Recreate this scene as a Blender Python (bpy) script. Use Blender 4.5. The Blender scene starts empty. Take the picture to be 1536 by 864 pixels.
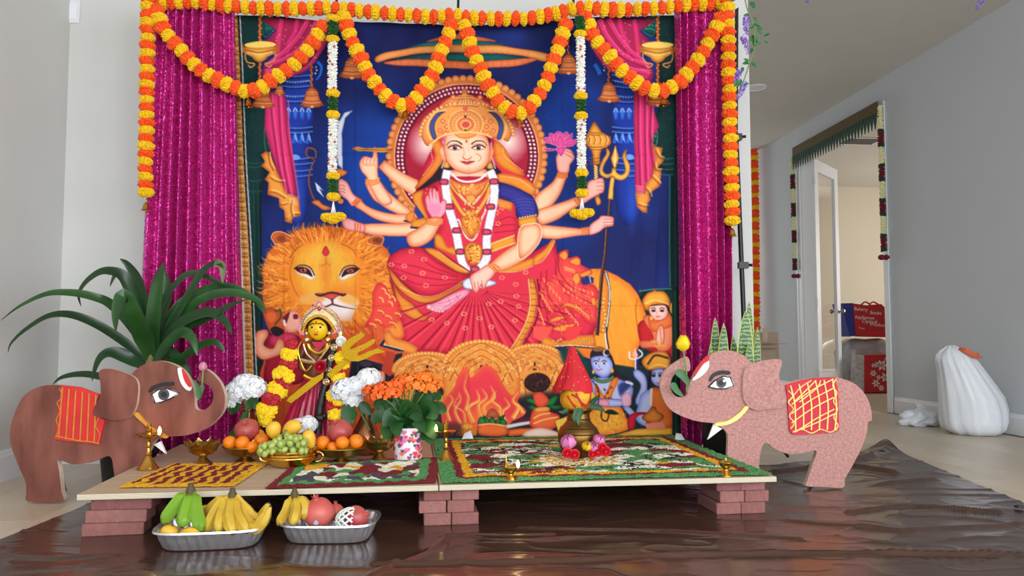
import bpy, bmesh, math, random
import numpy as np
from mathutils import Vector, Matrix
random.seed(11)
scene = bpy.context.scene
COL = scene.collection
# ---------------------------------------------------------------- camera
CAM_H, FPX, PITCH = 0.685, 1152.0, math.radians(3.378)
cam_d = bpy.data.cameras.new('camera'); cam_d.sensor_width = 36.0; cam_d.lens = 36.0*FPX/1536.0
cam_d.clip_start = 0.05; cam_d.clip_end = 60
cam = bpy.data.objects.new('camera', cam_d); COL.objects.link(cam)
cam.location = (0, 0, CAM_H); cam.rotation_euler = (math.pi/2+PITCH, 0, 0)
scene.camera = cam
# ---------------------------------------------------------------- world and daylight
world = bpy.data.worlds.new('world'); scene.world = world; world.use_nodes = True
bg = world.node_tree.nodes['Background']; bg.inputs[0].default_value = (0.80, 0.90, 1.0, 1); bg.inputs[1].default_value = 1.2
scene.view_settings.view_transform = 'Standard'; scene.view_settings.look = 'None'
scene.view_settings.exposure = -0.10; scene.view_settings.gamma = 1.0; scene.view_settings.use_curve_mapping = False
ROOM_A = math.atan(0.0764); CA, SA = math.cos(ROOM_A), math.sin(ROOM_A)
def room(r, s, z=0.0): return Vector((r*CA-s*SA, r*SA+s*CA, z))
def area_light(name, loc, rot, sx, sy, power, col):
    d = bpy.data.lights.new(name, 'AREA'); d.shape = 'RECTANGLE'; d.size = sx; d.size_y = sy; d.energy = power; d.color = col
    o = bpy.data.objects.new(name, d); COL.objects.link(o); o.location = loc; o.rotation_euler = rot
    return o
# daylight coming in through the windows behind the camera and in the right-hand wall, and in the side room
for k, r in enumerate((-1.05, 0.85, 2.75)):
    area_light('window_daylight', room(r, -3.14, 1.55), (math.radians(90), 0, ROOM_A), 1.5, 2.1, 102, (0.88, 0.94, 1.0))
area_light('window_daylight', room(3.68, -0.6, 1.55), (math.radians(90), 0, ROOM_A+math.radians(90)), 2.4, 2.0, 130, (0.90, 0.95, 1.0))
area_light('window_daylight', room(8.3, 9.0, 1.6), (math.radians(90), 0, ROOM_A+math.radians(90)), 1.8, 1.7, 110, (1.0, 0.97, 0.92))
area_light('window_daylight', room(2.6, 11.9, 1.7), (math.radians(90), 0, ROOM_A+math.radians(180)), 1.4, 1.8, 45, (0.95, 0.97, 1.0))

# ---------------------------------------------------------------- helpers
def ray(px, py):
    c, d = (px-768)/FPX, (432-py)/FPX
    return Vector((c, math.cos(PITCH)-d*math.sin(PITCH), math.sin(PITCH)+d*math.cos(PITCH)))
CAMP = Vector((0, 0, CAM_H))
def at(px, py, Y): d = ray(px, py); return CAMP+d*(Y/d.y)
def on(px, py, z=0.0): d = ray(px, py); return CAMP+d*((z-CAM_H)/d.z)
def on_s(px, py, s): d = ray(px, py); return CAMP+d*(s/(-d.x*SA+d.y*CA))         # room plane s = const
def on_r(px, py, r): d = ray(px, py); return CAMP+d*(r/(d.x*CA+d.y*SA))          # room plane r = const
def rs(p): return (p.x*CA+p.y*SA, -p.x*SA+p.y*CA)
def ppm(Y): return FPX/Y
def lin(c): return tuple((v/255/12.92 if v/255 <= 0.04045 else ((v/255+0.055)/1.055)**2.4) for v in c)

_M = {}
def mat(name, col, rough=0.55, metal=0.0, var=0.10, scale=18.0, bump=0.0, bscale=60.0, detail=3.0, col2=None, emit=0.0, alpha=1.0, trans=0.0, sss=0.0, coat=0.0, sheen=0.0, spec=0.5, coords='Object', stretch=None):
    """node material: noise-mottled colour, optional noise bump"""
    if name in _M: return _M[name]
    m = bpy.data.materials.new(name); m.use_nodes = True; nt = m.node_tree; N, K = nt.nodes, nt.links
    b = N['Principled BSDF']; c = lin(col)
    tc = N.new('ShaderNodeTexCoord'); src = tc.outputs[coords]
    if stretch:
        mp = N.new('ShaderNodeMapping'); mp.inputs['Scale'].default_value = stretch; K.new(src, mp.inputs['Vector']); src = mp.outputs['Vector']
    if var or col2:
        n = N.new('ShaderNodeTexNoise'); n.inputs['Scale'].default_value = scale; n.inputs['Detail'].default_value = detail; K.new(src, n.inputs['Vector'])
        r = N.new('ShaderNodeValToRGB'); K.new(n.outputs['Fac'], r.inputs['Fac'])
        r.color_ramp.elements[0].position = 0.32; r.color_ramp.elements[1].position = 0.68
        a = lin(col2) if col2 else tuple(v*(1-var) for v in c); d = c if col2 else tuple(min(1, v*(1+var)) for v in c)
        r.color_ramp.elements[0].color = (*a, 1); r.color_ramp.elements[1].color = (*d, 1)
        K.new(r.outputs['Color'], b.inputs['Base Color'])
    else: b.inputs['Base Color'].default_value = (*c, 1)
    b.inputs['Roughness'].default_value = rough; b.inputs['Metallic'].default_value = metal
    b.inputs['Specular IOR Level'].default_value = spec
    if bump:
        n2 = N.new('ShaderNodeTexNoise'); n2.inputs['Scale'].default_value = bscale; n2.inputs['Detail'].default_value = 4; K.new(src, n2.inputs['Vector'])
        bp = N.new('ShaderNodeBump'); bp.inputs['Strength'].default_value = bump; bp.inputs['Distance'].default_value = 0.01
        K.new(n2.outputs['Fac'], bp.inputs['Height']); K.new(bp.outputs['Normal'], b.inputs['Normal'])
    if emit: b.inputs['Emission Color'].default_value = (*c, 1); b.inputs['Emission Strength'].default_value = emit
    if trans: b.inputs['Transmission Weight'].default_value = trans
    if sss: b.inputs['Subsurface Weight'].default_value = sss; b.inputs['Subsurface Radius'].default_value = (0.01, 0.006, 0.004)
    if coat: b.inputs['Coat Weight'].default_value = coat
    if sheen: b.inputs['Sheen Weight'].default_value = sheen
    if alpha < 1: b.inputs['Alpha'].default_value = alpha
    _M[name] = m
    return m

class MB:
    """collects shapes; build() links them as one mesh object"""
    def __init__(s): s.v, s.f, s.mi = [], [], []; s.cur = 0
    def raw(s, v, f):
        o = len(s.v); s.v.extend(tuple(x) for x in v); s.f.extend(tuple(i+o for i in q) for q in f); s.mi.extend([s.cur]*len(f)); return s
    def box(s, c, d, M=None):
        v = [Vector((c[0]+x*d[0]/2, c[1]+y*d[1]/2, c[2]+z*d[2]/2)) for x in (-1, 1) for y in (-1, 1) for z in (-1, 1)]
        if M: v = [M @ p for p in v]
        return s.raw(v, [(0, 1, 3, 2), (4, 6, 7, 5), (0, 4, 5, 1), (2, 3, 7, 6), (0, 2, 6, 4), (1, 5, 7, 3)])
    def rbox(s, r0, r1, s0, s1, z0, z1):
        v = [room(r, q, z) for r in (r0, r1) for q in (s0, s1) for z in (z0, z1)]
        return s.raw(v, [(0, 1, 3, 2), (4, 6, 7, 5), (0, 4, 5, 1), (2, 3, 7, 6), (0, 2, 6, 4), (1, 5, 7, 3)])
    def bbox(s, c, d, b, M=None):
        """chamfered box"""
        x, y, z = (q/2 for q in d); vs, ix = [], {}
        for sx in (-1, 1):
            for sy in (-1, 1):
                for sz in (-1, 1):
                    for a in range(3):
                        p = [sx*x, sy*y, sz*z]
                        for q in range(3):
                            if q != a: p[q] -= (sx, sy, sz)[q]*b
                        ix[(sx, sy, sz, a)] = len(vs); vs.append(Vector(p)+Vector(c))
        F = []
        for a in range(3):
            u, w = [(1, 2), (2, 0), (0, 1)][a]
            for sg in (-1, 1):
                q = []
                for (p1, p2) in ((-1, -1), (1, -1), (1, 1), (-1, 1)):
                    k = [0, 0, 0]; k[a] = sg; k[u] = p1; k[w] = p2; q.append(ix[(*k, a)])
                F.append(tuple(q if sg > 0 else q[::-1]))
            for s1 in (-1, 1):
                for s2 in (-1, 1):
                    k1 = [0, 0, 0]; k2 = [0, 0, 0]; k1[u] = k2[u] = s1; k1[w] = k2[w] = s2; k1[a] = -1; k2[a] = 1
                    F.append((ix[(*k1, u)], ix[(*k2, u)], ix[(*k2, w)], ix[(*k1, w)]))
        for sx in (-1, 1):
            for sy in (-1, 1):
                for sz in (-1, 1): F.append(tuple(ix[(sx, sy, sz, a)] for a in range(3)))
        if M: vs = [M @ p for p in vs]
        return s.raw(vs, F)
    def lathe(s, prof, n=24, c=(0, 0, 0), M=None, lobes=0, la=0.0, lstart=0):
        vs, F = [], []
        for i, (r, z) in enumerate(prof):
            for j in range(n):
                t = 2*math.pi*j/n; k = 1+(la*abs(math.sin(t*lobes/2)) if lobes and i >= lstart else 0)
                vs.append(Vector((c[0]+r*k*math.cos(t), c[1]+r*k*math.sin(t), c[2]+z)))
        for i in range(len(prof)-1):
            for j in range(n): F.append((i*n+j, i*n+(j+1) % n, (i+1)*n+(j+1) % n, (i+1)*n+j))
        F.append(tuple(range(n-1, -1, -1))); F.append(tuple((len(prof)-1)*n+j for j in range(n)))
        if M: vs = [M @ p for p in vs]
        return s.raw(vs, F)
    def ell(s, c, r, n=14, m=9, M=None, f=None):
        vs, F = [Vector((0, 0, -1))], []
        for i in range(1, m):
            p = math.pi*i/m
            for j in range(n): t = 2*math.pi*j/n; vs.append(Vector((math.sin(p)*math.cos(t), math.sin(p)*math.sin(t), -math.cos(p))))
        vs.append(Vector((0, 0, 1)))
        for j in range(n): F.append((0, 1+(j+1) % n, 1+j)); F.append((len(vs)-1, len(vs)-1-n+j, len(vs)-1-n+(j+1) % n))
        for i in range(m-2):
            for j in range(n): F.append((1+i*n+j, 1+i*n+(j+1) % n, 1+(i+1)*n+(j+1) % n, 1+(i+1)*n+j))
        if f: vs = [f(p) for p in vs]
        vs = [Vector((p.x*r[0], p.y*r[1], p.z*r[2])) for p in vs]
        if M: vs = [M @ p for p in vs]
        return s.raw([p+Vector(c) for p in vs], F)
    def tube(s, path, rad, n=8, cap=True):
        P = [Vector(p) for p in path]; vs, F = [], []
        if not hasattr(rad, '__len__'): rad = [rad]*len(P)
        up = None
        for i, p in enumerate(P):
            t = (P[min(i+1, len(P)-1)]-P[max(i-1, 0)]).normalized()
            if up is None: up = t.orthogonal().normalized()
            up = (up-t*up.dot(t)); up = up.normalized() if up.length > 1e-6 else t.orthogonal().normalized()
            sd = t.cross(up)
            for j in range(n):
                a = 2*math.pi*j/n; vs.append(p+(up*math.cos(a)+sd*math.sin(a))*rad[i])
        for i in range(len(P)-1):
            for j in range(n): F.append((i*n+j, i*n+(j+1) % n, (i+1)*n+(j+1) % n, (i+1)*n+j))
        if cap: F.append(tuple(range(n-1, -1, -1))); F.append(tuple((len(P)-1)*n+j for j in range(n)))
        return s.raw(vs, F)
    def prism(s, outline, back):
        """outline: list of 3D points (planar); back: vector to the other face"""
        n = len(outline); A = [Vector(p) for p in outline]; B = [p+Vector(back) for p in A]
        nz = sum(((A[i]-A[0]).cross(A[(i+1) % n]-A[0]) for i in range(n)), Vector())
        if nz.dot(Vector(back)) > 0: A, B = A[::-1], B[::-1]
        return s.raw(A+B, [tuple(range(n)), tuple(range(2*n-1, n-1, -1))]+[(i, n+i, n+(i+1) % n, (i+1) % n) for i in range(n)])
    def build(s, name, m, parent=None, smooth=40, world=False, kind=None):
        me = bpy.data.meshes.new(name)
        V = s.v
        if world and parent is not None: o = parent.location; V = [(x-o.x, y-o.y, z-o.z) for x, y, z in V]
        me.from_pydata([tuple(p) for p in V], [], s.f)
        if not isinstance(m, (list, tuple)): m = [m]
        for q in m: me.materials.append(q)
        if len(m) > 1: me.polygons.foreach_set('material_index', s.mi)
        if smooth:
            me.polygons.foreach_set('use_smooth', [True]*len(me.polygons)); me.set_sharp_from_angle(angle=math.radians(smooth))
        me.update()
        return link(name, me, parent, kind)
def link(name, me, parent=None, kind=None, M=None):
    o = bpy.data.objects.new(name, me); COL.objects.link(o)
    if parent is not None: o.parent = parent
    if kind: o['kind'] = kind
    if M is not None: o.matrix_local = M
    return o
def tag(o, label, cat, group=None):
    o['label'] = label; o['category'] = cat
    if group: o['group'] = group
    return o
def thing(name, label, cat, loc=(0, 0, 0), rz=0.0, group=None):
    o = bpy.data.objects.new(name, None); COL.objects.link(o); o.empty_display_size = 0.05
    o.location = loc; o.rotation_euler = (0, 0, rz)
    return tag(o, label, cat, group)
def struct(name, mb, m, parent=None, smooth=0): return mb.build(name, m, parent, smooth=smooth, kind='structure' if parent is None else None)
def copy_tree(o, parent=None):
    c = o.copy(); COL.objects.link(c); c.parent = parent
    for ch in list(o.children): copy_tree(ch, c)
    return c
def spline(p, n=6, closed=False):
    P = [Vector(q) for q in p]; L = len(P); out = []
    for i in range(L if closed else L-1):
        a, b, c, d = (P[(i-1) % L], P[i], P[(i+1) % L], P[(i+2) % L]) if closed else (P[max(i-1, 0)], P[i], P[i+1], P[min(i+2, L-1)])
        for k in range(n):
            t = k/n; out.append(0.5*((2*b)+(c-a)*t+(2*a-5*b+4*c-d)*t*t+(3*b-a-3*c+d)*t**3))
    if not closed: out.append(P[-1])
    return out
def rotM(x=0, y=0, z=0): return Matrix.Rotation(z, 4, 'Z') @ Matrix.Rotation(y, 4, 'Y') @ Matrix.Rotation(x, 4, 'X')
# ---------------------------------------------------------------- room shell
WALL_R, WALL_B, REAR, FAR, CEIL = 3.80, 4.26, -3.2, 9.9, 2.96
WALL_L, HALL_L = rs(on_s(89, 500, WALL_B))[0], rs(on_s(1131, 500, WALL_B))[0]
m_wall = mat('wall_paint', (213, 213, 209), .75, var=.015, scale=3)
m_white = mat('white_paint', (232, 234, 238), .45, var=.01, scale=3)
m_ceil = mat('ceiling_paint', (208, 204, 195), .85, var=.015, scale=4, bump=.05, bscale=120)
m_greige = mat('greige_paint', (196, 192, 184), .75, var=.02, scale=3)
m_floor = mat('floor_substrate', (150, 132, 108), .6)
def plank_mat(name, c, c2): return mat(name, c, .34, var=.06, scale=6, col2=c2, stretch=(14, 1.2, 1), bump=.03, bscale=90)
plank_ms = [plank_mat('oak_plank_a', (212, 198, 176), (203, 188, 165)), plank_mat('oak_plank_b', (208, 193, 171), (198, 182, 159)), plank_mat('oak_plank_c', (216, 202, 181), (207, 192, 169))]
floor = struct('floor', MB().rbox(WALL_L-.1, 9.0, REAR-.1, 12.2, -.06, -.004), m_floor)
pm = []
for k, L in enumerate((1.22, 1.22, 1.22)):
    q = MB().bbox((0, 0, -.004), (.1868, L-.0012, .008), .0008)
    o = q.build('plank_source', plank_ms[k], None, smooth=0); pm.append(o.data); bpy.data.objects.remove(o)
n_pl = 0
for i in range(31):
    r = WALL_L+.09+i*.1875
    off = (i*.41) % 1.22
    for j in range(7):
        s = 1.55+off+j*1.22
        p = room(r, s)
        if s > FAR-.5 or (abs(p.x) < 0.95 and s < 4.2) or (HALL_L-.4 > r > -1.2 and s > 4.3): continue
        link('plank', pm[(i*7+j*5) % 3], floor, None, Matrix.Translation(p) @ Matrix.Rotation(ROOM_A, 4, 'Z')); n_pl += 1
struct('ceiling', MB().rbox(WALL_L-.1, 9.0, REAR-.1, 12.2, CEIL, CEIL+.1), m_ceil)
struct('wall_left', MB().rbox(WALL_L-.12, WALL_L, REAR, WALL_B+.12, 0, CEIL), m_wall)
struct('wall_back', MB().rbox(WALL_L, HALL_L, WALL_B, WALL_B+.14, 0, CEIL), m_wall)
struct('wall_hall_left', MB().rbox(HALL_L-.14, HALL_L, WALL_B+.14, FAR, 0, CEIL), m_wall)
# rear wall with three window openings (behind the viewer)
wr = MB(); wz0, wz1 = .5, 2.6
edges = [WALL_L-.1]
for r in (-1.05, .85, 2.75): edges += [r-.75, r+.75]
edges.append(WALL_R)
for a, b in zip(edges[0::2], edges[1::2]): wr.rbox(a, b, REAR-.12, REAR, 0, CEIL)
for r in (-1.05, .85, 2.75): wr.rbox(r-.75, r+.75, REAR-.12, REAR, 0, wz0).rbox(r-.75, r+.75, REAR-.12, REAR, wz1, CEIL)
struct('wall_rear', wr, m_wall)
# right wall with the doorway and a window near the viewer
DN = rs(on_r(1331, 500, WALL_R))[1]; DF = rs(on_r(1206, 500, WALL_R))[1]; DTOP = on_r(1318, 172, WALL_R).z
w = MB().rbox(WALL_R, WALL_R+.13, REAR, -1.8, 0, CEIL).rbox(WALL_R, WALL_R+.13, .6, DN, 0, CEIL).rbox(WALL_R, WALL_R+.13, -1.8, .6, 0, .55).rbox(WALL_R, WALL_R+.13, -1.8, .6, 2.55, CEIL)
w.rbox(WALL_R, WALL_R+.13, DF, FAR+2, 0, CEIL).rbox(WALL_R, WALL_R+.13, DN, DF, DTOP, CEIL)
struct('wall_right', w, mat('right_wall_paint', (200, 204, 208), .75, var=.012, scale=3))
struct('wall_far', MB().rbox(HALL_L-.2, WALL_R, FAR+2.1, FAR+2.2, 0, CEIL), m_greige)
# side room behind the door
struct('wall_side_room', MB().rbox(WALL_R+.13, 9.0, 11.4, 11.5, 0, CEIL).rbox(8.6, 8.7, 4.5, 11.4, 0, CEIL).rbox(WALL_R+.13, 8.7, 4.4, 4.5, 0, CEIL), mat('side_room_paint', (214, 204, 186), .8, var=.01))
# window frames behind the viewer
for k, r in enumerate((-1.05, .85, 2.75)):
    f = MB()
    for x in (r-.73, r, r+.73): f.rbox(x-.02, x+.02, REAR-.1, REAR-.05, wz0, wz1)
    for z in (wz0+.02, 1.55, wz1-.02): f.rbox(r-.75, r+.75, REAR-.1, REAR-.05, z-.02, z+.02)
    struct('window_%d' % (k+1), f, m_white)
# baseboards (tall, with a small moulded cap)
def base(name, r0, s0, r1, s1, n):
    a, b = room(r0, s0), room(r1, s1); t = (b-a).normalized(); nn = Vector((n[0]*CA-n[1]*SA, n[0]*SA+n[1]*CA, 0))
    prof = [(0, 0), (.016, 0), (.016, .112), (.012, .122), (.008, .138), (0, .142)]
    v = [p+nn*x+Vector((0, 0, z)) for p in (a, b) for x, z in prof]; k = len(prof)
    mb = MB().raw(v, [(i, i+1, k+i+1, k+i) for i in range(k-1)]+[tuple(range(k-1, -1, -1)), tuple(range(k, 2*k))])
    struct(name, mb, m_white)
base('baseboard_left', WALL_L, REAR, WALL_L, WALL_B, (1, 0)); base('baseboard_back', WALL_L, WALL_B, HALL_L, WALL_B, (0, -1))
base('baseboard_right', WALL_R, REAR, WALL_R, DN-.1, (-1, 0)); base('baseboard_hall', WALL_R, DF+.1, WALL_R, FAR+2.1, (-1, 0)); base('baseboard_side_room', WALL_R+.13, 11.4, 8.6, 11.4, (0, -1))
base('baseboard_hall_left', HALL_L, WALL_B+.14, HALL_L, FAR, (1, 0))
# door casing
t = MB()
for s in (DN, DF):
    sg = -1 if s == DN else 1
    t.rbox(WALL_R-.018, WALL_R, s, s+sg*.09, 0, DTOP+.09).rbox(WALL_R-.026, WALL_R, s+sg*.066, s+sg*.09, 0, DTOP+.09)
    t.rbox(WALL_R, WALL_R+.13, s-sg*.02, s, 0, DTOP)
t.rbox(WALL_R-.018, WALL_R, DN, DF, DTOP, DTOP+.09).rbox(WALL_R, WALL_R+.13, DN, DF, DTOP-.02, DTOP)
struct('trim_1', t, m_white)
# glazed door leaf, swung into the side room, hinged at the far jamb
hg = room(WALL_R+.13, DF-.02); LW = .80
ang = min((math.radians(a) for a in range(10, 85)), key=lambda a: abs(768+FPX*(hg.x+LW*math.cos(a))/(hg.y+LW*math.sin(a))-1259))
door = thing('door_1', '', ''); del door['label']; del door['category']; door['kind'] = 'structure'
door.location = hg; door.rotation_euler = (0, 0, ang)
DH = DTOP-.03
MB().box((.06, 0, DH/2), (.12, .036, DH-.02)).box((LW-.06, 0, DH/2), (.12, .036, DH-.02)).box((LW/2, 0, .13), (LW-.24, .036, .24)).box((LW/2, 0, DH-.075), (LW-.24, .036, .13)).build('door_frame', m_white, door, smooth=0)
mg = bpy.data.materials.new('door_glass'); mg.use_nodes = True; nt = mg.node_tree
gb = nt.nodes.new('ShaderNodeBsdfGlass'); gb.inputs['IOR'].default_value = 1.45; gb.inputs['Roughness'].default_value = .02; gb.inputs['Color'].default_value = (.93, .96, .95, 1)
tb = nt.nodes.new('ShaderNodeBsdfTransparent'); mx = nt.nodes.new('ShaderNodeMixShader'); mx.inputs[0].default_value = .14
gl = nt.nodes.new('ShaderNodeBsdfGlossy'); gl.inputs['Roughness'].default_value = .03; nz = nt.nodes.new('ShaderNodeTexNoise'); nz.inputs['Scale'].default_value = 3
nt.links.new(tb.outputs[0], mx.inputs[1]); nt.links.new(gl.outputs[0], mx.inputs[2]); nt.links.new(mx.outputs[0], nt.nodes['Material Output'].inputs[0])
MB().box((LW/2, 0, DH/2+.05), (LW-.22, .006, DH-.36)).build('glass_pane', mg, door, smooth=0)
m_nick = mat('satin_nickel', (150, 144, 132), .3, 1.0, var=.03)
k = MB()
for sg in (-1, 1):
    k.lathe([(.026, 0), (.026, .006), (.010, .010), (.010, .034), (.024, .040), (.028, .052), (.020, .064), (.004, .068)], 14, M=Matrix.Translation((LW-.06, sg*.018, .94)) @ Matrix.Rotation(-sg*math.pi/2, 4, 'X'))
k.build('door_knob', m_nick, door)
for z in (.25, 1.02, DH-.25): MB().box((.0, -.02, z), (.05, .02, .09)).build('hinge', m_white, door, smooth=0)
# blank switch plate on the wall
p = on_s(110, 18, WALL_B)
sp = thing('switch_plate', 'blank white switch plate high on the wall left of the marigold garland', 'switch plate', p)
pw = 21/ppm(p.y); ph = 36/ppm(p.y)
MB().bbox((0, -.005, 0), (pw, .008, ph), .0025, Matrix.Rotation(ROOM_A, 4, 'Z')).build('plate', m_white, sp)
MB().bbox((0, -.010, 0), (pw*.62, .004, ph*.7), .0015, Matrix.Rotation(ROOM_A, 4, 'Z')).build('insert', mat('plate_insert', (240, 242, 246), .35, var=.01), sp)
# recessed light in the hall ceiling, vent in the side room ceiling
p = on(1134, 131, CEIL)
dl = thing('recessed_light', 'round white recessed light in the hallway ceiling', 'ceiling light', p)
MB().lathe([(.10, 0), (.10, -.006), (.078, -.014), (.072, -.010), (.072, 0)], 28).build('trim_ring', m_white, dl)
MB().lathe([(.072, -.004), (.05, -.009), (.01, -.011)], 24).build('diffuser', mat('diffuser_white', (236, 236, 232), .5, var=.01), dl)
p = on(1300, 206, CEIL)
vt = thing('ceiling_vent', 'white slatted air vent in the ceiling beyond the doorway', 'vent', p, ROOM_A)
MB().box((0, 0, -.006), (.46, .03, .012)).box((0, .30, -.006), (.46, .03, .012)).box((-.22, .15, -.006), (.03, .3, .012)).box((.22, .15, -.006), (.03, .3, .012)).build('frame', m_white, vt, smooth=0)
for i in range(8): MB().box((0, .035+i*.033, -.008), (.41, .004, .018), Matrix.Translation((0, 0, 0))).build('slat', mat('vent_grey', (150, 150, 150), .5), vt, smooth=0)
# ---------------------------------------------------------------- printed picture of the cloth backdrop
class Art:
    """tiny polygon painter; coordinates run over the cloth, colours are sRGB 0..255"""
    def __init__(s, x0, y0, x1, y1, ss=2):
        s.x0, s.y0, s.ss = x0, y0, ss
        s.W, s.H = int((x1-x0)*ss), int((y1-y0)*ss)
        s.c = np.zeros((s.H, s.W, 3), np.float32)
        s.rng = np.random.RandomState(7)
        s.clip = None
    def spl(s, p, closed=True, n=8):
        p = np.asarray(p, float)
        if len(p) < 3: return p
        if closed: q = np.vstack([p[-1:], p, p[:2]]); m = len(p)
        else: q = np.vstack([2*p[:1]-p[1:2], p, 2*p[-1:]-p[-2:-1]]); m = len(p)-1
        t = np.linspace(0, 1, n, endpoint=False)[None, :, None]
        a, b, c, d = (q[i:i+m][:, None, :] for i in range(4))
        r = 0.5*((2*b)+(-a+c)*t+(2*a-5*b+4*c-d)*t*t+(-a+3*b-3*c+d)*t**3)
        r = r.reshape(-1, 2)
        return r if closed else np.vstack([r, p[-1:]])
    def mask(s, pts, pad=0):
        P = (np.asarray(pts, float)-[s.x0, s.y0])*s.ss
        xa = max(0, int(P[:, 0].min())-1-pad); xb = min(s.W, int(P[:, 0].max())+2+pad)
        ya = max(0, int(P[:, 1].min())-1-pad); yb = min(s.H, int(P[:, 1].max())+2+pad)
        if xb <= xa or yb <= ya: return None
        tog = np.zeros((yb-ya, xb-xa+1), np.int32)
        Q = np.roll(P, -1, 0)
        for (ax, ay), (bx, by) in zip(P, Q):
            if ay == by: continue
            if ay > by: ax, ay, bx, by = bx, by, ax, ay
            r0 = max(ya, int(math.ceil(ay-0.5))); r1 = min(yb, int(math.ceil(by-0.5)))
            if r1 <= r0: continue
            rows = np.arange(r0, r1)
            xs = ax+(rows+0.5-ay)*(bx-ax)/(by-ay)
            ix = np.clip(np.ceil(xs-0.5).astype(int)-xa, 0, xb-xa)
            np.add.at(tog, (rows-ya, ix), 1)
        m = (np.cumsum(tog, 1)[:, :-1] % 2).astype(np.float32)
        return (slice(ya, yb), slice(xa, xb)), m
    def blur(s, m, r):
        r = max(1, int(r*s.ss))
        for ax in (0, 1, 0, 1):
            p = np.pad(m, [(r+1, r) if i == ax else (0, 0) for i in (0, 1)], mode='edge')
            cs = np.cumsum(p, ax)
            n = m.shape[ax]
            hi = np.take(cs, np.arange(2*r+1, 2*r+1+n), ax); lo = np.take(cs, np.arange(0, n), ax)
            m = (hi-lo)/(2*r+1)
        return m
    def full(s, pts, smooth=True):
        f = np.zeros((s.H, s.W), np.float32)
        r = s.mask(s.spl(pts) if smooth else pts)
        if r: f[r[0]] = r[1]
        return f
    def put(s, sl, a, col):
        if s.clip is not None: a = a*s.clip[sl]
        s.c[sl] = s.c[sl]*(1-a[..., None])+np.asarray(col, np.float32)*a[..., None]
    def fill(s, pts, col, edge=None, r=5, off=(0, 0), smooth=True, a=1.0, soft=0, line=None, lw=1.0):
        q = s.spl(pts) if smooth else np.asarray(pts, float)
        res = s.mask(q, pad=int((r*2+2)*s.ss) if (edge is not None or soft) else 0)
        if res is None: return
        sl, m = res
        C = np.asarray(col, np.float32)
        if edge is not None:
            b = s.blur(m, r)
            b = np.roll(b, (int(off[1]*s.ss), int(off[0]*s.ss)), (0, 1))
            t = np.clip((b-0.45)*2.0, 0, 1)[..., None]
            C = np.asarray(edge, np.float32)*(1-t)+C*t
        if soft: m = s.blur(m, soft)
        s.put(sl, m*a, C)
        if line is not None: s.line(np.vstack([q, q[:1]]), lw, line, smooth=False)
    def ell(s, cx, cy, rx, ry, col, rot=0, n=20, **k):
        t = np.linspace(0, 2*math.pi, n, endpoint=False); cr, sr = math.cos(rot), math.sin(rot)
        x, y = rx*np.cos(t), ry*np.sin(t)
        s.fill(np.stack([cx+x*cr-y*sr, cy+x*sr+y*cr], 1), col, smooth=False, **k)
    def line(s, pts, w, col, smooth=True, w2=None, a=1.0, soft=0):
        p = s.spl(pts, closed=False) if smooth else np.asarray(pts, float)
        if len(p) < 2: return
        d = np.gradient(p, axis=0); n = np.stack([-d[:, 1], d[:, 0]], 1)
        n /= np.maximum(np.hypot(n[:, 0], n[:, 1]), 1e-6)[:, None]
        ww = np.linspace(w, w if w2 is None else w2, len(p))[:, None]/2
        for i in range(0, len(p)-1):          # quads joined with small overlaps
            pass
        s.fill(np.vstack([p+n*ww, (p-n*ww)[::-1]]), col, smooth=False, a=a, soft=soft)
    def dots(s, pts, step, r, col, smooth=True, closed=False):
        p = s.spl(pts, closed=closed) if smooth else np.asarray(pts, float)
        if closed: p = np.vstack([p, p[:1]])
        L = np.concatenate([[0], np.cumsum(np.hypot(*np.diff(p, axis=0).T))])
        for t in np.arange(step/2, L[-1], step):
            s.ell(np.interp(t, L, p[:, 0]), np.interp(t, L, p[:, 1]), r, r, col, n=8)
    def noise(s, cell, seed):
        r = np.random.RandomState(seed); h, w = int(s.H/s.ss/cell)+3, int(s.W/s.ss/cell)+3
        g = r.rand(h, w).astype(np.float32)
        yy = np.arange(s.H)/s.ss/cell; xx = np.arange(s.W)/s.ss/cell
        iy, ix = yy.astype(int), xx.astype(int); fy, fx = (yy-iy), (xx-ix)
        fy = (fy*fy*(3-2*fy))[:, None]; fx = (fx*fx*(3-2*fx))[None]
        return (g[iy][:, ix]*(1-fy)*(1-fx)+g[iy+1][:, ix]*fy*(1-fx)+g[iy][:, ix+1]*(1-fy)*fx+g[iy+1][:, ix+1]*fy*fx).astype(np.float32)
    def glow(s, cx, cy, rx, ry, col, a=1.0, p=1.0):
        yy, xx = np.mgrid[0:s.H, 0:s.W].astype(np.float32)
        d = np.hypot((xx/s.ss+s.x0-cx)/rx, (yy/s.ss+s.y0-cy)/ry)
        t = np.clip(1-d, 0, 1)**p*a
        if s.clip is not None: t = t*s.clip
        s.c = s.c*(1-t[..., None])+np.asarray(col, np.float32)*t[..., None]

def Zm(ox, oy, k=5.083):
    return lambda *p: [(ox+x/k, oy+y/k) for x, y in (p[0] if len(p) == 1 and isinstance(p[0], list) else p)]

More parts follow.
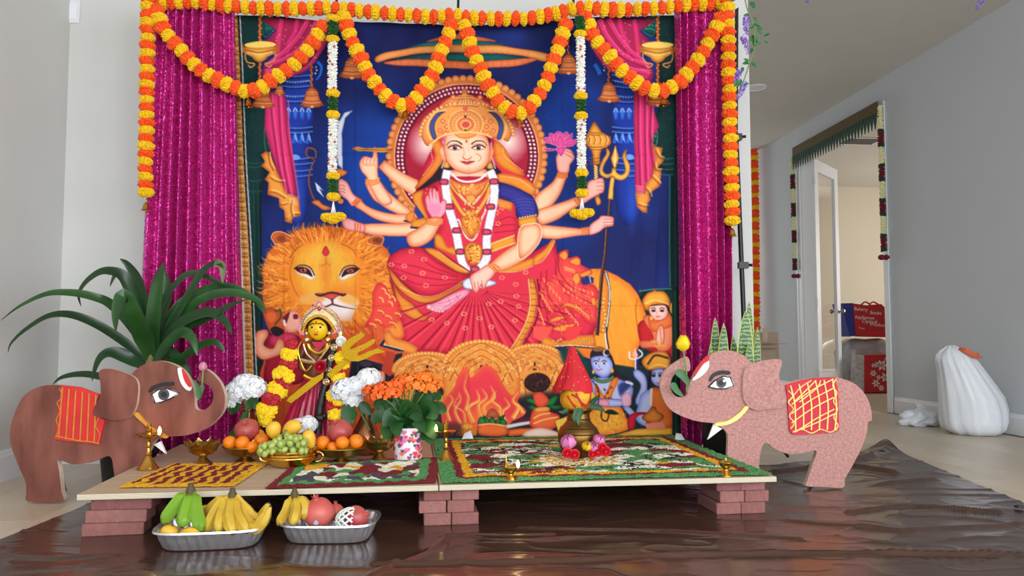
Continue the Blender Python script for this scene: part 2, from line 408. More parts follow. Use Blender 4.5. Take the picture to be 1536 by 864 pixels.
def paint_backdrop():
    A = Art(338, 10, 1030, 700, 2)
    a1, a2, a3 = Zm(340, 20), Zm(570, 20), Zm(800, 20)
    b1, b2, b3 = Zm(340, 180), Zm(570, 180), Zm(800, 180)
    c1, c2, c3 = Zm(370, 330), Zm(570, 330), Zm(800, 330)
    d1, d2, d3 = Zm(370, 440), Zm(580, 490), Zm(800, 490)
    fc = Zm(630, 130, 6.643)
    F, L, E, G, D = A.fill, A.line, A.ell, A.glow, A.dots
    SK, SE, SL = (252, 208, 172), (232, 122, 78), (150, 60, 35)
    GO, GD, GL = (236, 158, 70), (188, 92, 36), (255, 222, 140)
    RD, RK, RX = (228, 58, 82), (168, 22, 52), (110, 15, 35)
    BK = (38, 30, 34)
    # ---- blue hall
    A.c[:] = (28, 42, 104)
    n = A.noise(60, 1)*.6+A.noise(22, 2)*.4
    A.c += ((n-.5)*46)[..., None]*np.array([.3, .8, 1.5], np.float32)
    G(560, 260, 110, 150, (20, 84, 190), .75); G(840, 190, 95, 150, (22, 80, 184), .7)
    G(620, 360, 90, 80, (22, 80, 190), .5); G(445, 330, 60, 80, (32, 70, 160), .4)
    G(930, 420, 140, 150, (40, 44, 104), .75); G(690, 110, 200, 60, (26, 34, 92), .8)
    G(840, 350, 60, 40, (28, 84, 190), .5)
    for k in range(46):                                    # swirls on the wall
        x, y = 520+A.rng.rand()*360, 40+A.rng.rand()*280
        L([(x+7*math.cos(t)*(1-t/9), y+7*math.sin(t)*(1-t/9)) for t in np.linspace(0, 6, 9)], .9, (50, 110, 215), a=.35)
    # blue carved columns
    for cx, sgn in ((443, 1), (944, -1)):
        F([(cx-26, 84), (cx+26, 84), (cx+24, 150), (cx+30, 175), (cx+22, 200), (cx+24, 260), (cx+14, 330), (cx-16, 330), (cx-24, 260), (cx-22, 200), (cx-30, 175), (cx-24, 150)], (34, 62, 160), (20, 36, 104), 10)
        for y in (112, 120, 128, 142, 150, 190, 197, 236, 244, 254, 262):
            L([(cx-26, y), (cx, y+2.5), (cx+26, y)], 1.6, (92, 138, 220)); L([(cx-26, y+2.5), (cx, y+5), (cx+26, y+2.5)], 1.3, (18, 30, 92))
        D([(cx-22, 121), (cx, 124), (cx+22, 121)], 4, 1.1, (190, 205, 240)); D([(cx-22, 143), (cx, 146), (cx+22, 143)], 4, 1, (170, 190, 235))
        for i in range(-2, 3):
            x = cx+i*10
            F([(x-4, 166), (x, 160), (x+4, 166), (x+3, 176), (x, 182), (x-3, 176)], (62, 120, 220), (30, 60, 160), 2)
            L([(x-3.4, 168), (x, 162), (x+3.4, 168)], 1.2, (190, 215, 250))
            F([(x-4, 214), (x, 199), (x+4, 214), (x, 210)], (120, 170, 240)); F([(x-5, 214), (x-2, 204), (x, 214)], (50, 100, 210))
        E(cx, 236, 7, 4, (120, 165, 240)); G(cx+4, 300, 12, 60, (60, 110, 215), .5)
    L([(476, 92), (482, 100), (480, 112), (474, 120)], 5, (40, 118, 225), w2=2); L([(892, 96), (897, 104), (900, 112)], 6, (40, 118, 225))
    D([(473, 98), (475, 104), (473, 110)], 5, 1.3, (210, 225, 250)); D([(904, 94), (907, 100), (906, 106)], 5, 1.3, (210, 225, 250))
    # ---- dark green side pillars
    GP, GE = (16, 56, 56), (8, 28, 32)
    F([(338, 14), (412, 14), (414, 40), (404, 52), (392, 62), (388, 120), (398, 150), (402, 172), (418, 190), (421, 205), (416, 222), (398, 230), (394, 244), (400, 258), (404, 262), (396, 268), (392, 300), (394, 520), (396, 700), (338, 700)], GP, GE, 8, smooth=False)
    F([(394, 18), (408, 24), (413, 40), (406, 50), (396, 54)], (20, 92, 84), (10, 48, 46), 4, line=(60, 120, 116))
    for y in (30, 37, 44): L([(398, y), (403, y-2), (408, y+1)], 1.6, (50, 150, 130), a=.7)
    F([(398, 192), (412, 192), (420, 204), (415, 220), (400, 228)], (22, 76, 66), (12, 40, 40), 4, line=(90, 130, 130))
    for y in (199, 206, 213): L([(402, y+2), (408, y-2), (413, y)], 2, (52, 140, 110), a=.8)
    for y in (244, 250, 270, 286): L([(370, y), (382, y+2), (394, y)], 1.5, (40, 100, 90), a=.8)
    for x in (374, 380, 387): L([(x, 272), (x+2, 520)], 1.3, (34, 92, 80), a=.7, smooth=False)
    F([(1030, 14), (972, 14), (964, 32), (970, 48), (984, 56), (988, 120), (986, 170), (972, 182), (967, 198), (974, 214), (984, 222), (990, 240), (984, 252), (996, 258), (1006, 262), (1007, 430), (1000, 434), (960, 438), (958, 470), (960, 660), (1000, 660), (1030, 700)], GP, GE, 8, smooth=False)
    F([(984, 26), (970, 28), (964, 38), (968, 48), (980, 52)], (20, 92, 84), (10, 48, 46), 4, line=(70, 140, 130))
    for y in (32, 38, 44): L([(968, y), (975, y-2), (982, y+1)], 1.6, (56, 170, 140), a=.7)
    F([(984, 182), (974, 184), (968, 198), (974, 212), (985, 216)], (22, 96, 84), (12, 50, 46), 4, line=(110, 160, 150))
    for y in (190, 197, 204): L([(972, y+1), (978, y-2), (984, y+1)], 2, (70, 180, 140), a=.8)
    for y in (238, 246, 254, 262): L([(990, y), (1000, y+1), (1010, y)], 1.6, (48, 120, 104), a=.8)
    L([(958, 437), (980, 434), (1008, 433)], 2, (60, 140, 120)); L([(1004, 262), (1006, 430)], 2, (40, 110, 90)); L([(1013, 260), (1016, 660)], 2, (22, 84, 66), a=.7)
    for k in range(70):
        x, y = A.rng.choice([352+A.rng.rand()*34, 990+A.rng.rand()*26]), 24+A.rng.rand()*210
        L([(x, y), (x+2, y+A.rng.rand()*4)], .8, (90, 140, 130), a=.5)
    # ---- tied pink drapes
    PK, PD, PL = (222, 58, 120), (150, 32, 78), (246, 110, 160)
    def drape(m):
        F(m((240, 40), (700, 45), (770, 120), (700, 290), (560, 440), (400, 540), (290, 540), (270, 450), (300, 380), (400, 330), (290, 220), (380, 130)), (178, 42, 92), (140, 30, 74), 8, smooth=False)
        for x0, x1 in ((400, 395), (515, 470)): L(m((x0+20, 42), (x0+4, 130), (x1, 230), (x1-10, 330)), 6, PK)
        for q in (((620, 46), (560, 150), (470, 260), (330, 380)), ((690, 48), (620, 190), (500, 310), (310, 400)), ((740, 100), (660, 270), (520, 400), (300, 440)), ((765, 160), (690, 320), (560, 440), (320, 480)), ((560, 330), (480, 400), (400, 430), (300, 460))):
            L(m(list(q)), 7.5, PK, w2=4.5); L(m([(x-10, y-6) for x, y in q]), 1.3, PL, a=.8); L(m([(x+20, y+14) for x, y in q]), 1.6, PD, a=.7)
        for k in range(26):
            x, y = m((300+A.rng.rand()*400, 60+A.rng.rand()*300))[0]; E(x, y, .8, .8, (255, 200, 220), n=6)
    A.clip = A.full([(396, 22), (492, 22), (494, 60), (440, 140), (390, 140), (392, 70)], False); drape(a1); A.clip = None
    A.clip = A.full([(874, 20), (984, 20), (985, 140), (920, 140), (876, 60)], False); drape(lambda *p: [(1374.5-x, y) for x, y in a1(*p)]); A.clip = None
    # hanging tails with gold hems
    def tail(q, folds):
        F(q, PK, PD, 5, smooth=False)
        for f in folds: L(f, 2.6, PD, a=.8); L([(x+4, y) for x, y in f], 1.6, PL, a=.7)
    tail(a1((300, 600), (440, 590), (480, 864))+b1((500, 200), (540, 600), (450, 560), (400, 420), (340, 250), (290, 60)), [b1((330, -200), (350, 20), (390, 300), (440, 560)), b1((390, -220), (410, 100), (440, 350), (480, 580)), b1((450, -150), (460, 100), (500, 380), (530, 600))])
    F(b1((262, 270), (300, 240), (330, 250), (400, 420), (460, 560), (550, 600), (562, 730), (500, 745), (498, 790), (446, 775), (440, 690), (404, 665), (402, 600), (312, 570), (322, 480), (290, 455), (330, 400), (262, 350), (295, 320)), (238, 160, 72), (176, 92, 40), 4, smooth=False)
    for q in (((320, 260), (330, 330), (360, 390)), ((330, 440), (380, 470), (440, 480)), ((330, 550), (380, 560), (450, 600)), ((410, 650), (460, 640), (480, 610)), ((450, 760), (500, 720), (550, 720)), ((500, 610), (490, 680), (500, 740))): L(b1(list(q)), 2, (150, 70, 34), a=.7); L(b1([(x+14, y-14) for x, y in q]), 1.6, GL, a=.7)
    for k in range(5): L(b1((470, 565+k*14), (545, 590+k*14)), .9, (250, 200, 150), smooth=False)
    tail(a3((770, 580), (880, 600), (960, 864))+b3((900, 160), (960, 300), (900, 480), (850, 580), (775, 560), (765, 0)), [b3((800, -260), (800, 100), (815, 500)), b3((850, -240), (850, 100), (860, 470)), b3((900, -160), (890, 150), (920, 400))])
    F(b3((905, 190), (985, 215), (970, 270), (995, 310), (940, 370), (975, 380), (965, 505), (885, 560), (895, 610), (870, 640), (868, 710), (832, 705), (790, 665), (776, 560), (850, 560), (860, 480), (905, 430), (930, 300)), (238, 160, 72), (176, 92, 40), 4, smooth=False)
    for q in (((930, 230), (950, 280), (985, 305)), ((900, 430), (940, 470), (960, 500)), ((850, 520), (880, 550), (890, 600)), ((790, 640), (840, 660), (868, 660)), ((920, 330), (930, 380), (965, 390))): L(b3(list(q)), 2, (150, 70, 34), a=.7); L(b3([(x+14, y-14) for x, y in q]), 1.6, GL, a=.7)
    for k in range(5): L(b3((780, 500+k*16), (845, 510+k*16)), .9, (250, 200, 150), smooth=False)
    # hanging lamps and chains, bells
    CO, CD, CL = (222, 128, 72), (150, 70, 38), (250, 184, 120)
    def chain(x, y0, y1, w=3):
        L([(x, y0), (x, y1)], w, CD, smooth=False)
        for y in np.arange(y0, y1, 4.5): E(x+(.9 if int(y/4.5) % 2 else -.9), y+2, w*.45, 2.1, CO, n=8)
    def bell(cx, y, k=1.0):
        F([(cx-2*k, y), (cx+2*k, y), (cx+9*k, y+7*k), (cx+12*k, y+20*k), (cx+19*k, y+28*k), (cx+10*k, y+31*k), (cx-10*k, y+31*k), (cx-19*k, y+28*k), (cx-12*k, y+20*k), (cx-9*k, y+7*k)], CO, CD, 4*k, smooth=False)
        for h, w in ((9, 9.5), (12, 10.2), (20, 12.5), (25, 15.5)): L([(cx-w*k, y+h*k), (cx, y+(h+1.4)*k), (cx+w*k, y+h*k)], 1.1, CD); L([(cx-w*k*.9, y+(h-1.2)*k), (cx, y+(h+.2)*k), (cx+w*k*.9, y+(h-1.2)*k)], .9, CL)
        D([(cx-10*k, y+16*k), (cx, y+17.4*k), (cx+10*k, y+16*k)], 4*k, .9, CL); E(cx, y+30*k, 3*k, 1.8*k, CL)
    def hlamp(cx):
        chain(cx, 18, 64, 4.5)
        F([(cx-29, 63), (cx-24, 70), (cx, 71), (cx+24, 70), (cx+29, 63), (cx+27, 78), (cx+14, 82), (cx+9, 90), (cx, 95), (cx-9, 90), (cx-14, 82), (cx-27, 78)], (240, 190, 80), (180, 100, 40), 5, smooth=False)
        E(cx, 67, 24, 5, (246, 214, 110)); L([(cx-24, 74), (cx, 79), (cx+24, 74)], 1.4, (160, 80, 40)); D([(cx-20, 78), (cx, 82), (cx+20, 78)], 4, 1.3, GL)
        for sg in (-1, 1): L([(cx+sg*12, 84), (cx+sg*22, 80), (cx+sg*20, 92), (cx+sg*8, 96), (cx+sg*14, 101), (cx+sg*18, 97)], 2, (224, 150, 80))
        chain(cx, 95, 126, 4)
    hlamp(390); hlamp(987)
    chain(467, 94, 130, 2.6); bell(468, 130); bell(528, 86, 1.05); bell(395, 132, .98); bell(419, 127, .5)
    chain(852, 50, 80, 2.6); bell(853, 80); chain(913, 100, 122, 2.6); bell(914, 122); bell(987, 128, 1.0)
    # ---- parasol
    F(a2((355, 222), (470, 180), (600, 160), (760, 178), (885, 218), (700, 205), (480, 208)), (236, 140, 90), (190, 90, 50), 3)
    F(a2((200, 265), (480, 208), (700, 205), (960, 245), (700, 250), (430, 262)), (24, 130, 128), (16, 80, 84), 3)
    F(a2((-30, 335), (60, 295), (240, 268), (440, 250), (640, 240), (900, 250), (1100, 278), (1290, 310), (1270, 365), (1050, 320), (800, 305), (560, 300), (300, 312), (100, 340), (-20, 375)), (240, 178, 104), (214, 120, 60), 4, line=(170, 80, 40))
    F(a2((100, 350), (350, 322), (640, 308), (900, 318), (1150, 348), (900, 362), (640, 366), (350, 360)), (20, 118, 112), (14, 70, 70), 4)
    F(a2((30, 378), (160, 355), (400, 360), (650, 368), (900, 362), (1120, 345), (1200, 352), (1050, 400), (800, 418), (560, 420), (300, 408), (130, 395)), (238, 140, 88), (214, 106, 62), 3, line=(170, 80, 40))
    for x in range(120, 1130, 16):
        L(a2((x, 362), (x, 396+14*math.sin((x-120)/320))), .8, (180, 84, 44), smooth=False, a=.7)
        L(a2((x, 262+abs(x-620)*.05), (x, 300+abs(x-620)*.06)), .7, (200, 120, 60), smooth=False, a=.6)
    # ---- halo
    hx, hy, hr = 700, 234, 112
    for k in range(66):
        t = k/66*2*math.pi; E(hx+(hr+4)*math.cos(t), hy+(hr+4)*math.sin(t), 6.2, 6.2, (236, 158, 92), edge=(170, 90, 50), r=2, n=12)
    E(hx, hy, hr+2, hr+2, (214, 128, 66), n=64); E(hx, hy, hr-3, hr-3, (250, 190, 130), n=64); E(hx, hy, hr-4.5, hr-4.5, (122, 20, 52), n=64)
    for rr, nn in ((hr-9, 108), (hr-15, 102)):
        for k in range(nn):
            t = k/nn*2*math.pi; E(hx+rr*math.cos(t), hy+rr*math.sin(t), 1.9, 1.9, (248, 226, 226), n=8)
    E(hx, hy, hr-20, hr-20, (172, 36, 62), n=64)
    A.clip = A.full([(hx+(hr-20)*math.cos(t), hy+(hr-20)*math.sin(t)) for t in np.linspace(0, 6.283, 60)], False)
    G(hx, hy-30, 80, 70, (216, 92, 92), .55); G(640, 216, 30, 36, (255, 236, 228), 1.0, .8); G(762, 212, 32, 36, (255, 236, 228), 1.0, .8)
    A.clip = None
    # ---- lion
    lh, lm, ld = (248, 176, 66), (238, 148, 52), (198, 92, 34)
    # hind quarters
    F(c3((440, 370), (520, 372), (640, 425), (740, 490), (800, 570), (850, 690), (880, 780), (900, 864))+d3((830, 100), (780, 200), (790, 400), (760, 500), (600, 460), (560, 200), (300, 180), (200, 140))+c3((350, 800), (400, 600)), (250, 164, 58), (232, 120, 40), 9, smooth=False)
    A.clip = A.full([(880, 400), (980, 400), (980, 600), (880, 600)], False)
    for k in range(60):
        x = 905+A.rng.rand()*60; y = 430+A.rng.rand()*130; L([(x, y), (x+3, y+14)], 1.2, (255, 190, 90) if k % 2 else (226, 124, 44), a=.35)
    A.clip = None
    L(c3((790, 600), (780, 700), (800, 864)), 1.6, (190, 90, 30), a=.8)
    # lower body / chest
    F(c1((130, 640), (160, 760), (250, 860), (500, 900), (850, 900), (1169, 700), (1100, 500), (400, 560)), (226, 110, 44), (200, 80, 36), 10)
    F([(420, 470), (470, 480), (600, 440), (640, 470), (640, 530), (625, 560), (620, 660), (400, 660), (390, 560)], (222, 104, 56), (206, 80, 48), 14, smooth=False)
    for k in range(160):
        x = 470+A.rng.rand()*120; y = 480+A.rng.rand()*100; L([(x, y), (x-3+A.rng.rand()*6, y+16)], 2, [(238, 130, 70), (196, 70, 44), (230, 110, 60)][k % 3], a=.5, w2=.4)
    F(d1((250, 330), (850, 90), (1000, 420), (1100, 560), (1000, 680), (700, 640), (450, 520)), (222, 96, 52), (190, 64, 36), 12)
    # mane
    F(c1((190, 130), (240, 92), (330, 110), (420, 70), (560, 52), (640, 44), (760, 68), (900, 110), (1020, 180), (1090, 260), (1110, 420), (1090, 640), (1000, 780), (760, 830), (400, 760), (190, 690), (125, 620), (130, 500), (126, 380), (160, 260), (215, 190)), (238, 144, 50), (206, 100, 38), 12)
    rr = A.rng
    for k in range(520):
        t = rr.rand()*2*math.pi; ra = .70+rr.rand()*.26
        cx, cy = 490, 420
        x0, y0 = cx+100*ra*math.cos(t), cy+(84 if math.sin(t) < 0 else 95)*ra*math.sin(t)
        if y0 > 500 or x0 > 592 or (x0 > 560 and y0 < 352): continue
        ln = 8+rr.rand()*8; ang = t+.5*(1 if math.cos(t) < 0 else -1)*(.3+rr.rand()*.4)
        col = [(252, 186, 84), (222, 112, 40), (184, 78, 30), (244, 156, 60)][rr.randint(4)]
        L([(x0, y0), (x0+ln*.5*math.cos(t), y0+ln*.5*math.sin(t)), (x0+ln*math.cos(ang), y0+ln*math.sin(ang))], 2.6, col, w2=.4, a=.75)
    for k in range(46):                                   # crest
        t = (k-23)/23; x = 488+t*62
        L([(x*.75+122, 372-8*abs(t)), (x, 354+6*t*t), (488+t*74, 340+14*t*t-4*rr.rand())], 3, [(250, 170, 70), (214, 104, 40), (240, 140, 56)][k % 3], w2=.5)
    for ear in (c1((190, 130), (215, 95), (270, 92), (340, 130), (330, 165), (230, 185), (205, 165)), c1((1045, 150), (1035, 130), (980, 120), (930, 140), (920, 170), (960, 190), (1020, 195))):
        F(ear, (220, 124, 62), (180, 76, 40), 4, line=(246, 180, 110), lw=1.4)
    E(422, 358, 8, 6, (150, 66, 40), soft=2); E(566, 361, 8, 5, (130, 60, 40), soft=2)
    for k in range(700):                                  # inner mane strands sweeping away from the face
        t = rr.rand()*2*math.pi; ra = .52+rr.rand()*.42
        x0, y0 = 490+100*ra*math.cos(t), 424+(80 if math.sin(t) < 0 else 92)*ra*math.sin(t)
        if y0 > 505 or x0 > 588 or x0 < 398 or (y0 > 455 and 455 < x0 < 535): continue
        ln = 10+rr.rand()*12; dn = .9 if math.cos(t) < 0 else 2.2; a_ = t+(.55 if math.cos(t) < 0 else -.55)*(.4+.6*rr.rand())*(-1 if math.sin(t) < -.3 else 1)
        L([(x0, y0), (x0+ln*.5*math.cos(t), y0+ln*.5*math.sin(t)), (x0+ln*math.cos(a_), y0+ln*math.sin(a_))], 2.0, [(255, 196, 96), (214, 108, 40), (170, 74, 30), (232, 136, 50)][rr.randint(4)], w2=.3, a=.6)
    # face
    F(c1((370, 250), (430, 180), (600, 160), (740, 180), (830, 250), (850, 400), (850, 560), (840, 680), (720, 720), (480, 680), (410, 560), (370, 400)), (240, 176, 66), (236, 140, 48), 14, soft=3)
    G(488, 378, 30, 24, (232, 190, 76), .9); G(452, 402, 18, 40, (236, 178, 62), .7); G(512, 440, 40, 22, (232, 128, 50), .9); G(488, 405, 12, 40, (226, 120, 46), .7); G(528, 400, 12, 30, (240, 170, 60), .6)
    for k in range(90):
        x = 446+rr.rand()*88; y = 364+rr.rand()*60; L([(x, y), (x+(x-489)*.06, y+8)], 1, (200, 120, 40) if k % 2 else (250, 204, 110), a=.4, w2=.3)
    L(c1((330, 290), (370, 230), (440, 180)), 2.4, (150, 80, 30), w2=.6, a=.8); L(c1((720, 180), (800, 220), (850, 290)), 2, (170, 90, 30), w2=.6, a=.7)
    L(c1((360, 270), (330, 400), (360, 520), (420, 620)), 1.3, (170, 84, 34), a=.7); L(c1((560, 350), (600, 330), (600, 280)), 1.6, (190, 100, 40), a=.7); L(c1((640, 350), (610, 330)), 1.4, (190, 100, 40), a=.7)
    # muzzle
    F(c1((500, 560), (640, 560), (760, 560), (850, 620), (850, 650), (800, 740), (740, 770), (620, 730), (520, 640)), (240, 226, 226), (224, 180, 140), 8)
    F(c1((520, 560), (400, 590), (430, 640), (520, 640), (600, 600)), (232, 170, 90), soft=2); F(c1((740, 570), (850, 600), (850, 650), (760, 640), (700, 600)), (236, 180, 100), soft=2)
    F(c1((520, 560), (640, 556), (756, 560), (750, 575), (700, 580), (660, 610), (650, 635), (640, 610), (600, 590), (560, 580)), (222, 96, 82), (160, 50, 50), 3)
    L(c1((520, 562), (560, 578), (620, 556), (680, 556), (730, 575), (756, 562)), 2.6, (70, 30, 34)); L(c1((650, 600), (650, 640), (560, 670), (500, 650)), 2.2, (80, 36, 36)); L(c1((650, 640), (720, 660), (830, 680)), 2.6, (90, 40, 40), w2=1)
    for k in range(40): x = 480+rr.rand()*50; L([(x, 470+rr.rand()*12), (x+1, 482)], .8, (210, 190, 190), a=.6)
    # eyes
    for ex, sg in ((c1((435, 392))[0], 1), (c1((788, 395))[0], -1)):
        x, y = ex
        F([(x-13*sg, y-4), (x-5*sg, y-8), (x+7*sg, y-6), (x+18*sg, y+4), (x+12*sg, y+14), (x, y+8), (x-9*sg, y+4)], (246, 236, 230), (220, 170, 120), 3)
        F([(x-13*sg, y-4), (x-3*sg, y-7), (x+8*sg, y-3), (x+13*sg, y+8), (x+4*sg, y+4), (x-6*sg, y+2)], (56, 26, 30)); E(x-.5*sg, y-1.5, 6, 3.4, (200, 92, 74), edge=(120, 40, 36), r=1); E(x-.5*sg, y-2, 2, 2.4, (60, 20, 30)); E(x+1, y-3, .9, .9, (255, 240, 230), n=6)
        L([(x-15*sg, y-4), (x-4*sg, y-9.5), (x+9*sg, y-6), (x+16*sg, y+6)], 1.6, (60, 26, 26))
    F(c1((600, 195), (628, 245), (600, 275), (572, 245)), (216, 60, 66), (180, 40, 50), 2)
    # ---- saddle cloth edge and blanket stripe at right
    F(c3((440, 380), (470, 372), (490, 600), (480, 864), (420, 864), (470, 600)), (238, 150, 60), smooth=False)
    F(c3((540, 392), (565, 400), (590, 520), (590, 640), (565, 864), (545, 864), (572, 640), (572, 520)), (60, 50, 50), smooth=False); L(c3((552, 400), (580, 520), (578, 660), (552, 864)), 1.8, (240, 238, 230))
    L(d3((555, 0), (560, 80), (575, 170)), 3, (60, 50, 50)); L(d3((545, 0), (550, 80), (565, 170)), 2, (240, 238, 230))
    F(c3((500, 430), (540, 400), (570, 520), (570, 640), (545, 864), (500, 864)), (244, 158, 62), (226, 120, 44), 5, smooth=False)
    for k in range(9): E(*c3((540-8*math.sin(k), 600+k*30))[0], 3.4, 2.6, (252, 200, 100), edge=(190, 100, 40), r=1)
    # ---- back arms
    def arm(p, w, w2, hand=None, bang=True):
        q = A.spl(p, closed=False); d = np.gradient(q, axis=0); nn = np.stack([-d[:, 1], d[:, 0]], 1); nn /= np.hypot(nn[:, 0], nn[:, 1])[:, None]
        ww = np.linspace(w, w2, len(q))[:, None]/2
        F(np.vstack([q+nn*ww, (q-nn*ww)[::-1]]), SK, SE, w*.22, smooth=False, line=(200, 100, 66), lw=.8)
        if bang:
            i = int(len(q)*.86)
            for j in (-2, 0, 2):
                c = q[i]+d[i]/np.hypot(*d[i])*j*1.6; v = nn[i]*(ww[i]+1.2)
                L([tuple(c-v), tuple(c+v)], 2, (224, 116, 56), smooth=False); L([tuple(c-v+.4), tuple(c+v+.4)], .7, (255, 190, 120), smooth=False)
    arm([(640, 290), (600, 268), (572, 245), (556, 268), (553, 266)][:3]+[], 26, 14, bang=False)
    F(b2((-20, 450), (60, 545), (150, 620), (235, 690), (230, 740), (100, 700), (0, 640), (-60, 590), (-110, 470)), SK, SE, 5, line=(200, 100, 66))
    F(b1((1015, 330), (1050, 280), (1110, 285), (1120, 215), (1135, 215), (1150, 290), (1150, 400), (1160, 450), (1190, 500), (1260, 620), (1180, 640), (1100, 520), (1070, 440), (1030, 390)), SK, (240, 140, 120), 4, line=(200, 100, 70))
    for k in range(4): L(b1((1050+k*26, 290), (1040+k*26, 330), (1070+k*20, 350)), 1, (210, 110, 90))
    for j in range(3): L(b1((1058, 455+j*16), (1110, 460+j*16), (1166, 440+j*16)), 2.4, (226, 118, 56)); L(b1((1058, 451+j*16), (1110, 456+j*16), (1166, 436+j*16)), .8, (255, 200, 130))
    F(b1((960, 220), (1000, 205), (1060, 215), (1200, 208), (1270, 225), (1200, 245), (1060, 240), (1000, 240)), (240, 190, 90), (170, 100, 40), 3); L(b1((1000, 226), (1260, 226)), 1.2, (120, 60, 30), smooth=False)
    # middle left arm (holding sword) and lower left arm
    F(b1((1010, 600), (1060, 650), (1150, 690), (1260, 715), (1400, 720), (1450, 780), (1300, 790), (1150, 760), (1030, 690), (975, 650)), SK, SE, 5, line=(200, 100, 66))
    F(b1((850, 480), (870, 450), (920, 480), (960, 560), (1010, 610), (960, 655), (920, 610), (860, 560)), (250, 190, 180), (236, 130, 130), 3, line=(200, 100, 90))
    for y in (500, 525, 548): L(b1((852, y), (880, y-4), (905, y+8)), 1, (200, 100, 100))
    for j in range(3): L(b1((955+j*18, 640+j*6), (985+j*16, 610+j*4), (1000+j*14, 590+j*8)), 2.4, (226, 118, 56))
    F(b1((1030, 800), (1150, 790), (1300, 790), (1500, 780), (1520, 850), (1400, 880), (1150, 880), (1040, 850)), SK, SE, 5, line=(200, 100, 66))
    F(b1((880, 770), (920, 750), (1000, 780), (1050, 800), (1045, 850), (960, 845), (900, 825)), (248, 180, 180), (232, 120, 130), 3, line=(200, 100, 90))
    for j in range(3): L(b1((975+j*20, 785), (980+j*20, 815), (975+j*20, 850)), 2.2, (226, 118, 56))
    # sword and bow
    F(a1((965, 740), (900, 760), (860, 830))+b1((850, -20), (840, 200), (848, 340), (885, 380), (880, 100))+a1((905, 800)), (222, 228, 240), (170, 180, 205), 2, smooth=False)
    F(b1((830, 380), (860, 370), (920, 395), (900, 420), (870, 430), (850, 410)), (232, 140, 70), (160, 80, 40), 2)
    L(b1((680, 300), (610, 270), (615, 215), (670, 225), (680, 280), (640, 370), (625, 470), (650, 570), (700, 640), (790, 675)), 2.6, (140, 84, 60)); F(b1((645, 625), (700, 610), (730, 640), (800, 670), (740, 685), (690, 655)), (232, 140, 70), (170, 80, 40), 2)
    F(b1((672, 470), (745, 545), (705, 520), (745, 595), (690, 540)), (214, 224, 240), smooth=False); E(*b1((868, 618))[0], 4.5, 4, (236, 140, 70))
    # right arms
    F(b3((5, 620), (40, 560), (140, 480), (180, 420), (200, 390), (262, 400), (240, 470), (200, 570), (130, 660), (30, 710)), SK, SE, 5, line=(200, 100, 66))
    F(b3((180, 270), (230, 220), (285, 225), (312, 280), (300, 310), (280, 340), (265, 400), (195, 395), (178, 330)), (250, 190, 175), (236, 130, 120), 3, line=(200, 100, 90))
    for j in range(3): L(b3((180, 405+j*14), (220, 412+j*14), (265, 404+j*14)), 2, (226, 118, 56))
    for q in (((230, 250), (270, 270), (300, 290)), ((245, 235), (290, 250), (312, 275))): L(b3(list(q)), 1, (200, 100, 90))
    LO = (238, 96, 170)
    for q in (((180, 190), (80, 160), (95, 130), (160, 140)), ((160, 190), (130, 140), (125, 100), (180, 120)), ((175, 200), (160, 120), (190, 85), (230, 120)), ((200, 200), (230, 110), (260, 90), (275, 150)), ((210, 200), (260, 130), (300, 100), (280, 160)), ((220, 200), (290, 150), (330, 155), (300, 195)), ((190, 210), (180, 150), (205, 110), (235, 150), (240, 200)), ((170, 220), (80, 215), (110, 235), (180, 225)), ((180, 210), (230, 200), (245, 220), (215, 275), (190, 250))):
        F(b3(list(q)), LO, (206, 56, 130), 2.5, line=(250, 170, 210), lw=.7)
    # mace
    F(b3((455, 20), (470, 20), (500, 65), (520, 95), (590, 130), (592, 180), (560, 210), (520, 222), (505, 270), (508, 340), (480, 345), (505, 560), (490, 640), (480, 560), (455, 340), (450, 280), (440, 230), (400, 190), (400, 130), (415, 100), (430, 70)), (236, 166, 70), (170, 96, 40), 4, smooth=False, line=(130, 70, 30))
    for x in (430, 470, 515, 560): L(b3((x-14, 118), (x, 150), (x-10, 190)), 1.2, (160, 84, 34)); L(b3((x-4, 120), (x+10, 150), (x, 185)), 1.6, GL, a=.7)
    for y in (96, 112, 205, 225, 290, 315, 335): L(b3((425, y), (465, y+7), (525 if y < 260 else 506, y)), 1.2, (150, 78, 34))
    for y in range(350, 470, 18): L(b3((462, y), (488, y+16)), 2, GL, smooth=False)
    F(b3((470, 590), (500, 590), (515, 630), (490, 655), (478, 635)), (236, 166, 70), (170, 96, 40), 2)
    F(b3((20, 700), (120, 660), (240, 620), (330, 590), (360, 640), (280, 690), (180, 760), (60, 800), (30, 760)), SK, SE, 5, line=(200, 100, 66))
    F(b3((350, 590), (400, 560), (415, 480), (470, 455), (530, 450), (535, 540), (500, 565), (440, 600), (370, 640)), (250, 190, 175), (236, 130, 120), 3, line=(200, 100, 90))
    for y in (480, 510, 540): L(b3((480, y), (510, y-6), (535, y)), 1, (200, 100, 90))
    for j in range(2): L(b3((312+j*20, 605-j*6), (330+j*20, 630-j*6), (345+j*20, 650-j*6)), 2, (226, 118, 56))
    F(b3((40, 800), (180, 810), (360, 830))+c3((430, 50), (430, 110), (330, 120), (180, 145), (60, 140), (40, 60)), SK, SE, 5, smooth=False, line=(200, 100, 66))
    # trident
    L(b3((580, 610), (570, 760))+c3((560, 40), (545, 250), (520, 450), (500, 700), (485, 880)), 3.2, (66, 36, 34), w2=6); L(b3((577, 610), (566, 760))+c3((556, 40), (541, 250), (514, 450), (492, 700), (476, 880)), 1, (180, 130, 110))
    TG, TD = (244, 196, 96), (184, 116, 44)
    F(b3((605, 610), (565, 605), (580, 480), (590, 430), (620, 440), (608, 520)), TG, TD, 2, smooth=False)
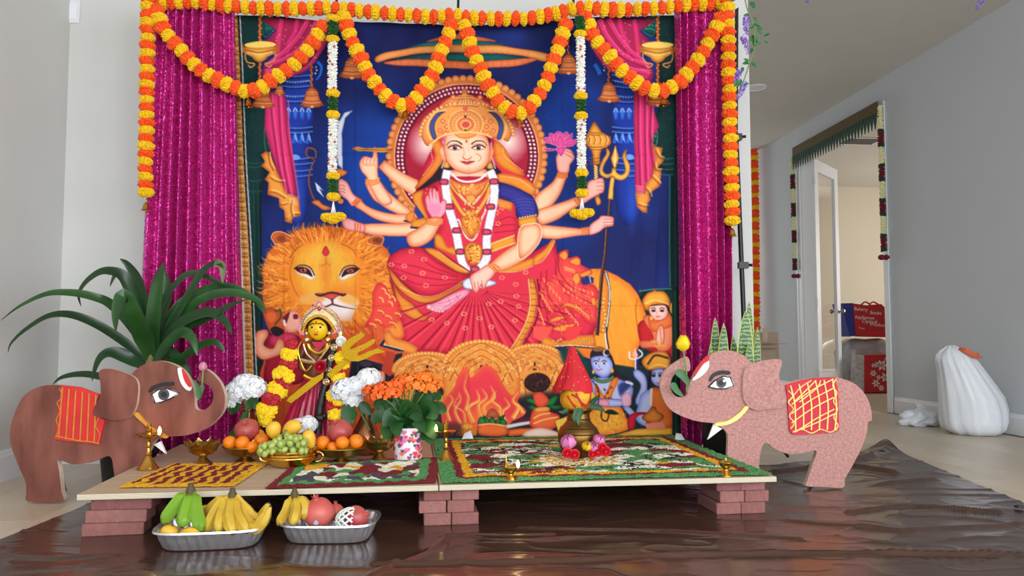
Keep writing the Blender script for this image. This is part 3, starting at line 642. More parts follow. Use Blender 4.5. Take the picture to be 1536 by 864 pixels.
    F(b3((555, 215), (582, 240), (575, 280), (540, 340), (530, 390), (560, 415), (595, 400), (600, 370), (630, 372), (632, 400), (670, 420), (700, 390), (690, 330), (678, 270), (712, 225), (705, 280), (735, 350), (725, 420), (680, 460), (630, 455), (600, 430), (560, 445), (510, 420), (502, 370), (530, 300), (555, 260)), TG, TD, 2.5, line=(140, 80, 34), lw=.8)
    F(b3((627, 190), (652, 295), (625, 370), (612, 372), (590, 295)), TG, TD, 2.5, smooth=False, line=(140, 80, 34), lw=.8); L(b3((625, 200), (620, 360)), 1.2, (255, 236, 180), smooth=False)
    F(c3((430, 50), (455, 20), (500, -10), (520, -30), (600, -20), (608, 10), (600, 45), (545, 55), (500, 90), (430, 110)), (250, 195, 185), (236, 140, 130), 3, line=(200, 100, 90))
    for y in (-5, 18, 40): L(c3((530, y+2), (570, y), (606, y)), 1, (200, 100, 90))
    for j in range(3): L(c3((368+j*20, 55), (376+j*20, 85), (372+j*22, 115)), 2, (226, 118, 56))
    # ---- main figure: hair, veil
    F(b2((300, 420), (380, 250), (440, 120), (640, 60), (840, 120), (920, 200), (1040, 340), (1169, 480), (1169, 580), (900, 480), (430, 480), (270, 540)), RD, RK, 8, smooth=False)
    F(b2((265, 510), (340, 410), (420, 290), (400, 200), (430, 140), (475, 200), (470, 330), (400, 420), (300, 510)), (238, 150, 60), (200, 100, 40), 4)
    F(b2((880, 150), (950, 210), (1010, 320), (1100, 410), (1060, 420), (940, 370), (880, 300), (870, 200)), (238, 150, 60), (200, 100, 40), 4)
    F(b2((900, 410), (1050, 430), (1169, 490), (1169, 580), (1000, 500), (900, 480)), (238, 150, 60), (200, 100, 40), 4); D(b2((910, 425), (1060, 455), (1169, 530)), 3.4, .9, (255, 220, 190))
    D(b2((430, 150), (390, 240), (400, 320), (330, 420)), 3.6, .9, (255, 220, 190)); D(b2((940, 210), (945, 270), (1000, 320), (1090, 390)), 3.6, .9, (255, 220, 190))
    F(b2((270, 540), (400, 430), (470, 330), (500, 140), (840, 140), (870, 330), (930, 400), (880, 420), (500, 430), (330, 540)), (44, 34, 44), smooth=False)
    L(b2((480, 160), (500, 260), (470, 370)), 2, (190, 190, 215)); L(b2((845, 170), (850, 260), (880, 370)), 2, (190, 190, 215))
    # ears, neck, face
    for q in (((445, 230), (470, 195), (500, 230), (510, 310), (490, 320), (460, 280)), ((840, 220), (860, 200), (868, 240), (850, 300), (830, 320), (828, 260))): F(b2(list(q)), (248, 190, 160), SE, 3)
    F(b2((540, 380), (810, 370), (830, 430), (900, 470), (760, 480), (600, 480), (440, 480), (520, 440)), (250, 202, 176), SE, 5, smooth=False)
    F(b2((490, 180), (520, 120), (600, 90), (700, 90), (790, 110), (830, 170), (838, 260), (815, 340), (760, 385), (700, 405), (650, 405), (570, 375), (515, 320), (492, 250)), (253, 214, 186), (240, 138, 98), 7, line=(190, 90, 60))
    G(672, 204, 16, 12, (255, 236, 220), .6); G(664, 240, 9, 12, (244, 150, 110), .45); G(736, 240, 9, 12, (244, 150, 110), .45)
    for cx, sg in ((fc((348, 606))[0][0], -1), (fc((584, 608))[0][0], 1)):
        y = 221.2
        F([(cx-11, y), (cx-4, y-5.5), (cx+5, y-5.5), (cx+11, y-.5), (cx+4, y+3), (cx-5, y+3)], (236, 108, 84), soft=1.2, a=.8)
        F([(cx-8.5, y+.2), (cx-2, y-3), (cx+4, y-2.8), (cx+8.5, y), (cx+3, y+2.8), (cx-3, y+2.8)], (246, 236, 232)); E(cx, y, 3.4, 2.7, (52, 26, 28)); E(cx+.8, y-1, .7, .7, (255, 255, 255), n=6)
        L([(cx-10.5*1, y+.4), (cx-2, y-3.6), (cx+4, y-3.4), (cx+10.5, y)], 1.7, (50, 22, 26)); L([(cx-7, y+2), (cx, y+3.2), (cx+7, y+1.6)], .8, (120, 50, 44))
        L([(cx-sg*11, y-5.2), (cx-sg*5, y-9.4), (cx+sg*2, y-10.6), (cx+sg*8, y-8.4), (cx+sg*13, y-3)], 2.1, (60, 34, 34), w2=.8)
    L(fc((430, 590), (440, 660), (425, 695), (450, 715)), 1, (222, 120, 88), a=.8); L(fc((425, 700), (445, 718), (470, 722), (500, 715), (515, 695)), 1.3, (206, 90, 66)); G(702, 231, 4, 6, (255, 236, 220), .8)
    F(fc((405, 742), (445, 738), (470, 745), (495, 738), (545, 742), (500, 768), (470, 774), (440, 766)), (216, 76, 82), (190, 60, 66), 1); L(fc((400, 741), (445, 746), (470, 750), (500, 746), (548, 741)), .9, (140, 36, 44))
    L(fc((556, 660), (600, 690), (608, 720), (575, 742)), 1, (200, 130, 80)); L(fc((460, 485), (462, 540)), 1.5, (190, 50, 50), smooth=False); F(fc((445, 525), (462, 560), (480, 525), (463, 545)), (190, 50, 50), smooth=False)
    # crown
    F(fc((5, 400), (30, 320), (100, 270), (200, 240), (200, 190), (300, 110), (410, 80), (420, 30), (445, 15), (470, 35), (480, 80), (600, 120), (690, 190), (700, 240), (800, 270), (880, 340), (920, 420), (880, 540), (820, 520), (700, 500), (620, 470), (460, 450), (300, 470), (200, 510), (80, 590), (20, 500)), (242, 166, 92), (214, 116, 60), 5, line=(170, 84, 44))
    for k in range(30):
        t = math.pi*(1.02+k/29*.96); E(700+70*math.cos(t), 205+52*math.sin(t), 3.4, 3.4, (250, 196, 128), edge=(190, 96, 50), r=1.2, n=10)
    for sg in (-1, 1):
        p = [(700+sg*x, y) for x, y in ((32, 167.5), (44, 171), (53, 182), (55, 194), (50, 208), (46, 206), (49, 192), (46, 180), (38, 171))]
        F(p, (70, 96, 170), line=(50, 40, 70), lw=1.2)
        L([(700+sg*x, y) for x, y in ((30, 166), (46, 168), (57, 182), (59, 196), (53, 210))], 2.2, (252, 206, 140))
        for x, y in ((20, 146), (30, 158), (9, 148), (30, 190), (24, 178), (36, 182), (40, 196), (32, 200), (22, 196)): E(700+sg*x, y, 4, 4, (230, 120, 76), n=12); E(700+sg*x, y, 2.6, 2.6, (252, 206, 140), edge=(206, 110, 60), r=1, n=10)
    for rx, c in ((27, (250, 196, 120)), (24.5, (214, 120, 62)), (23, (244, 164, 96)), (15, (250, 200, 130)), (13, (226, 126, 76)), (8, (252, 206, 140)), (6, (220, 90, 84))): E(698.5, 186, rx, rx*.86, c)
    for k in range(13):
        t = math.pi+k/12*math.pi; E(698.5+19*math.cos(t), 186+16*math.sin(t), 2.6, 2.6, (255, 214, 150), edge=(200, 100, 50), r=1, n=8)
    for k in range(11): L([(685+k*2.6, 158), (690+k*1.8, 150)], 1.2, (255, 214, 150) if k % 2 else (200, 110, 60), smooth=False)
    for y, w in ((144, 12), (147.5, 15), (158, 20)): L([(698-w, y+1.5), (698, y-.5), (698+w, y+1.5)], 1.4, (186, 96, 46)); L([(698-w, y), (698, y-2), (698+w, y)], 1, (255, 220, 160))
    E(698, 196, 4.5, 4.2, (230, 170, 80)); E(698.5, 196, 2.8, 2.8, (96, 84, 40)); E(698, 174, 2.2, 2, (90, 70, 70)); E(698, 162, 4, 3.4, (226, 110, 90))
    L(fc((90, 590), (200, 505), (300, 466), (460, 448), (620, 466), (720, 505)), 2.6, (255, 206, 140))
    # ---- torso, blouse, sari over the chest
    F(b2((430, 470), (540, 430), (800, 430), (900, 460), (1040, 560), (1070, 800))+c2((1060, 130), (1169, 290), (900, 420), (640, 440), (400, 300), (420, 100))+b2((470, 760), (330, 740), (250, 570)), RD, RK, 9, smooth=False)
    F(b2((900, 480), (1000, 500), (1100, 545), (1175, 600), (1200, 740), (1050, 750), (1020, 640), (900, 590)), (64, 62, 150), (36, 36, 100), 6)
    for k in range(6): L(b2((1000+k*16, 620+k*22), (1090, 600+k*24), (1180, 610+k*24)), 1, (96, 98, 190), a=.8)
    F(b2((1050, 755), (1190, 730), (1200, 800), (1060, 815)), (240, 168, 66), (190, 100, 40), 3, smooth=False); L(b2((1060, 820), (1200, 806)), 2.6, (40, 36, 76), smooth=False); D(b2((1056, 750), (1120, 738), (1190, 726)), 4, 1.4, (255, 220, 130))
    F(b2((890, 590), (1010, 630), (1010, 700), (880, 650)), (240, 150, 66), (200, 96, 46), 3, smooth=False)
    for q in (((880, 780), (980, 740), (1040, 760)), ((860, 820), (960, 800), (1040, 800)), ((870, 860), (960, 850), (1040, 840))): L(b2(list(q)), 1.6, RK, a=.7)
    for q in ((890, 705), (900, 790), (930, 670)): 
        x, y = b2(q)[0]
        for k in range(5): E(x+3*math.cos(k*1.26), y+3*math.sin(k*1.26), 1.3, 1.1, (255, 200, 130), n=6)
    # left shoulder veil and upper blouse sleeve
    F(b2((250, 560), (330, 520), (420, 500), (450, 560), (480, 700), (470, 780), (380, 760), (330, 700), (270, 640)), (214, 50, 74), RK, 6)
    F(b2((248, 565), (330, 535), (320, 600), (345, 690), (370, 750), (340, 760), (290, 690), (255, 620)), (240, 156, 62), (200, 100, 40), 3); F(b2((270, 640), (340, 740), (300, 760), (260, 700)), (54, 66, 150), smooth=False)
    for k in range(14): E(*b2((335+rr.rand()*100, 520+rr.rand()*110))[0], 1.2, 1.2, (255, 170, 130), n=6)
    F(b2((240, 760), (350, 745), (370, 790), (330, 830), (230, 825)), (240, 160, 62), (196, 100, 40), 3, smooth=False); L(b2((180, 765), (240, 775)), 3, (50, 44, 80), smooth=False); L(b2((230, 815), (320, 828)), 3, (50, 44, 80), smooth=False)
    F(b2((190, 740), (245, 690), (262, 720), (240, 780)), (240, 150, 70), (200, 100, 50), 2)
    # necklaces
    L(b2((540, 400), (600, 455), (680, 470), (760, 450), (820, 400)), 3, (252, 236, 230)); L(b2((535, 420), (600, 475), (690, 485), (780, 465), (830, 415)), 1, (190, 80, 60))
    F(b2((520, 440), (600, 480), (690, 490), (790, 470), (840, 430), (830, 500), (760, 560), (690, 600), (610, 560), (540, 500)), (240, 160, 84), (206, 112, 52), 4)
    for k in range(40): E(*b2((560+rr.rand()*250, 490+rr.rand()*70))[0], 1.7, 1.5, [(255, 208, 130), (196, 96, 44), (226, 130, 70)][k % 3], n=7)
    for q, c, w in ((((520, 500), (560, 600), (680, 750), (800, 610), (840, 500)), (236, 146, 60), 6), (((530, 480), (590, 560), (690, 650), (780, 560), (830, 470)), (224, 130, 60), 4)): L(b2(list(q)), w+1.4, (150, 50, 40)); L(b2(list(q)), w, c); D(b2(list(q)), 3.4, 1.1, (255, 214, 130))
    D(b2((600, 560), (690, 640), (770, 570)), 3.4, 1.5, (255, 236, 226)); D(b2((640, 680), (690, 720), (740, 690)), 3.6, 1.4, (255, 236, 226))
    F(b2((650, 690), (720, 680), (735, 720), (690, 745), (655, 725)), (238, 158, 70), (180, 90, 40), 2); F(b2((660, 570), (720, 570), (730, 610), (690, 640), (655, 610)), (240, 170, 90), (190, 96, 44), 2)
    L(b2((520, 560), (580, 760))+c2((600, 0), (650, 120), (700, 155), (740, 110), (775, -10))+b2((800, 700), (840, 560)), 2.4, (160, 40, 50)); D(b2((520, 560), (580, 760))+c2((600, 0), (650, 120), (700, 155), (740, 110), (775, -10))+b2((800, 700), (840, 560)), 3.2, 1.6, (255, 232, 222))
    F(b2((620, 790), (690, 750), (760, 790), (745, 860), (690, 900), (640, 860)), (240, 160, 72), (190, 96, 44), 3)
    F(c2((620, -20), (770, -20), (730, 90), (700, 130), (660, 90)), (238, 156, 66), (190, 96, 44), 3)
    for k in range(44): E(*c2((640+rr.rand()*110, -130+rr.rand()*210))[0], 1.5, 1.4, [(255, 206, 120), (180, 84, 40)][k % 2], n=6)
    F(c2((650, 200), (700, 170), (770, 195), (780, 260), (760, 310), (700, 345), (660, 300), (645, 250)), (238, 160, 66), (180, 90, 36), 3)
    for k in range(40): E(*c2((670+rr.rand()*90, 190+rr.rand()*130))[0], 1.5, 1.4, [(255, 214, 120), (160, 70, 30)][k % 2], n=6)
    # waist band
    F(c2((830, 180), (1020, 115), (1040, 175), (860, 250)), (240, 160, 62), (190, 96, 40), 3, smooth=False); D(c2((840, 185), (1020, 120)), 3, 1.3, GL, smooth=False); D(c2((850, 240), (1030, 175)), 3, 1.3, GL, smooth=False)
    F(c2((420, 110), (470, 120), (520, 210), (560, 200), (590, 280), (470, 230), (420, 200)), (238, 152, 60), (186, 90, 40), 3)
    # flower garland
    def gar(p, w):
        q = A.spl(p, closed=False); 
        L(p, w+1.5, (170, 150, 180)); L(p, w, (244, 240, 248))
        d = np.gradient(q, axis=0)
        for i in range(0, len(q)-1):
            for j in range(2):
                o = (rr.rand()-.5)*w; nn = np.array([-d[i, 1], d[i, 0]])/max(1e-6, np.hypot(*d[i])); c = q[i]+nn*o
                L([tuple(c-1.6*np.sign(o)*-nn*.2), tuple(c+np.array([2, 1.2]))], .9, (196, 186, 214) if j else (255, 255, 255), smooth=False)
    gl = [(671, 255), (668, 275), (673, 310), (683, 345), (689, 375), (695, 398), (708, 412)]
    gr = [(735, 255), (741, 272), (741, 300), (734, 335), (730, 360), (730, 385), (722, 400), (712, 410)]
    gar(gl, 11); gar(gr, 11)
    for x, y in ((666, 273), (674, 310), (685, 346), (690, 378), (741, 272), (736, 310), (730, 348), (730, 378), (712, 404)): F([(x-6, y-3), (x, y-4.5), (x+6, y-3), (x+6, y+3), (x, y+4), (x-6, y+3)], (222, 86, 110), (150, 40, 70), 2, line=(90, 30, 50))
    for q in ((505, 340), (840, 345)): x, y = b2(q)[0]; F([(x-5, y+4), (x, y-6), (x+5, y+4)], (232, 170, 80), (170, 100, 40), 1.5)
    # ---- raised right hand
    F(b2((345, 610), (352, 580), (368, 570), (385, 640), (372, 560), (380, 530), (392, 528), (405, 620), (402, 530), (412, 520), (425, 530), (430, 620), (428, 545), (440, 540), (448, 560), (460, 640), (470, 620), (492, 605), (505, 620), (500, 700), (460, 750), (395, 740), (360, 680)), (250, 180, 190), (240, 140, 150), 3, smooth=False, line=(196, 90, 100), lw=1)
    F(b2((370, 640), (460, 640), (470, 690), (430, 740), (380, 710)), (244, 150, 184), soft=2)
    F(b2((360, 780), (390, 745), (460, 745), (475, 790))+c2((450, 50), (400, 140), (330, 190), (250, 205), (210, 170), (210, 110), (280, 70), (350, 20)), SK, SE, 6, smooth=True, line=(200, 100, 66))
    for j in range(3): L(b2((358, 760+j*14), (420, 775+j*14), (480, 755+j*14)), 2.4, (226, 118, 56)); L(b2((358, 756+j*14), (420, 771+j*14), (480, 751+j*14)), .8, (255, 200, 130))
    # ---- skirt
    sk = c2((65, 300), (110, 250), (200, 215), (330, 215), (480, 250), (700, 400), (1000, 330), (1160, 250))+c3((170, 150), (180, 250), (230, 330), (330, 480), (470, 600), (480, 800))+d3((460, 60), (400, 100), (200, 140), (60, 110))+d2((1080, 200), (900, 190), (700, 170), (480, 210), (240, 190), (130, 190))+c2((120, 620), (75, 470))
    F(sk, RD, RK, 8, smooth=False)
    F(c2((65, 300), (110, 250), (200, 212), (330, 215), (430, 280), (560, 380), (690, 420), (640, 470), (560, 520), (420, 580), (300, 570), (180, 480), (70, 380)), (232, 62, 88), (186, 28, 58), 9, line=(120, 20, 40))
    F(c2((70, 370), (180, 490), (300, 572), (420, 580), (560, 520), (640, 470), (640, 500), (540, 560), (420, 620), (300, 630), (180, 560), (100, 470)), (240, 158, 66), (204, 104, 44), 4, line=(120, 50, 36)); D(c2((150, 510), (290, 572), (420, 578), (560, 515), (640, 460)), 3, .9, (255, 226, 170))
    F(c2((340, 225), (430, 225), (560, 320), (690, 400), (600, 400), (480, 330)), (240, 158, 66), (200, 100, 44), 3, line=(130, 50, 36)); D(c2((440, 240), (560, 330), (660, 395)), 3, .9, (255, 226, 170))
    F(c2((100, 480), (160, 570), (250, 640), (330, 720), (380, 720), (330, 770), (220, 740), (140, 650)), (238, 152, 62), (196, 96, 40), 4, line=(120, 50, 36))
    for q in (((90, 330), (250, 350), (420, 400), (600, 440)), ((90, 360), (260, 420), (420, 450), (600, 460)), ((110, 400), (260, 480), (420, 500), (600, 480)), ((330, 230), (430, 320), (600, 410)), ((300, 290), (430, 370), (600, 430))): L(c2(list(q)), 1.4, (170, 24, 52), a=.8)
    for x, y in ((238, 240), (185, 350), (325, 405), (180, 440), (495, 440), (350, 500), (85, 340), (335, 300)):
        X, Y = c2((x, y))[0]
        for k in range(6): E(X+3.6*math.cos(k*1.05), Y+2.6*math.sin(k*1.05), 1.3, 1, (252, 190, 140), n=6)
    # pleats
    ox, oy = c2((730, 540))[0]
    for k in range(17):
        t = math.radians(4+k*10); r0, r1 = 16, 118 if 40 < 4+k*10 < 140 else 150
        L([(ox+r0*math.cos(t), oy+r0*.5*math.sin(t)), (ox+r1*.5*math.cos(t), oy+r1*.48*math.sin(t)), (ox+r1*math.cos(t), oy+r1*1.02*math.sin(t))], 1.4, (150, 18, 46), w2=3, a=.8)
        L([(ox+r0*math.cos(t)+3, oy+r0*.5*math.sin(t)), (ox+r1*.5*math.cos(t)+5, oy+r1*.48*math.sin(t)), (ox+r1*math.cos(t)+8, oy+r1*1.02*math.sin(t))], 1, (246, 96, 112), w2=3, a=.6)
    for x, y in ((640, 715), (760, 750), (850, 815), (1055, 660), (1040, 580), (1030, 765), (510, 785), (650, 825), (830, 640), (395, 760), (920, 620), (1110, 400), (930, 440), (1035, 490)):
        X, Y = c2((x, y))[0]
        for k in range(6): E(X+3.4*math.cos(k*1.05), Y+2.6*math.sin(k*1.05), 1.2, 1, (254, 190, 140), n=6)
    # waist-to-hip gold border and front border
    F(c2((880, 385), (1000, 350), (1169, 290), (1169, 345), (1040, 395), (900, 400)), (240, 158, 62), (196, 96, 40), 3); D(c2((900, 395), (1040, 392), (1169, 350)), 3, 1, (255, 220, 150))
    F(c3((0, 290), (80, 230), (140, 150), (165, 160), (130, 240), (60, 310), (0, 345)), (240, 158, 62), (196, 96, 40), 3); D(c3((0, 340), (70, 310), (140, 210), (165, 150)), 3, 1, (255, 220, 150))
    F(c2((1130, 450), (1180, 440), (1200, 600), (1180, 760), (1120, 864), (1060, 990), (1000, 980), (1100, 800), (1140, 640)), (240, 166, 70), (196, 100, 44), 4, smooth=False)
    for k in range(11): y = 470+k*44; x = 1135-(max(0, k-5)**1.6)*6; L(c2((x, y), (x+34, y+6), (x+60, y+2)), 1, (170, 84, 34))
    L(c2((1130, 450), (1145, 640), (1105, 800), (1000, 980)), 1.2, (255, 220, 150)); L(c2((1200, 450), (1215, 600), (1190, 770), (1080, 980)), 2.4, (120, 20, 44))
    # trailing pallu with ruffles
    F(c3((190, 260), (230, 230), (268, 235), (262, 290), (330, 275), (362, 300), (360, 335), (440, 380), (445, 410), (370, 440), (380, 490), (460, 490), (500, 560), (480, 640), (490, 700), (470, 800), (400, 780), (330, 700), (200, 660), (120, 720), (60, 560), (150, 430), (180, 350)), (240, 84, 82), (206, 44, 66), 6)
    for q in (((195, 270), (240, 235), (265, 270), (240, 310)), ((270, 320), (330, 285), (360, 310), (345, 350)), ((340, 420), (430, 380), (445, 405), (380, 435)), ((300, 430), (345, 400), (360, 470), (320, 490)), ((190, 690), (250, 630), (330, 650), (400, 690), (330, 680), (250, 660)), ((110, 780), (180, 735), (260, 740), (190, 770)), ((140, 830), (230, 800), (330, 790), (240, 850)), ((440, 600), (470, 590), (480, 650), (450, 650))): F(c3(list(q)), (246, 160, 70), (220, 100, 60), 2.4, line=(190, 50, 50), lw=.8)
    for x0, y0, x1, y1 in ((80, 460, 200, 600), (230, 530, 400, 620), (50, 560, 140, 700), (290, 520, 450, 560), (250, 690, 340, 790), (40, 680, 80, 790), (240, 370, 310, 390), (330, 660, 420, 740)):
        for k in range(6):
            t = k/5; x, y = x0+(x1-x0)*t, y0+(y1-y0)*t; L(c3((x-6, y-16), (x+4, y), (x, y+16)), 1.5, (252, 180, 96))
    for q in (((190, 280), (200, 400), (290, 510), (400, 560)), ((170, 300), (180, 440), (270, 540), (450, 640)), ((100, 380), (110, 560), (200, 690), (280, 800)), ((60, 400), (50, 560), (100, 700), (110, 820)), ((0, 450), (30, 560), (60, 700))): L(c3(list(q)), 1.5, (164, 22, 50), a=.85)
    for k in range(60):                                   # gathered ruffle shading
        x, y = 800+rr.rand()*85, 410+rr.rand()*95
        L([(x, y), (x+5+rr.rand()*4, y+4), (x+7, y+11+rr.rand()*5)], 1.5, [(176, 26, 52), (252, 130, 110), (250, 180, 90)][k % 3], w2=.4, a=.6)
    F(c3((365, 450), (430, 430), (462, 440), (460, 480), (390, 495)), (44, 54, 110), smooth=False); L(c3((430, 425), (440, 480)), 2, (150, 170, 200), smooth=False)
    # saddle base (gold edged platform) under the skirt
    F(d3((60, 60), (200, 120), (330, 70), (470, 60), (480, 150), (300, 155), (150, 160), (60, 150)), (240, 156, 62), (200, 100, 44), 4, smooth=False); L(d3((150, 158), (300, 152), (470, 165)), 2, (50, 40, 46)); L(d3((160, 150), (300, 144), (460, 156)), 1.2, (246, 236, 220))
    for k in range(16): E(*d3((150+k*20, 110+14*math.sin(k*1.7)))[0], 2.6, 2.2, (252, 206, 110), edge=(190, 100, 40), r=1, n=8)
    F(d3((0, 0), (150, 0), (120, 60), (60, 110), (0, 80)), (240, 96, 84), smooth=False); 
    F(d3((260, 0), (380, 0), (330, 90), (270, 110), (220, 60)), (238, 74, 76), smooth=False)
    # left ruffles of the skirt over the mane
    F(c1((960, 560), (1000, 480), (1060, 500), (1090, 560), (1169, 640))+d1((1169, 250), (1100, 290), (1000, 240), (900, 260), (940, 180), (960, 110)), (236, 84, 74), (212, 60, 60), 6, smooth=True)
    F(d1((900, 290), (1000, 270), (1100, 250), (1169, 200), (1200, 330), (1120, 340), (1020, 270)), (244, 150, 66), (216, 96, 56), 4)
    for x, y in ((1030, 520), (1060, 560), (1010, 590), (1080, 620), (1100, 580)): L(c1((x, y), (x+24, y+10), (x+34, y+40)), 2, (250, 190, 120))
    for x, y in ((1060, 170), (980, 200), (1090, 220), (1000, 130), (1130, 150), (940, 230)): L(d1((x, y), (x+34, y+10), (x+44, y+34)), 3, (250, 170, 80)); L(d1((x+4, y+10), (x+34, y+20), (x+44, y+50)), 1, (180, 50, 50))
    F(d1((1010, 400), (1080, 300), (1095, 340), (1060, 395), (1169, 420), (1169, 445)), (40, 44, 70), smooth=False); F(d1((1040, 395), (1090, 320), (1110, 350), (1085, 385), (1169, 410), (1169, 422)), (248, 206, 110), smooth=False)
    F(d2((-30, 60), (20, 20), (60, 90), (150, 110), (240, 160), (220, 220), (150, 200), (0, 150)), (244, 160, 70), (210, 104, 54), 4, smooth=False); L(d2((-10, 150), (70, 170), (130, 185)), 3, (50, 44, 60)); L(d2((-10, 140), (70, 160), (130, 176)), 1.2, (246, 236, 220))
    # foot and left arm holding the cup
    F(c2((358, 655), (420, 630), (500, 590), (560, 560), (640, 530), (685, 535), (670, 570), (600, 620), (540, 670), (495, 695), (440, 703), (400, 695), (370, 680)), (248, 178, 196), (228, 120, 150), 4, line=(190, 80, 110))
    for x, y, r in ((375, 662, 4), (402, 680, 3.2), (428, 690, 2.8), (452, 695, 2.6), (478, 696, 2.6)): E(*c2((x, y))[0], r, r*.9, (252, 200, 206), edge=(230, 130, 150), r=1)
    for q in (((440, 640), (520, 620), (620, 570)), ((480, 670), (540, 640), (600, 590)), ((520, 600), (540, 640)), ((580, 575), (600, 600))): L(c2(list(q)), .9, (206, 96, 130))
    F(c2((635, 470), (690, 440), (800, 450), (890, 480), (800, 515), (700, 530), (640, 515)), (232, 234, 244), (180, 186, 206), 2.5, line=(120, 110, 130))
    F(c2((1065, 60), (1180, 50), (1190, 130), (1170, 230), (1060, 330), (920, 390), (870, 370), (840, 340), (950, 240), (1060, 170), (1080, 130)), SK, SE, 6, line=(200, 100, 66))
    F(c3((-100, 60), (-20, 30), (45, 40), (60, 130), (0, 230), (-100, 300), (-120, 200)), SK, SE, 6, line=(255, 226, 200), lw=1.4)
    F(c2((690, 430), (760, 380), (830, 340), (880, 380), (860, 430), (820, 470), (800, 520), (780, 520), (770, 490), (760, 520), (735, 555), (715, 540), (700, 500)), (250, 206, 190), (236, 140, 120), 4, line=(196, 90, 80))
    for q in (((720, 470), (725, 520)), ((745, 470), (752, 520)), ((775, 460), (780, 510))): L(c2(list(q)), 1.1, (200, 100, 90), smooth=False)
    for j in range(3): L(c2((815+j*16, 345-j*8), (850+j*18, 365-j*10), (885+j*16, 400-j*14)), 2.2, (226, 118, 56)); L(c2((819+j*16, 342-j*8), (854+j*18, 361-j*10), (889+j*16, 396-j*14)), .8, (255, 206, 140))
    # ---- attendants at left: monkey-tailed figure
    F(d1((120, 130), (170, 110), (240, 130), (300, 200), (380, 130), (400, 300), (440, 400), (300, 430), (180, 300)), (214, 100, 52), (180, 70, 40), 5)
    F(d1((150, 330), (250, 300), (400, 330), (440, 500), (420, 680), (150, 680), (150, 480)), (176, 34, 62), (120, 20, 44), 6)
    F(d1((180, 330), (280, 300), (370, 310), (360, 380), (200, 400)), (214, 66, 104), (170, 40, 80), 4)
    F(d1((70, 310), (110, 280), (155, 280), (165, 320), (130, 390), (200, 420), (240, 345), (290, 370), (280, 450), (200, 490), (120, 505), (70, 450)), (244, 180, 146), (222, 120, 88), 5, line=(150, 60, 40))
    F(d1((290, 160), (360, 130), (400, 150), (420, 220), (400, 280), (330, 300), (290, 260)), (246, 180, 160), (226, 120, 100), 4); F(d1((280, 190), (330, 140), (310, 220), (290, 250)), (120, 30, 40)); E(*d1((375, 182))[0], 4, 3.4, (130, 40, 60)); L(d1((355, 170), (375, 162), (395, 172)), 1.4, (80, 30, 40)); F(d1((275, 200), (295, 200), (305, 245), (285, 250)), (250, 240, 240), smooth=False)
    F(d1((180, 280), (220, 250), (290, 290), (230, 330)), (44, 36, 46)); L(d1((150, 160), (250, 130), (260, 180), (215, 240)), 2.6, (70, 84, 50))
    F(d1((140, 150), (200, 130), (240, 170), (200, 240), (150, 210)), (232, 116, 60), (196, 80, 40), 3)
    # dark-haired figure at the centre left
    F(d1((780, 640), (800, 520), (900, 500), (1100, 560), (1169, 480), (1169, 700), (800, 720)), (40, 44, 60), smooth=False)
    F(d1((870, 560), (950, 545), (1040, 590), (1050, 640), (960, 640), (870, 610)), (32, 28, 38)); F(d1((860, 530), (900, 515), (960, 545), (900, 560)), (70, 60, 76)); F(d1((960, 600), (1040, 595), (1056, 640), (1040, 680), (960, 670)), (246, 176, 150), (220, 120, 90), 3); L(d1((990, 628), (1010, 620), (1030, 628)), 1.4, (60, 30, 40)); E(*d1((1012, 638))[0], 2.2, 1.4, (50, 26, 34))
    F(d2((0, 180), (60, 200), (110, 260), (110, 330), (20, 380), (-40, 330)), (196, 74, 52), smooth=False); F(d2((70, 210), (120, 200), (120, 280), (80, 310), (50, 270)), (34, 44, 60), smooth=False)
    F([(596, 575), (850, 575), (880, 540), (1008, 560), (1008, 700), (596, 700)], (36, 56, 60), smooth=False)
    # ---- three ornate gold seat backs
    def seat(cx, cy, rx, ry):
        P = [(cx+rx*math.cos(t), cy+ry*math.sin(t)) for t in np.linspace(math.pi, 2*math.pi, 30)]+[(cx+rx, cy+90), (cx-rx, cy+90)]
        F(P, (240, 158, 74), (216, 112, 48), 6, smooth=False)
        for k in range(30):
            t = math.pi*(1+k/29); E(cx+rx*math.cos(t), cy+ry*math.sin(t), 4, 3.4, (250, 188, 104), edge=(206, 104, 44), r=1.4, n=10)
        for f, c in ((.86, (150, 70, 34)), (.84, (252, 196, 112)), (.68, (170, 80, 36)), (.66, (248, 180, 100)), (.5, (160, 74, 34)), (.48, (246, 170, 90)), (.33, (170, 80, 40)), (.31, (252, 196, 120)), (.17, (190, 90, 40))):
            L([(cx+rx*f*math.cos(t), cy+4+ry*f*1.0*math.sin(t)*(1+.18*math.exp(-((t-1.5*math.pi)/.3)**2))) for t in np.linspace(math.pi*1.0, math.pi*2.0, 25)], 1.3, c)
        for sg in (-1, 1):
            for j in range(4): L([(cx+sg*(rx*.95-j*7), cy+10+j*6), (cx+sg*(rx*.8-j*7), cy-4+j*7), (cx+sg*(rx*.62-j*6), cy+14+j*9), (cx+sg*(rx*.74-j*5), cy+24+j*9)], 1.5, (176, 86, 38) if j % 2 else (252, 200, 120))
        E(cx, cy-6, 2.2, 2.6, (50, 40, 40)); E(cx, cy+2, 3.4, 1.6, (90, 50, 34))
    seat(641, 556, 50, 26); seat(802, 552, 50, 34); seat(722, 556, 58, 44)
    for k in range(120):
        x, y = 600+rr.rand()*245, 566+rr.rand()*50; L([(x, y), (x+3, y-2), (x+5, y+2), (x+2, y+4)], 1.1, [(252, 200, 120), (190, 92, 40), (226, 120, 60)][k % 3], a=.8)
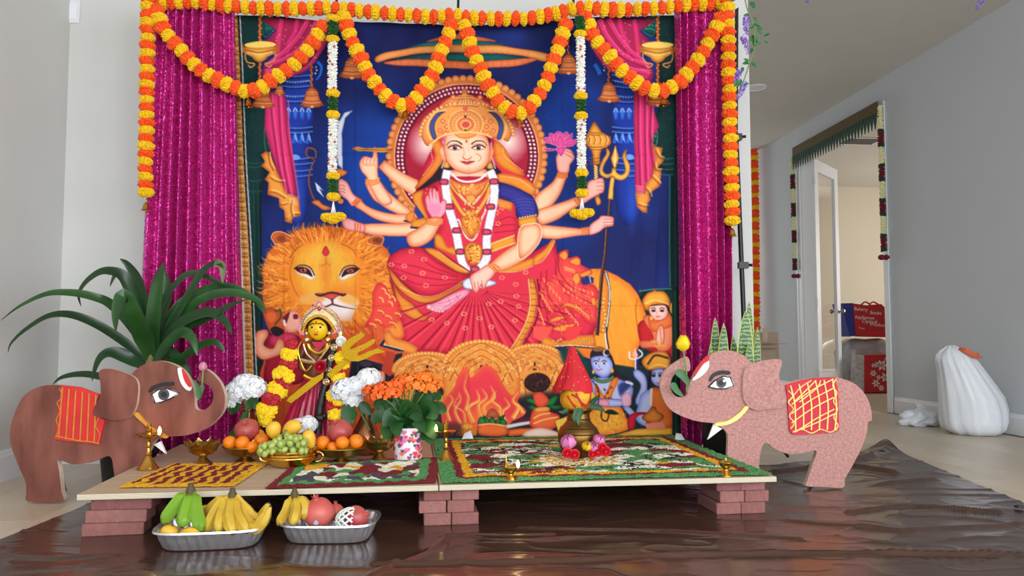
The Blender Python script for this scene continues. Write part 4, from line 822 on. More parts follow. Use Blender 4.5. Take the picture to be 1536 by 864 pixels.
    for cx, cy, rx, ry in ((641, 556, 50, 26), (802, 552, 50, 34), (722, 556, 58, 44)):   # beaded scrollwork on the seat backs
        for k in range(70):
            t = math.pi*(1+rr.rand()); f = .25+.7*rr.rand(); x, y = cx+rx*f*math.cos(t), cy+4+ry*f*math.sin(t)
            L([(x-2.4, y+1), (x-1, y-1.6), (x+1.6, y-1), (x+1.4, y+1.4)], .9, [(255, 214, 140), (150, 70, 32), (206, 108, 52)][k % 3], a=.75)
    # dark area between people at floor level
    F([(606, 612), (664, 606), (672, 660), (606, 660)], (70, 50, 60), soft=4); F([(770, 600), (850, 590), (860, 650), (770, 650)], (48, 40, 50), soft=4)
    E(644, 588, 22, 12, (52, 36, 50), edge=(90, 50, 50), r=2); E(806, 574, 20, 15, (62, 34, 34), edge=(40, 24, 26), r=2)
    for k in range(40): t = rr.rand()*6.28; q = rr.rand(); E(806+18*q*math.cos(t), 574+13*q*math.sin(t), 1.6, 1.3, (100, 60, 54) if k % 2 else (40, 22, 26), n=6)
    # fire
    FR = (236, 70, 84)
    F(d2((440, 760), (420, 620), (450, 540), (510, 470), (540, 380), (610, 300), (640, 390), (700, 330), (750, 290), (830, 330), (880, 420), (930, 500), (960, 520), (1010, 470), (1020, 520), (1000, 570), (1060, 640), (1040, 680), (960, 720), (900, 750), (600, 770)), FR, (240, 106, 70), 8)
    A.clip = A.full(d2((440, 760), (420, 620), (450, 540), (510, 470), (540, 380), (610, 300), (640, 390), (700, 330), (750, 290), (830, 330), (880, 420), (930, 500), (960, 520), (1010, 470), (1020, 520), (1000, 570), (1060, 640), (1040, 680), (960, 720), (900, 750), (600, 770)))
    for q, w in ((((560, 740), (520, 640), (560, 560), (545, 500)), 5), (((600, 740), (580, 650), (510, 600), (550, 520)), 3), (((660, 730), (620, 620), (700, 560), (680, 480)), 8), (((720, 700), (700, 600), (760, 540), (720, 470)), 6), (((760, 690), (740, 610), (820, 540), (790, 450)), 8), (((850, 700), (860, 620), (800, 560), (830, 490)), 7), (((900, 720), (880, 650), (930, 600), (890, 540)), 6), (((960, 700), (1000, 620), (960, 560), (1005, 490)), 7), (((480, 720), (460, 640), (500, 560), (470, 520)), 5), (((1040, 660), (1000, 600), (960, 580)), 5), (((600, 640), (620, 540), (590, 460), (610, 360)), 4)):
        L(d2(list(q)), w, (250, 176, 74), w2=.6, a=.85, soft=1); L(d2([(x+8, y) for x, y in q]), w*.35, (255, 226, 130), w2=.4, a=.9)
    F(d2((620, 730), (640, 640), (720, 600), (780, 560), (860, 620), (900, 700), (900, 750), (640, 750)), (246, 140, 66), soft=6, a=.6); A.clip = None
    F(d2((760, 690), (780, 640), (810, 625), (840, 645), (860, 690)), (196, 104, 70), (150, 70, 50), 3)
    for q in (((720, 690), (700, 750), (780, 735)), ((740, 680), (760, 740), (800, 735)), ((780, 735), (805, 690), (835, 735)), ((830, 735), (860, 690), (890, 700), (870, 740)), ((860, 730), (920, 755), (890, 700)), ((880, 710), (900, 670), (860, 700))): F(d2(list(q)), (40, 146, 76), (16, 90, 44), 2, line=(10, 60, 30))
    F(d2((690, 780), (720, 740), (800, 735), (890, 745), (925, 780), (900, 830), (720, 830)), (236, 120, 60), (190, 76, 40), 4, line=(130, 50, 30)); L(d2((700, 752), (800, 742), (910, 756)), 2, (252, 190, 120))
    F(d2((540, 790), (580, 740), (620, 730), (670, 760), (680, 830), (540, 832)), (240, 170, 66), (206, 110, 46), 3)
    for k in range(5): L(d2((545, 770+k*14), (610, 785+k*12), (675, 768+k*14)), 1.3, (190, 96, 40))
    F(d2((900, 750), (1100, 715), (1110, 740), (920, 775)), (238, 230, 230), (190, 176, 180), 2, smooth=False); F(d2((930, 740), (1040, 690), (1110, 700), (1100, 720)), (96, 34, 60), smooth=False)
    F(d2((920, 790), (1020, 770), (1140, 775), (1130, 820), (930, 835)), (236, 120, 60), (190, 76, 40), 3, smooth=False)
    for k in range(14): E(*d2((930+k*15, 778-k*.6))[0], 1.4, 1, (90, 40, 40), n=6)
    F(d2((420, 760), (560, 740), (560, 864), (420, 864)), (70, 44, 60), soft=3, a=.7)
    # small pots and leaves left of the kalash
    for q in (((0, 590), (60, 610), (0, 550), (-60, 560)), ((90, 600), (140, 540), (190, 530), (150, 600)), ((60, 600), (10, 560), (-30, 540)), ((110, 600), (240, 610), (160, 630)), ((0, 600), (-40, 620), (40, 640))): F(d3(list(q)), (36, 140, 60), (14, 80, 36), 2.4)
    F(d3((0, 520), (60, 500), (120, 560), (80, 610), (20, 600)), (240, 100, 70), (206, 60, 50), 3)
    F(d3((-10, 650), (30, 615), (110, 612), (130, 650), (200, 680), (180, 760), (100, 790), (-20, 760)), (240, 112, 66), (206, 66, 50), 5); F(d3((20, 620), (110, 612), (122, 640), (20, 652)), (246, 176, 84), (206, 120, 50), 2)
    for q in (((0, 700), (60, 670), (130, 660)), ((0, 740), (80, 710), (190, 690))): L(d3(list(q)), 2, (252, 200, 120))
    F(d3((-60, 800), (60, 770), (200, 810), (200, 840), (-60, 840)), (240, 214, 200), (206, 150, 120), 3); F(d3((170, 720), (270, 680), (270, 720), (190, 800)), (244, 200, 84), smooth=False)
    # ---- blue-skinned seated figure
    BS, BE = (196, 204, 244), (128, 140, 214)
    F(d3((330, 180), (460, 170), (450, 250), (380, 230)), (240, 130, 50), smooth=False)
    F(d3((190, 170), (290, 160), (330, 170), (420, 270), (420, 380), (230, 280)), (30, 70, 74), soft=2, smooth=False)
    F(d3((600, 280), (650, 350), (740, 400), (760, 440), (640, 420), (560, 400)), (46, 38, 50))
    F(d3((410, 680), (460, 620), (640, 600), (700, 680), (730, 780), (500, 830), (420, 780)), (250, 180, 62), (240, 120, 50), 6)
    for k in range(60): x, y = d3((440+rr.rand()*270, 630+rr.rand()*180))[0]; L([(x, y), (x+2, y+3)], 1.6, (236, 120, 50) if k % 3 else (255, 220, 120), a=.7)
    F(d3((430, 420), (480, 390), (610, 390), (700, 420), (760, 470), (740, 560), (690, 560), (640, 600), (470, 600), (460, 520)), BS, BE, 6, line=(90, 90, 170))
    F(d3((480, 430), (540, 520), (600, 400), (650, 400), (600, 520), (600, 580), (500, 590), (470, 500)), (244, 150, 60), (210, 90, 40), 3)
    for k in range(26): E(*d3((490+rr.rand()*110, 450+rr.rand()*120))[0], 1.6, 1.2, (110, 50, 34), n=6)
    F(d3((640, 440), (720, 410), (760, 440), (700, 500), (660, 540)), (60, 70, 130), (150, 160, 220), 3); L(d3((700, 420), (760, 440)), 3, (240, 240, 250))
    F(d3((470, 555), (520, 550), (680, 560), (690, 600), (560, 610), (480, 590)), BS, BE, 3, line=(90, 90, 170)); F(d3((490, 570), (530, 552), (575, 570), (570, 605), (510, 600)), (244, 176, 196), (220, 120, 150), 2)
    F(d3((680, 610), (730, 610), (790, 680), (760, 700), (700, 640)), BS, BE, 3); F(d3((670, 530), (720, 500), (745, 530), (740, 600), (680, 600)), (240, 190, 210), (206, 130, 170), 2)
    for w, c in ((9, (44, 80, 60)), (5, (110, 150, 90))): L(d3((460, 385), (500, 415), (560, 415), (610, 380)), w/1.8, c)
    L(d3((450, 410), (500, 500), (490, 600)), 1.6, (70, 40, 40)); L(d3((520, 620), (520, 700), (560, 715), (580, 640)), 2.2, (70, 44, 40)); F(d3((540, 650), (590, 630), (650, 665), (580, 668)), (40, 50, 40))
    F(d3((440, 260), (460, 230), (560, 225), (605, 280), (600, 340), (550, 390), (500, 375), (460, 340)), BS, BE, 5, line=(90, 90, 170))
    F(d3((435, 240), (440, 190), (480, 155), (540, 165), (590, 210), (620, 280), (640, 360), (610, 350), (600, 270), (560, 225), (470, 225)), (46, 36, 42)); F(d3((455, 175), (490, 150), (540, 160), (550, 180), (480, 190)), (150, 104, 60))
    E(*d3((555, 200))[0], 5, 5, (220, 214, 226)); E(*d3((562, 196))[0], 4, 4, (46, 36, 42))
    for x in (478, 540): E(*d3((x, 280))[0], 3.2, 1.9, (250, 250, 255)); E(*d3((x, 280))[0], 1.7, 1.7, (30, 24, 40)); L(d3((x-22, 268), (x, 258), (x+22, 268)), 1.2, (40, 32, 60))
    L(d3((478, 322), (500, 332), (525, 320)), 1.6, (210, 80, 110)); L(d3((500, 285), (498, 305), (510, 308)), .9, (120, 120, 190)); E(*d3((500, 250))[0], 1.3, 2, (200, 80, 60)); E(*d3((600, 335))[0], 2.4, 3.4, (240, 180, 80)); E(*d3((457, 345))[0], 2, 3, (240, 180, 80))
    # white trident
    L(d3((778, 240), (778, 330)), 2.4, (236, 220, 214), smooth=False); L(d3((730, 190), (735, 240), (780, 245), (825, 225), (830, 200), (805, 175)), 2.4, (240, 234, 236)); F(d3((775, 160), (800, 220), (780, 245), (755, 215)), (244, 190, 170), smooth=False)
    # raised hand
    F(d3((765, 335), (800, 330), (850, 370), (868, 450), (850, 540), (800, 600), (780, 560), (820, 450), (770, 380)), BS, BE, 3, line=(90, 90, 170))
    # ---- figure with folded hands (upper right)
    F(d3((800, -20), (900, -60), (1080, -40), (1100, 240), (1060, 270), (1030, 200), (900, 190), (820, 130)), (206, 44, 50), (160, 24, 40), 5)
    F(d3((840, -60), (900, -90), (1000, -100), (1060, -30), (1080, 60), (1040, 170), (960, 190), (930, 160), (830, 160), (820, 110), (920, 90)), (246, 150, 110), (226, 110, 70), 6, line=(160, 70, 50))
    F(d3((880, -80), (940, -40), (1020, -120), (1070, -20), (1000, 20), (930, 40), (890, 20)), (240, 130, 66), (206, 84, 46), 4)
    F(d3((940, 60), (960, 0), (990, -10), (1000, 80), (980, 150), (940, 130)), (250, 196, 170), (230, 130, 100), 3, line=(180, 80, 60)); L(d3((970, 10), (978, 140)), 1, (190, 90, 70), smooth=False)
    for q in (((900, 110), (960, 120)), ((930, 150), (1010, 140))): L(d3(list(q)), 3, (240, 170, 70), smooth=False)
    F(c3((880, 680), (900, 640), (1000, 630), (1030, 670), (1020, 740), (960, 768), (910, 750)), (252, 206, 190), (232, 150, 130), 4, line=(150, 70, 60)); F(c3((885, 660), (920, 630), (1000, 625), (1035, 650), (1030, 700), (1005, 650), (910, 655)), (50, 36, 40))
    F(c3((835, 610), (870, 560), (920, 540), (925, 520), (940, 540), (1000, 545), (1040, 600), (1040, 660), (1000, 640), (900, 650), (870, 690), (840, 660)), (242, 176, 66), (200, 110, 40), 4, line=(150, 80, 30)); E(*c3((1070, 670))[0], 5.5, 10, (236, 180, 70), edge=(190, 120, 40), r=2)
    D(c3((850, 640), (930, 610), (1030, 640)), 3, 1.2, GL)
    for x in (918, 985): E(*c3((x, 692))[0], 3.4, 2, (80, 40, 60)); L(c3((x-20, 678), (x, 668), (x+20, 680)), 1.2, (60, 36, 40))
    L(c3((935, 732), (952, 738), (972, 730)), 1.5, (206, 70, 80)); L(c3((950, 690), (944, 716), (955, 718)), .9, (210, 130, 110)); E(*c3((900, 750))[0], 2.2, 2.8, (240, 190, 80))
    # ---- crowned blue figure at the lower right
    F(d3((860, 320), (830, 260), (900, 200), (1000, 190), (1040, 240), (1030, 330), (1000, 320), (900, 330)), (240, 170, 64), (196, 106, 40), 4, line=(150, 80, 30)); L(d3((870, 290), (930, 220), (1030, 240)), 3, (70, 40, 50)); D(d3((880, 320), (950, 290), (1030, 310)), 3, 1.2, GL)
    F(d3((800, 600), (820, 520), (880, 480), (1000, 470), (1060, 560), (1060, 760), (860, 760), (780, 700)), BS, BE, 6)
    F(d3((890, 480), (960, 470), (1000, 540), (1050, 620), (1060, 760), (860, 760), (900, 620)), (236, 130, 60), (196, 84, 40), 5); F(d3((890, 470), (910, 470), (905, 600), (880, 600)), (240, 226, 220), smooth=False)
    F(d3((890, 360), (920, 330), (990, 325), (1000, 420), (970, 455), (930, 445), (900, 410)), BS, BE, 4, line=(90, 90, 170)); F(d3((875, 350), (900, 340), (895, 440), (870, 480)), (40, 34, 46))
    for x in (918, 968): E(*d3((x, 374))[0], 3.2, 2, (40, 30, 50)); L(d3((x-18, 360), (x, 352), (x+18, 360)), 1.2, (50, 40, 60))
    L(d3((940, 425), (955, 432), (970, 424)), 1.5, (206, 70, 100))
    F(d3((725, 780), (720, 700), (760, 660), (850, 650), (860, 665), (790, 690), (770, 780)), (214, 44, 70), (160, 24, 50), 3); F(d3((830, 690), (880, 640), (900, 615), (930, 615), (940, 645), (990, 680), (960, 720), (900, 735), (850, 715)), (232, 146, 62), (176, 90, 36), 4, line=(130, 70, 30))
    F(d3((850, 740), (980, 720), (1010, 770), (860, 780)), (240, 150, 130), smooth=False)
    F(d3((640, 820), (800, 780), (1058, 770), (1058, 830), (640, 836)), (244, 190, 70), (220, 140, 50), 3, smooth=False)
    F([(1008, 430), (1030, 430), (1030, 700), (1008, 700)], (14, 48, 44), smooth=False, a=.9); L([(1013, 436), (1014, 700)], 1.6, (30, 90, 70), smooth=False)
    # ---- woven gold border and white hem down the left edge, hems top and right
    def lx(y, d): return 343+27*max(0, (y-20)/620)**1.0+d
    F([(lx(10, 0), 10), (lx(10, 14), 10), (lx(700, 17), 700), (lx(700, -6), 700), (330, 700), (330, 10)], (228, 224, 232), smooth=False)
    F([(lx(10, 3), 10), (lx(10, 12), 10), (lx(700, 14), 700), (lx(700, 3), 700)], (214, 150, 76), smooth=False)
    for k in range(150):
        y = 12+k*4.6; L([(lx(y, 3), y), (lx(y, 12), y+.5)], 1.4, [(120, 64, 34), (246, 204, 140), (160, 96, 50)][k % 3], smooth=False); L([(lx(y, 7), y), (lx(y+2, 7), y+2.3)], 1.2, (110, 60, 34), smooth=False)
    L([(lx(10, 13), 10), (lx(700, 16), 700)], 2, (36, 24, 26), smooth=False); L([(lx(10, 16), 10), (lx(700, 19), 700)], 1.6, (228, 214, 206), smooth=False)
    L([(1022, 10), (1025, 700)], 2, (210, 170, 140), smooth=False)
    return A
# ---------------------------------------------------------------- backdrop cloth with the printed picture
BD = 3.99                                            # room depth of the cloth plane
def cloth_fold(x, y):                                # real creases and soft folds in the hanging cloth
    d = .004*math.sin(x*.05+1.2*math.sin(y*.011))+.0035*math.sin(x*.11+y*.02)+.004*math.sin(y*.017+x*.01)
    return d
def build_cloth():
    A = paint_backdrop()
    step = 1.0
    nx, ny = 684, 660
    us = np.linspace(0, 1, nx); vs = np.linspace(0, 1, ny)
    V, Ucol = np.zeros((ny, nx, 3), np.float32), np.zeros((ny, nx, 4), np.float32)
    y0, y1 = 22.0, 676.0
    ygrid = y0+(y1-y0)*vs
    xl = 343+27*(ygrid-20)/620; xr = np.full(ny, 1027.0)
    X = xl[:, None]+(xr-xl)[:, None]*us[None]
    sag = 16*np.exp(-((X-690)/170)**2)*np.clip(1-vs[:, None]*8, 0, 1) + 6*np.clip(1-vs[:, None]*8, 0, 1)*np.exp(-((X-500)/60)**2)
    Y = np.broadcast_to(ygrid[:, None], X.shape)+sag
    # folds
    D = .005*np.sin(X*.05+1.2*np.sin(Y*.011))+.0035*np.sin(X*.11+Y*.02)+.0045*np.sin(Y*.017+X*.01)
    D = D+.010*np.exp(-((X-960-(Y-330)*-.12)/7)**2)*np.clip((Y-280)/60, 0, 1)*np.clip((440-Y)/40, 0, 1)+.008*np.exp(-((X-985-(Y-330)*-.05)/6)**2)*np.clip((Y-260)/60, 0, 1)
    for xc in (428, 535, 705, 845): D = D+.004*np.exp(-((X-xc)/2.2)**2)
    for yc in (232, 457): D = D+.0045*np.exp(-((Y-yc)/1.8)**2)
    c, d = (X-768)/FPX, (432-Y)/FPX
    dx, dy, dz = c, math.cos(PITCH)-d*math.sin(PITCH), math.sin(PITCH)+d*math.cos(PITCH)
    t = BD/(-dx*SA+dy*CA)
    V[..., 0] = dx*t+SA*D; V[..., 1] = dy*t-CA*D; V[..., 2] = CAM_H+dz*t
    ss = A.ss
    im = A.c/255.0
    im = np.clip(im, 0, 1)
    im = (im[0::2, 0::2]+im[1::2, 0::2]+im[0::2, 1::2]+im[1::2, 1::2])/4
    fx = np.clip(X-A.x0-.5, 0, im.shape[1]-1.01); fy = np.clip(Y-A.y0-.5, 0, im.shape[0]-1.01)
    ix, iy = fx.astype(int), fy.astype(int); tx, ty = (fx-ix)[..., None], (fy-iy)[..., None]
    col = im[iy, ix]*(1-tx)*(1-ty)+im[iy, ix+1]*tx*(1-ty)+im[iy+1, ix]*(1-tx)*ty+im[iy+1, ix+1]*tx*ty
    col = np.clip(col, 0, 1)**1.10
    col = np.where(col <= .04045, col/12.92, ((col+.055)/1.055)**2.4)
    Ucol[..., :3] = col; Ucol[..., 3] = 1
    idx = np.arange(nx*ny).reshape(ny, nx)
    F = np.stack([idx[:-1, :-1], idx[1:, :-1], idx[1:, 1:], idx[:-1, 1:]], -1).reshape(-1, 4)
    me = bpy.data.meshes.new('tapestry')
    me.vertices.add(nx*ny); me.vertices.foreach_set('co', V.reshape(-1))
    me.loops.add(F.size); me.loops.foreach_set('vertex_index', F.reshape(-1).astype(np.int32))
    me.polygons.add(len(F)); me.polygons.foreach_set('loop_start', np.arange(0, F.size, 4, dtype=np.int32))
    me.polygons.foreach_set('use_smooth', np.ones(len(F), bool))
    me.update(calc_edges=True)
    at_ = me.color_attributes.new('print', 'FLOAT_COLOR', 'POINT'); at_.data.foreach_set('color', Ucol.reshape(-1))
    m = bpy.data.materials.new('printed_cloth'); m.use_nodes = True; nt = m.node_tree; b = nt.nodes['Principled BSDF']
    ca = nt.nodes.new('ShaderNodeVertexColor'); ca.layer_name = 'print'
    b.inputs['Roughness'].default_value = .7; b.inputs['Specular IOR Level'].default_value = .15; b.inputs['Sheen Weight'].default_value = 0
    tc = nt.nodes.new('ShaderNodeTexCoord'); nz = nt.nodes.new('ShaderNodeTexNoise'); nz.inputs['Scale'].default_value = 9; nz.inputs['Detail'].default_value = 5
    bp = nt.nodes.new('ShaderNodeBump'); bp.inputs['Strength'].default_value = .25; bp.inputs['Distance'].default_value = .02
    nt.links.new(tc.outputs['Object'], nz.inputs['Vector']); nt.links.new(nz.outputs['Fac'], bp.inputs['Height']); nt.links.new(bp.outputs['Normal'], b.inputs['Normal'])
    nt.links.new(ca.outputs['Color'], b.inputs['Base Color'])
    me.materials.append(m)
    o = link('tapestry', me)
    tag(o, 'printed cloth backdrop of a many-armed goddess in a red sari beside a lion', 'tapestry')
build_cloth()

# ---------------------------------------------------------------- sequin curtains
def sequin_mat():
    m = bpy.data.materials.new('magenta_sequin'); m.use_nodes = True; nt = m.node_tree; N, K = nt.nodes, nt.links; b = N['Principled BSDF']
    tc = N.new('ShaderNodeTexCoord'); vo = N.new('ShaderNodeTexVoronoi'); vo.inputs['Scale'].default_value = 140; K.new(tc.outputs['Object'], vo.inputs['Vector'])
    sb = N.new('ShaderNodeVectorMath'); sb.operation = 'SUBTRACT'; sb.inputs[1].default_value = (.5, .5, .5); K.new(vo.outputs['Color'], sb.inputs[0])
    sc = N.new('ShaderNodeVectorMath'); sc.operation = 'SCALE'; sc.inputs['Scale'].default_value = 1.0; K.new(sb.outputs[0], sc.inputs[0])
    ge = N.new('ShaderNodeNewGeometry'); ad = N.new('ShaderNodeVectorMath'); ad.operation = 'ADD'; K.new(ge.outputs['Normal'], ad.inputs[0]); K.new(sc.outputs[0], ad.inputs[1])
    no = N.new('ShaderNodeVectorMath'); no.operation = 'NORMALIZE'; K.new(ad.outputs[0], no.inputs[0]); K.new(no.outputs[0], b.inputs['Normal'])
    rp = N.new('ShaderNodeValToRGB'); sx = N.new('ShaderNodeSeparateColor'); K.new(vo.outputs['Color'], sx.inputs[0]); K.new(sx.outputs[1], rp.inputs['Fac'])
    rp.color_ramp.elements[0].color = (*lin((176, 8, 106)), 1); rp.color_ramp.elements[1].color = (*lin((255, 98, 208)), 1)
    K.new(rp.outputs['Color'], b.inputs['Base Color']); b.inputs['Metallic'].default_value = .62; b.inputs['Roughness'].default_value = .24
    return m
m_seq = sequin_mat()
def curtain(name, label, tl, tr, bl, br, y0, y1, s, folds, seed):
    """tl/tr/bl/br: horizontal extent (image columns) at the top and the bottom edge of the hanging panel on plane s"""
    nx, ny = 150, 90; rg = np.random.RandomState(seed); vs = []
    ph = rg.rand(6)*6.28
    for j in range(ny):
        v = j/(ny-1); y = y0+(y1-y0)*v
        xa, xb = tl+(bl-tl)*v, tr+(br-tr)*v
        for i in range(nx):
            u = i/(nx-1)
            w = u*folds*2*math.pi+.9*math.sin(3*u*6.28*.5+ph[0])+.25*math.sin(v*5+ph[1])
            p = on_s(xa+(xb-xa)*u, y, s)
            d = (.026+.014*v)*math.sin(w)+.010*math.sin(2.3*w*.5+ph[2]+v*2)+.004*math.sin(w*2+ph[3])
            vs.append((p.x+SA*d, p.y-CA*d, max(p.z, .012)))
    F = [(j*nx+i, (j+1)*nx+i, (j+1)*nx+i+1, j*nx+i+1) for j in range(ny-1) for i in range(nx-1)]
    o = MB().raw(vs, F).build(name, m_seq, None, smooth=180)
    return tag(o, label, 'curtain')
curtain('sequin_curtain', 'magenta sequin curtain hanging left of the printed backdrop', 233, 352, 200, 367, 6, 682, BD-.07, 8.5, 3)
curtain('sequin_curtain', 'magenta sequin curtain hanging right of the printed backdrop', 1013, 1098, 1024, 1098, 8, 668, BD-.07, 6.5, 8)
# ---------------------------------------------------------------- backdrop stand: crossbar, right upright, bands over the bar
m_blk = mat('black_metal', (34, 34, 38), .4, .3, var=.05)
st = thing('backdrop_stand', 'black metal stand carrying the printed backdrop and curtains', 'backdrop stand', on_s(1116, 640, BD+.06)-Vector((0, 0, 0)))
st.location.z = 0
a, b = on_s(226, 13, BD+.03), on_s(1105, 12, BD+.03)
mid = on_s(690, 22, BD+.03)
MB().tube(spline([a, mid, b], 10), .011, 10).build('crossbar', mat('crossbar_white', (226, 222, 220), .5, var=.02), st, world=True)
up = [on_s(1104, 200, BD+.05), on_s(1115, 462, BD+.05)]; d = (up[1]-up[0]); foot = up[0]+d*(up[0].z/-d.z)
tp = up[0]-d*.9; tp = up[0]-d*((b.z-up[0].z)/d.z*-1)
MB().tube([b, up[0]], .010, 10).build('upright', m_blk, st, world=True)
MB().tube([up[0], foot], .013, 10).build('upright', m_blk, st, world=True)
for q in (on_s(1105, 206, BD+.04), on_s(1114.5, 398, BD+.04)):
    MB().box((q.x, q.y, q.z), (.05, .04, .035)).tube([q, q+Vector((.045, -.02, 0))], .008, 8).build('clamp', m_blk, st, world=True)
for sg in (-1, 1): MB().tube([foot+Vector((0, 0, .3)), Vector((foot.x+sg*.22, foot.y+.04, .02))], .008, 8).build('leg', m_blk, st, world=True)
lf = on_s(232, 640, BD+.05); lf.z = 0
MB().tube([a, Vector((lf.x, lf.y, 0.0))], .011, 10).build('upright', m_blk, st, world=True)
for x in (505, 687.5, 860):
    p = on_s(x, 14, BD+.01); MB().tube([p+Vector((0, -.0, .06)), p+Vector((0, -.016, .01)), p+Vector((0, -.012, -.035))], .007, 8).build('tie_band', m_blk, st, world=True)
# ---------------------------------------------------------------- marigold garlands
m_or = mat('marigold_orange', (250, 88, 18), .8, var=.16, scale=60); m_ye = mat('marigold_yellow', (240, 196, 12), .8, var=.14, scale=60)
m_brass = mat('brass', (206, 160, 74), .26, 1.0, var=.10, scale=9)
m_green = mat('garland_green', (16, 78, 28), .6, var=.35, scale=90); m_jas = mat('jasmine_white', (240, 240, 232), .7, var=.04, scale=90)
m_redbud = mat('red_bud', (196, 60, 44), .6, var=.2, scale=80); m_thread = mat('white_thread', (238, 238, 238), .7)
def flower_mesh(name, m, seed):
    rg = random.Random(seed); n, k = 30, 12; vs, F = [], []
    for i in range(k+1):
        p = math.pi*i/k
        for j in range(n):
            t = 2*math.pi*(j+.5*(i % 2))/n; rr = 1+(.10 if (j+i) % 2 else -.10)*math.sin(p)+rg.uniform(-.09, .09)+.05*math.sin(5*t+i)
            z = -math.cos(p)*.72
            vs.append((math.sin(p)**.7*math.cos(t)*rr if 0 < i < k else .02*math.cos(t), math.sin(p)**.7*math.sin(t)*rr if 0 < i < k else .02*math.sin(t), z*(1+rg.uniform(-.12, .12))))
    for i in range(k):
        for j in range(n): F.append((i*n+j, i*n+(j+1) % n, (i+1)*n+(j+1) % n, (i+1)*n+j))
    me = bpy.data.meshes.new(name); me.from_pydata(vs, [], F); me.materials.append(m); me.update()
    return me
FO = [flower_mesh('marigold_orange', m_or, k) for k in range(3)]; FY = [flower_mesh('marigold_yellow', m_ye, 10+k) for k in range(3)]
def bell_mesh():
    o = MB().lathe([(.002, 0), (.006, -.004), (.013, -.012), (.016, -.028), (.020, -.040), (.026, -.046), (.022, -.044), (.004, -.040)], 16).ell((0, 0, -.048), (.005, .005, .006), 8, 5).tube([(0, 0, .012), (0, 0, 0)], .003, 6).build('bell', m_brass)
    me = o.data; bpy.data.objects.remove(o); return me
BELL = bell_mesh()
gcount = [0]
def zalign(d):
    d = Vector(d).normalized(); return d.to_track_quat('Z', 'Y').to_matrix().to_4x4()
def garland(name, label, pts, pitch, rad, s, start=0, bell=None, ptfn=None, squash=1.0, pattern=(0, 1)):
    """pts along the hanging strand on the plane s; one flower every `pitch`"""
    P = [Vector(p).to_3d() for p in pts]; P = spline(P, 8)
    L = [0]
    for a, b in zip(P, P[1:]): L.append(L[-1]+(b-a).length)
    fn = ptfn or (lambda x, y: on_s(x, y, s))
    root = thing(name, label, 'garland', fn(*P[0].xy)); k = start; t = pitch*.4
    W = [fn(p.x, p.y) for p in P]
    def samp(q):
        i = max(0, min(len(L)-2, next((j for j in range(len(L)-1) if L[j+1] >= q), len(L)-2))); f = (q-L[i])/max(1e-6, L[i+1]-L[i]); return W[i].lerp(W[i+1], f), (W[i+1]-W[i]).normalized()
    MB().tube([w-root.location for w in W], .0025, 5).build('string', m_thread, root)
    while t < L[-1]:
        p, d = samp(t); r = rad/ppm(p.y)*random.uniform(.93, 1.07); col = pattern[k % len(pattern)]
        me = (FO, FY)[col][random.randrange(3)]
        M = Matrix.Translation(p-root.location+Vector((random.uniform(-.002, .002), random.uniform(-.004, .004), 0))) @ zalign(d) @ rotM(random.uniform(-.15, .15), random.uniform(-.15, .15), random.uniform(0, 6)) @ Matrix.Diagonal((r*1.04, r*1.04, r*1.16*squash, 1))
        link('marigold', me, root, None, M); gcount[0] += 1
        t += pitch; k += 1
    if bell:
        q = fn(*bell); o = link('bell', BELL, root, None, Matrix.Translation(q-root.location) @ Matrix.Scale(11.5/ppm(q.y)/.026*.62, 4))
    return root
GS = BD-.15
garland('marigold_garland', 'marigold garland running along the top of the backdrop', [(228, 3), (282, 3), (330, 7), (400, 13), (470, 13), (500, 12), (560, 18), (640, 25), (680, 24), (705, 27), (780, 28), (815, 24), (845, 17), (870, 12), (930, 15), (990, 12), (1030, 7), (1085, 4)], 12.3, 10.2, GS+.05, squash=.80)
garland('marigold_garland', 'marigold strand hanging straight down beside the left curtain, with a bell', [(222, -6), (221, 60), (220, 150), (219, 230), (218, 298)], 11.6, 10.3, GS, bell=(219, 303), squash=.8)
garland('marigold_garland', 'marigold strand hanging straight down beside the right curtain, with a bell', [(1090, -6), (1092, 60), (1094, 150), (1096, 240), (1099, 338)], 12.3, 10.3, GS, start=0, bell=(1098, 342), squash=.85)
garland('marigold_garland', 'marigold swag draped across the left curtain and lamp print', [(232, 10), (238, 27), (249, 49), (272, 76), (289, 95), (309, 110), (332, 123), (355, 132), (374, 138), (391, 132), (405, 122), (422, 111), (440, 97), (457, 80), (472, 60), (483, 43), (489, 28)], 14.4, 10.6, GS, bell=(373, 148))
garland('marigold_garland', 'marigold swag dipping over the left edge of the printed halo', [(514, 20), (518, 36), (532, 70), (542, 90), (553, 112), (567, 130), (582, 147), (600, 158), (614, 157), (623, 147), (635, 132), (648, 112), (657, 90), (665, 68), (673, 50), (678, 33)], 13.6, 10.6, GS, start=1, bell=(608, 165))
garland('marigold_garland', 'marigold swag dipping over the right edge of the printed halo', [(694, 33), (702, 54), (708, 77), (718, 97), (727, 118), (738, 138), (752, 157), (768, 167), (784, 169), (797, 157), (810, 140), (820, 122), (827, 100), (835, 80), (843, 55), (850, 33)], 13.8, 10.6, GS, start=1, bell=(779, 177))
garland('marigold_garland', 'marigold swag draped from the white strand to the right curtain', [(876, 20), (884, 40), (893, 60), (910, 78), (930, 103), (948, 118), (965, 131), (988, 137), (1004, 132), (1020, 122), (1037, 103), (1050, 85), (1061, 66), (1073, 44), (1086, 18)], 14.2, 10.6, GS, bell=(995, 146))
garland('marigold_garland', 'distant marigold strand hanging in the hallway past the wall end', [(1131, 222), (1133, 330), (1134, 470), (1135, 535)], 6.2, 5.4, 0, ptfn=lambda x, y: at(x, y, 9.4), squash=.9, pattern=(0, 0, 1))
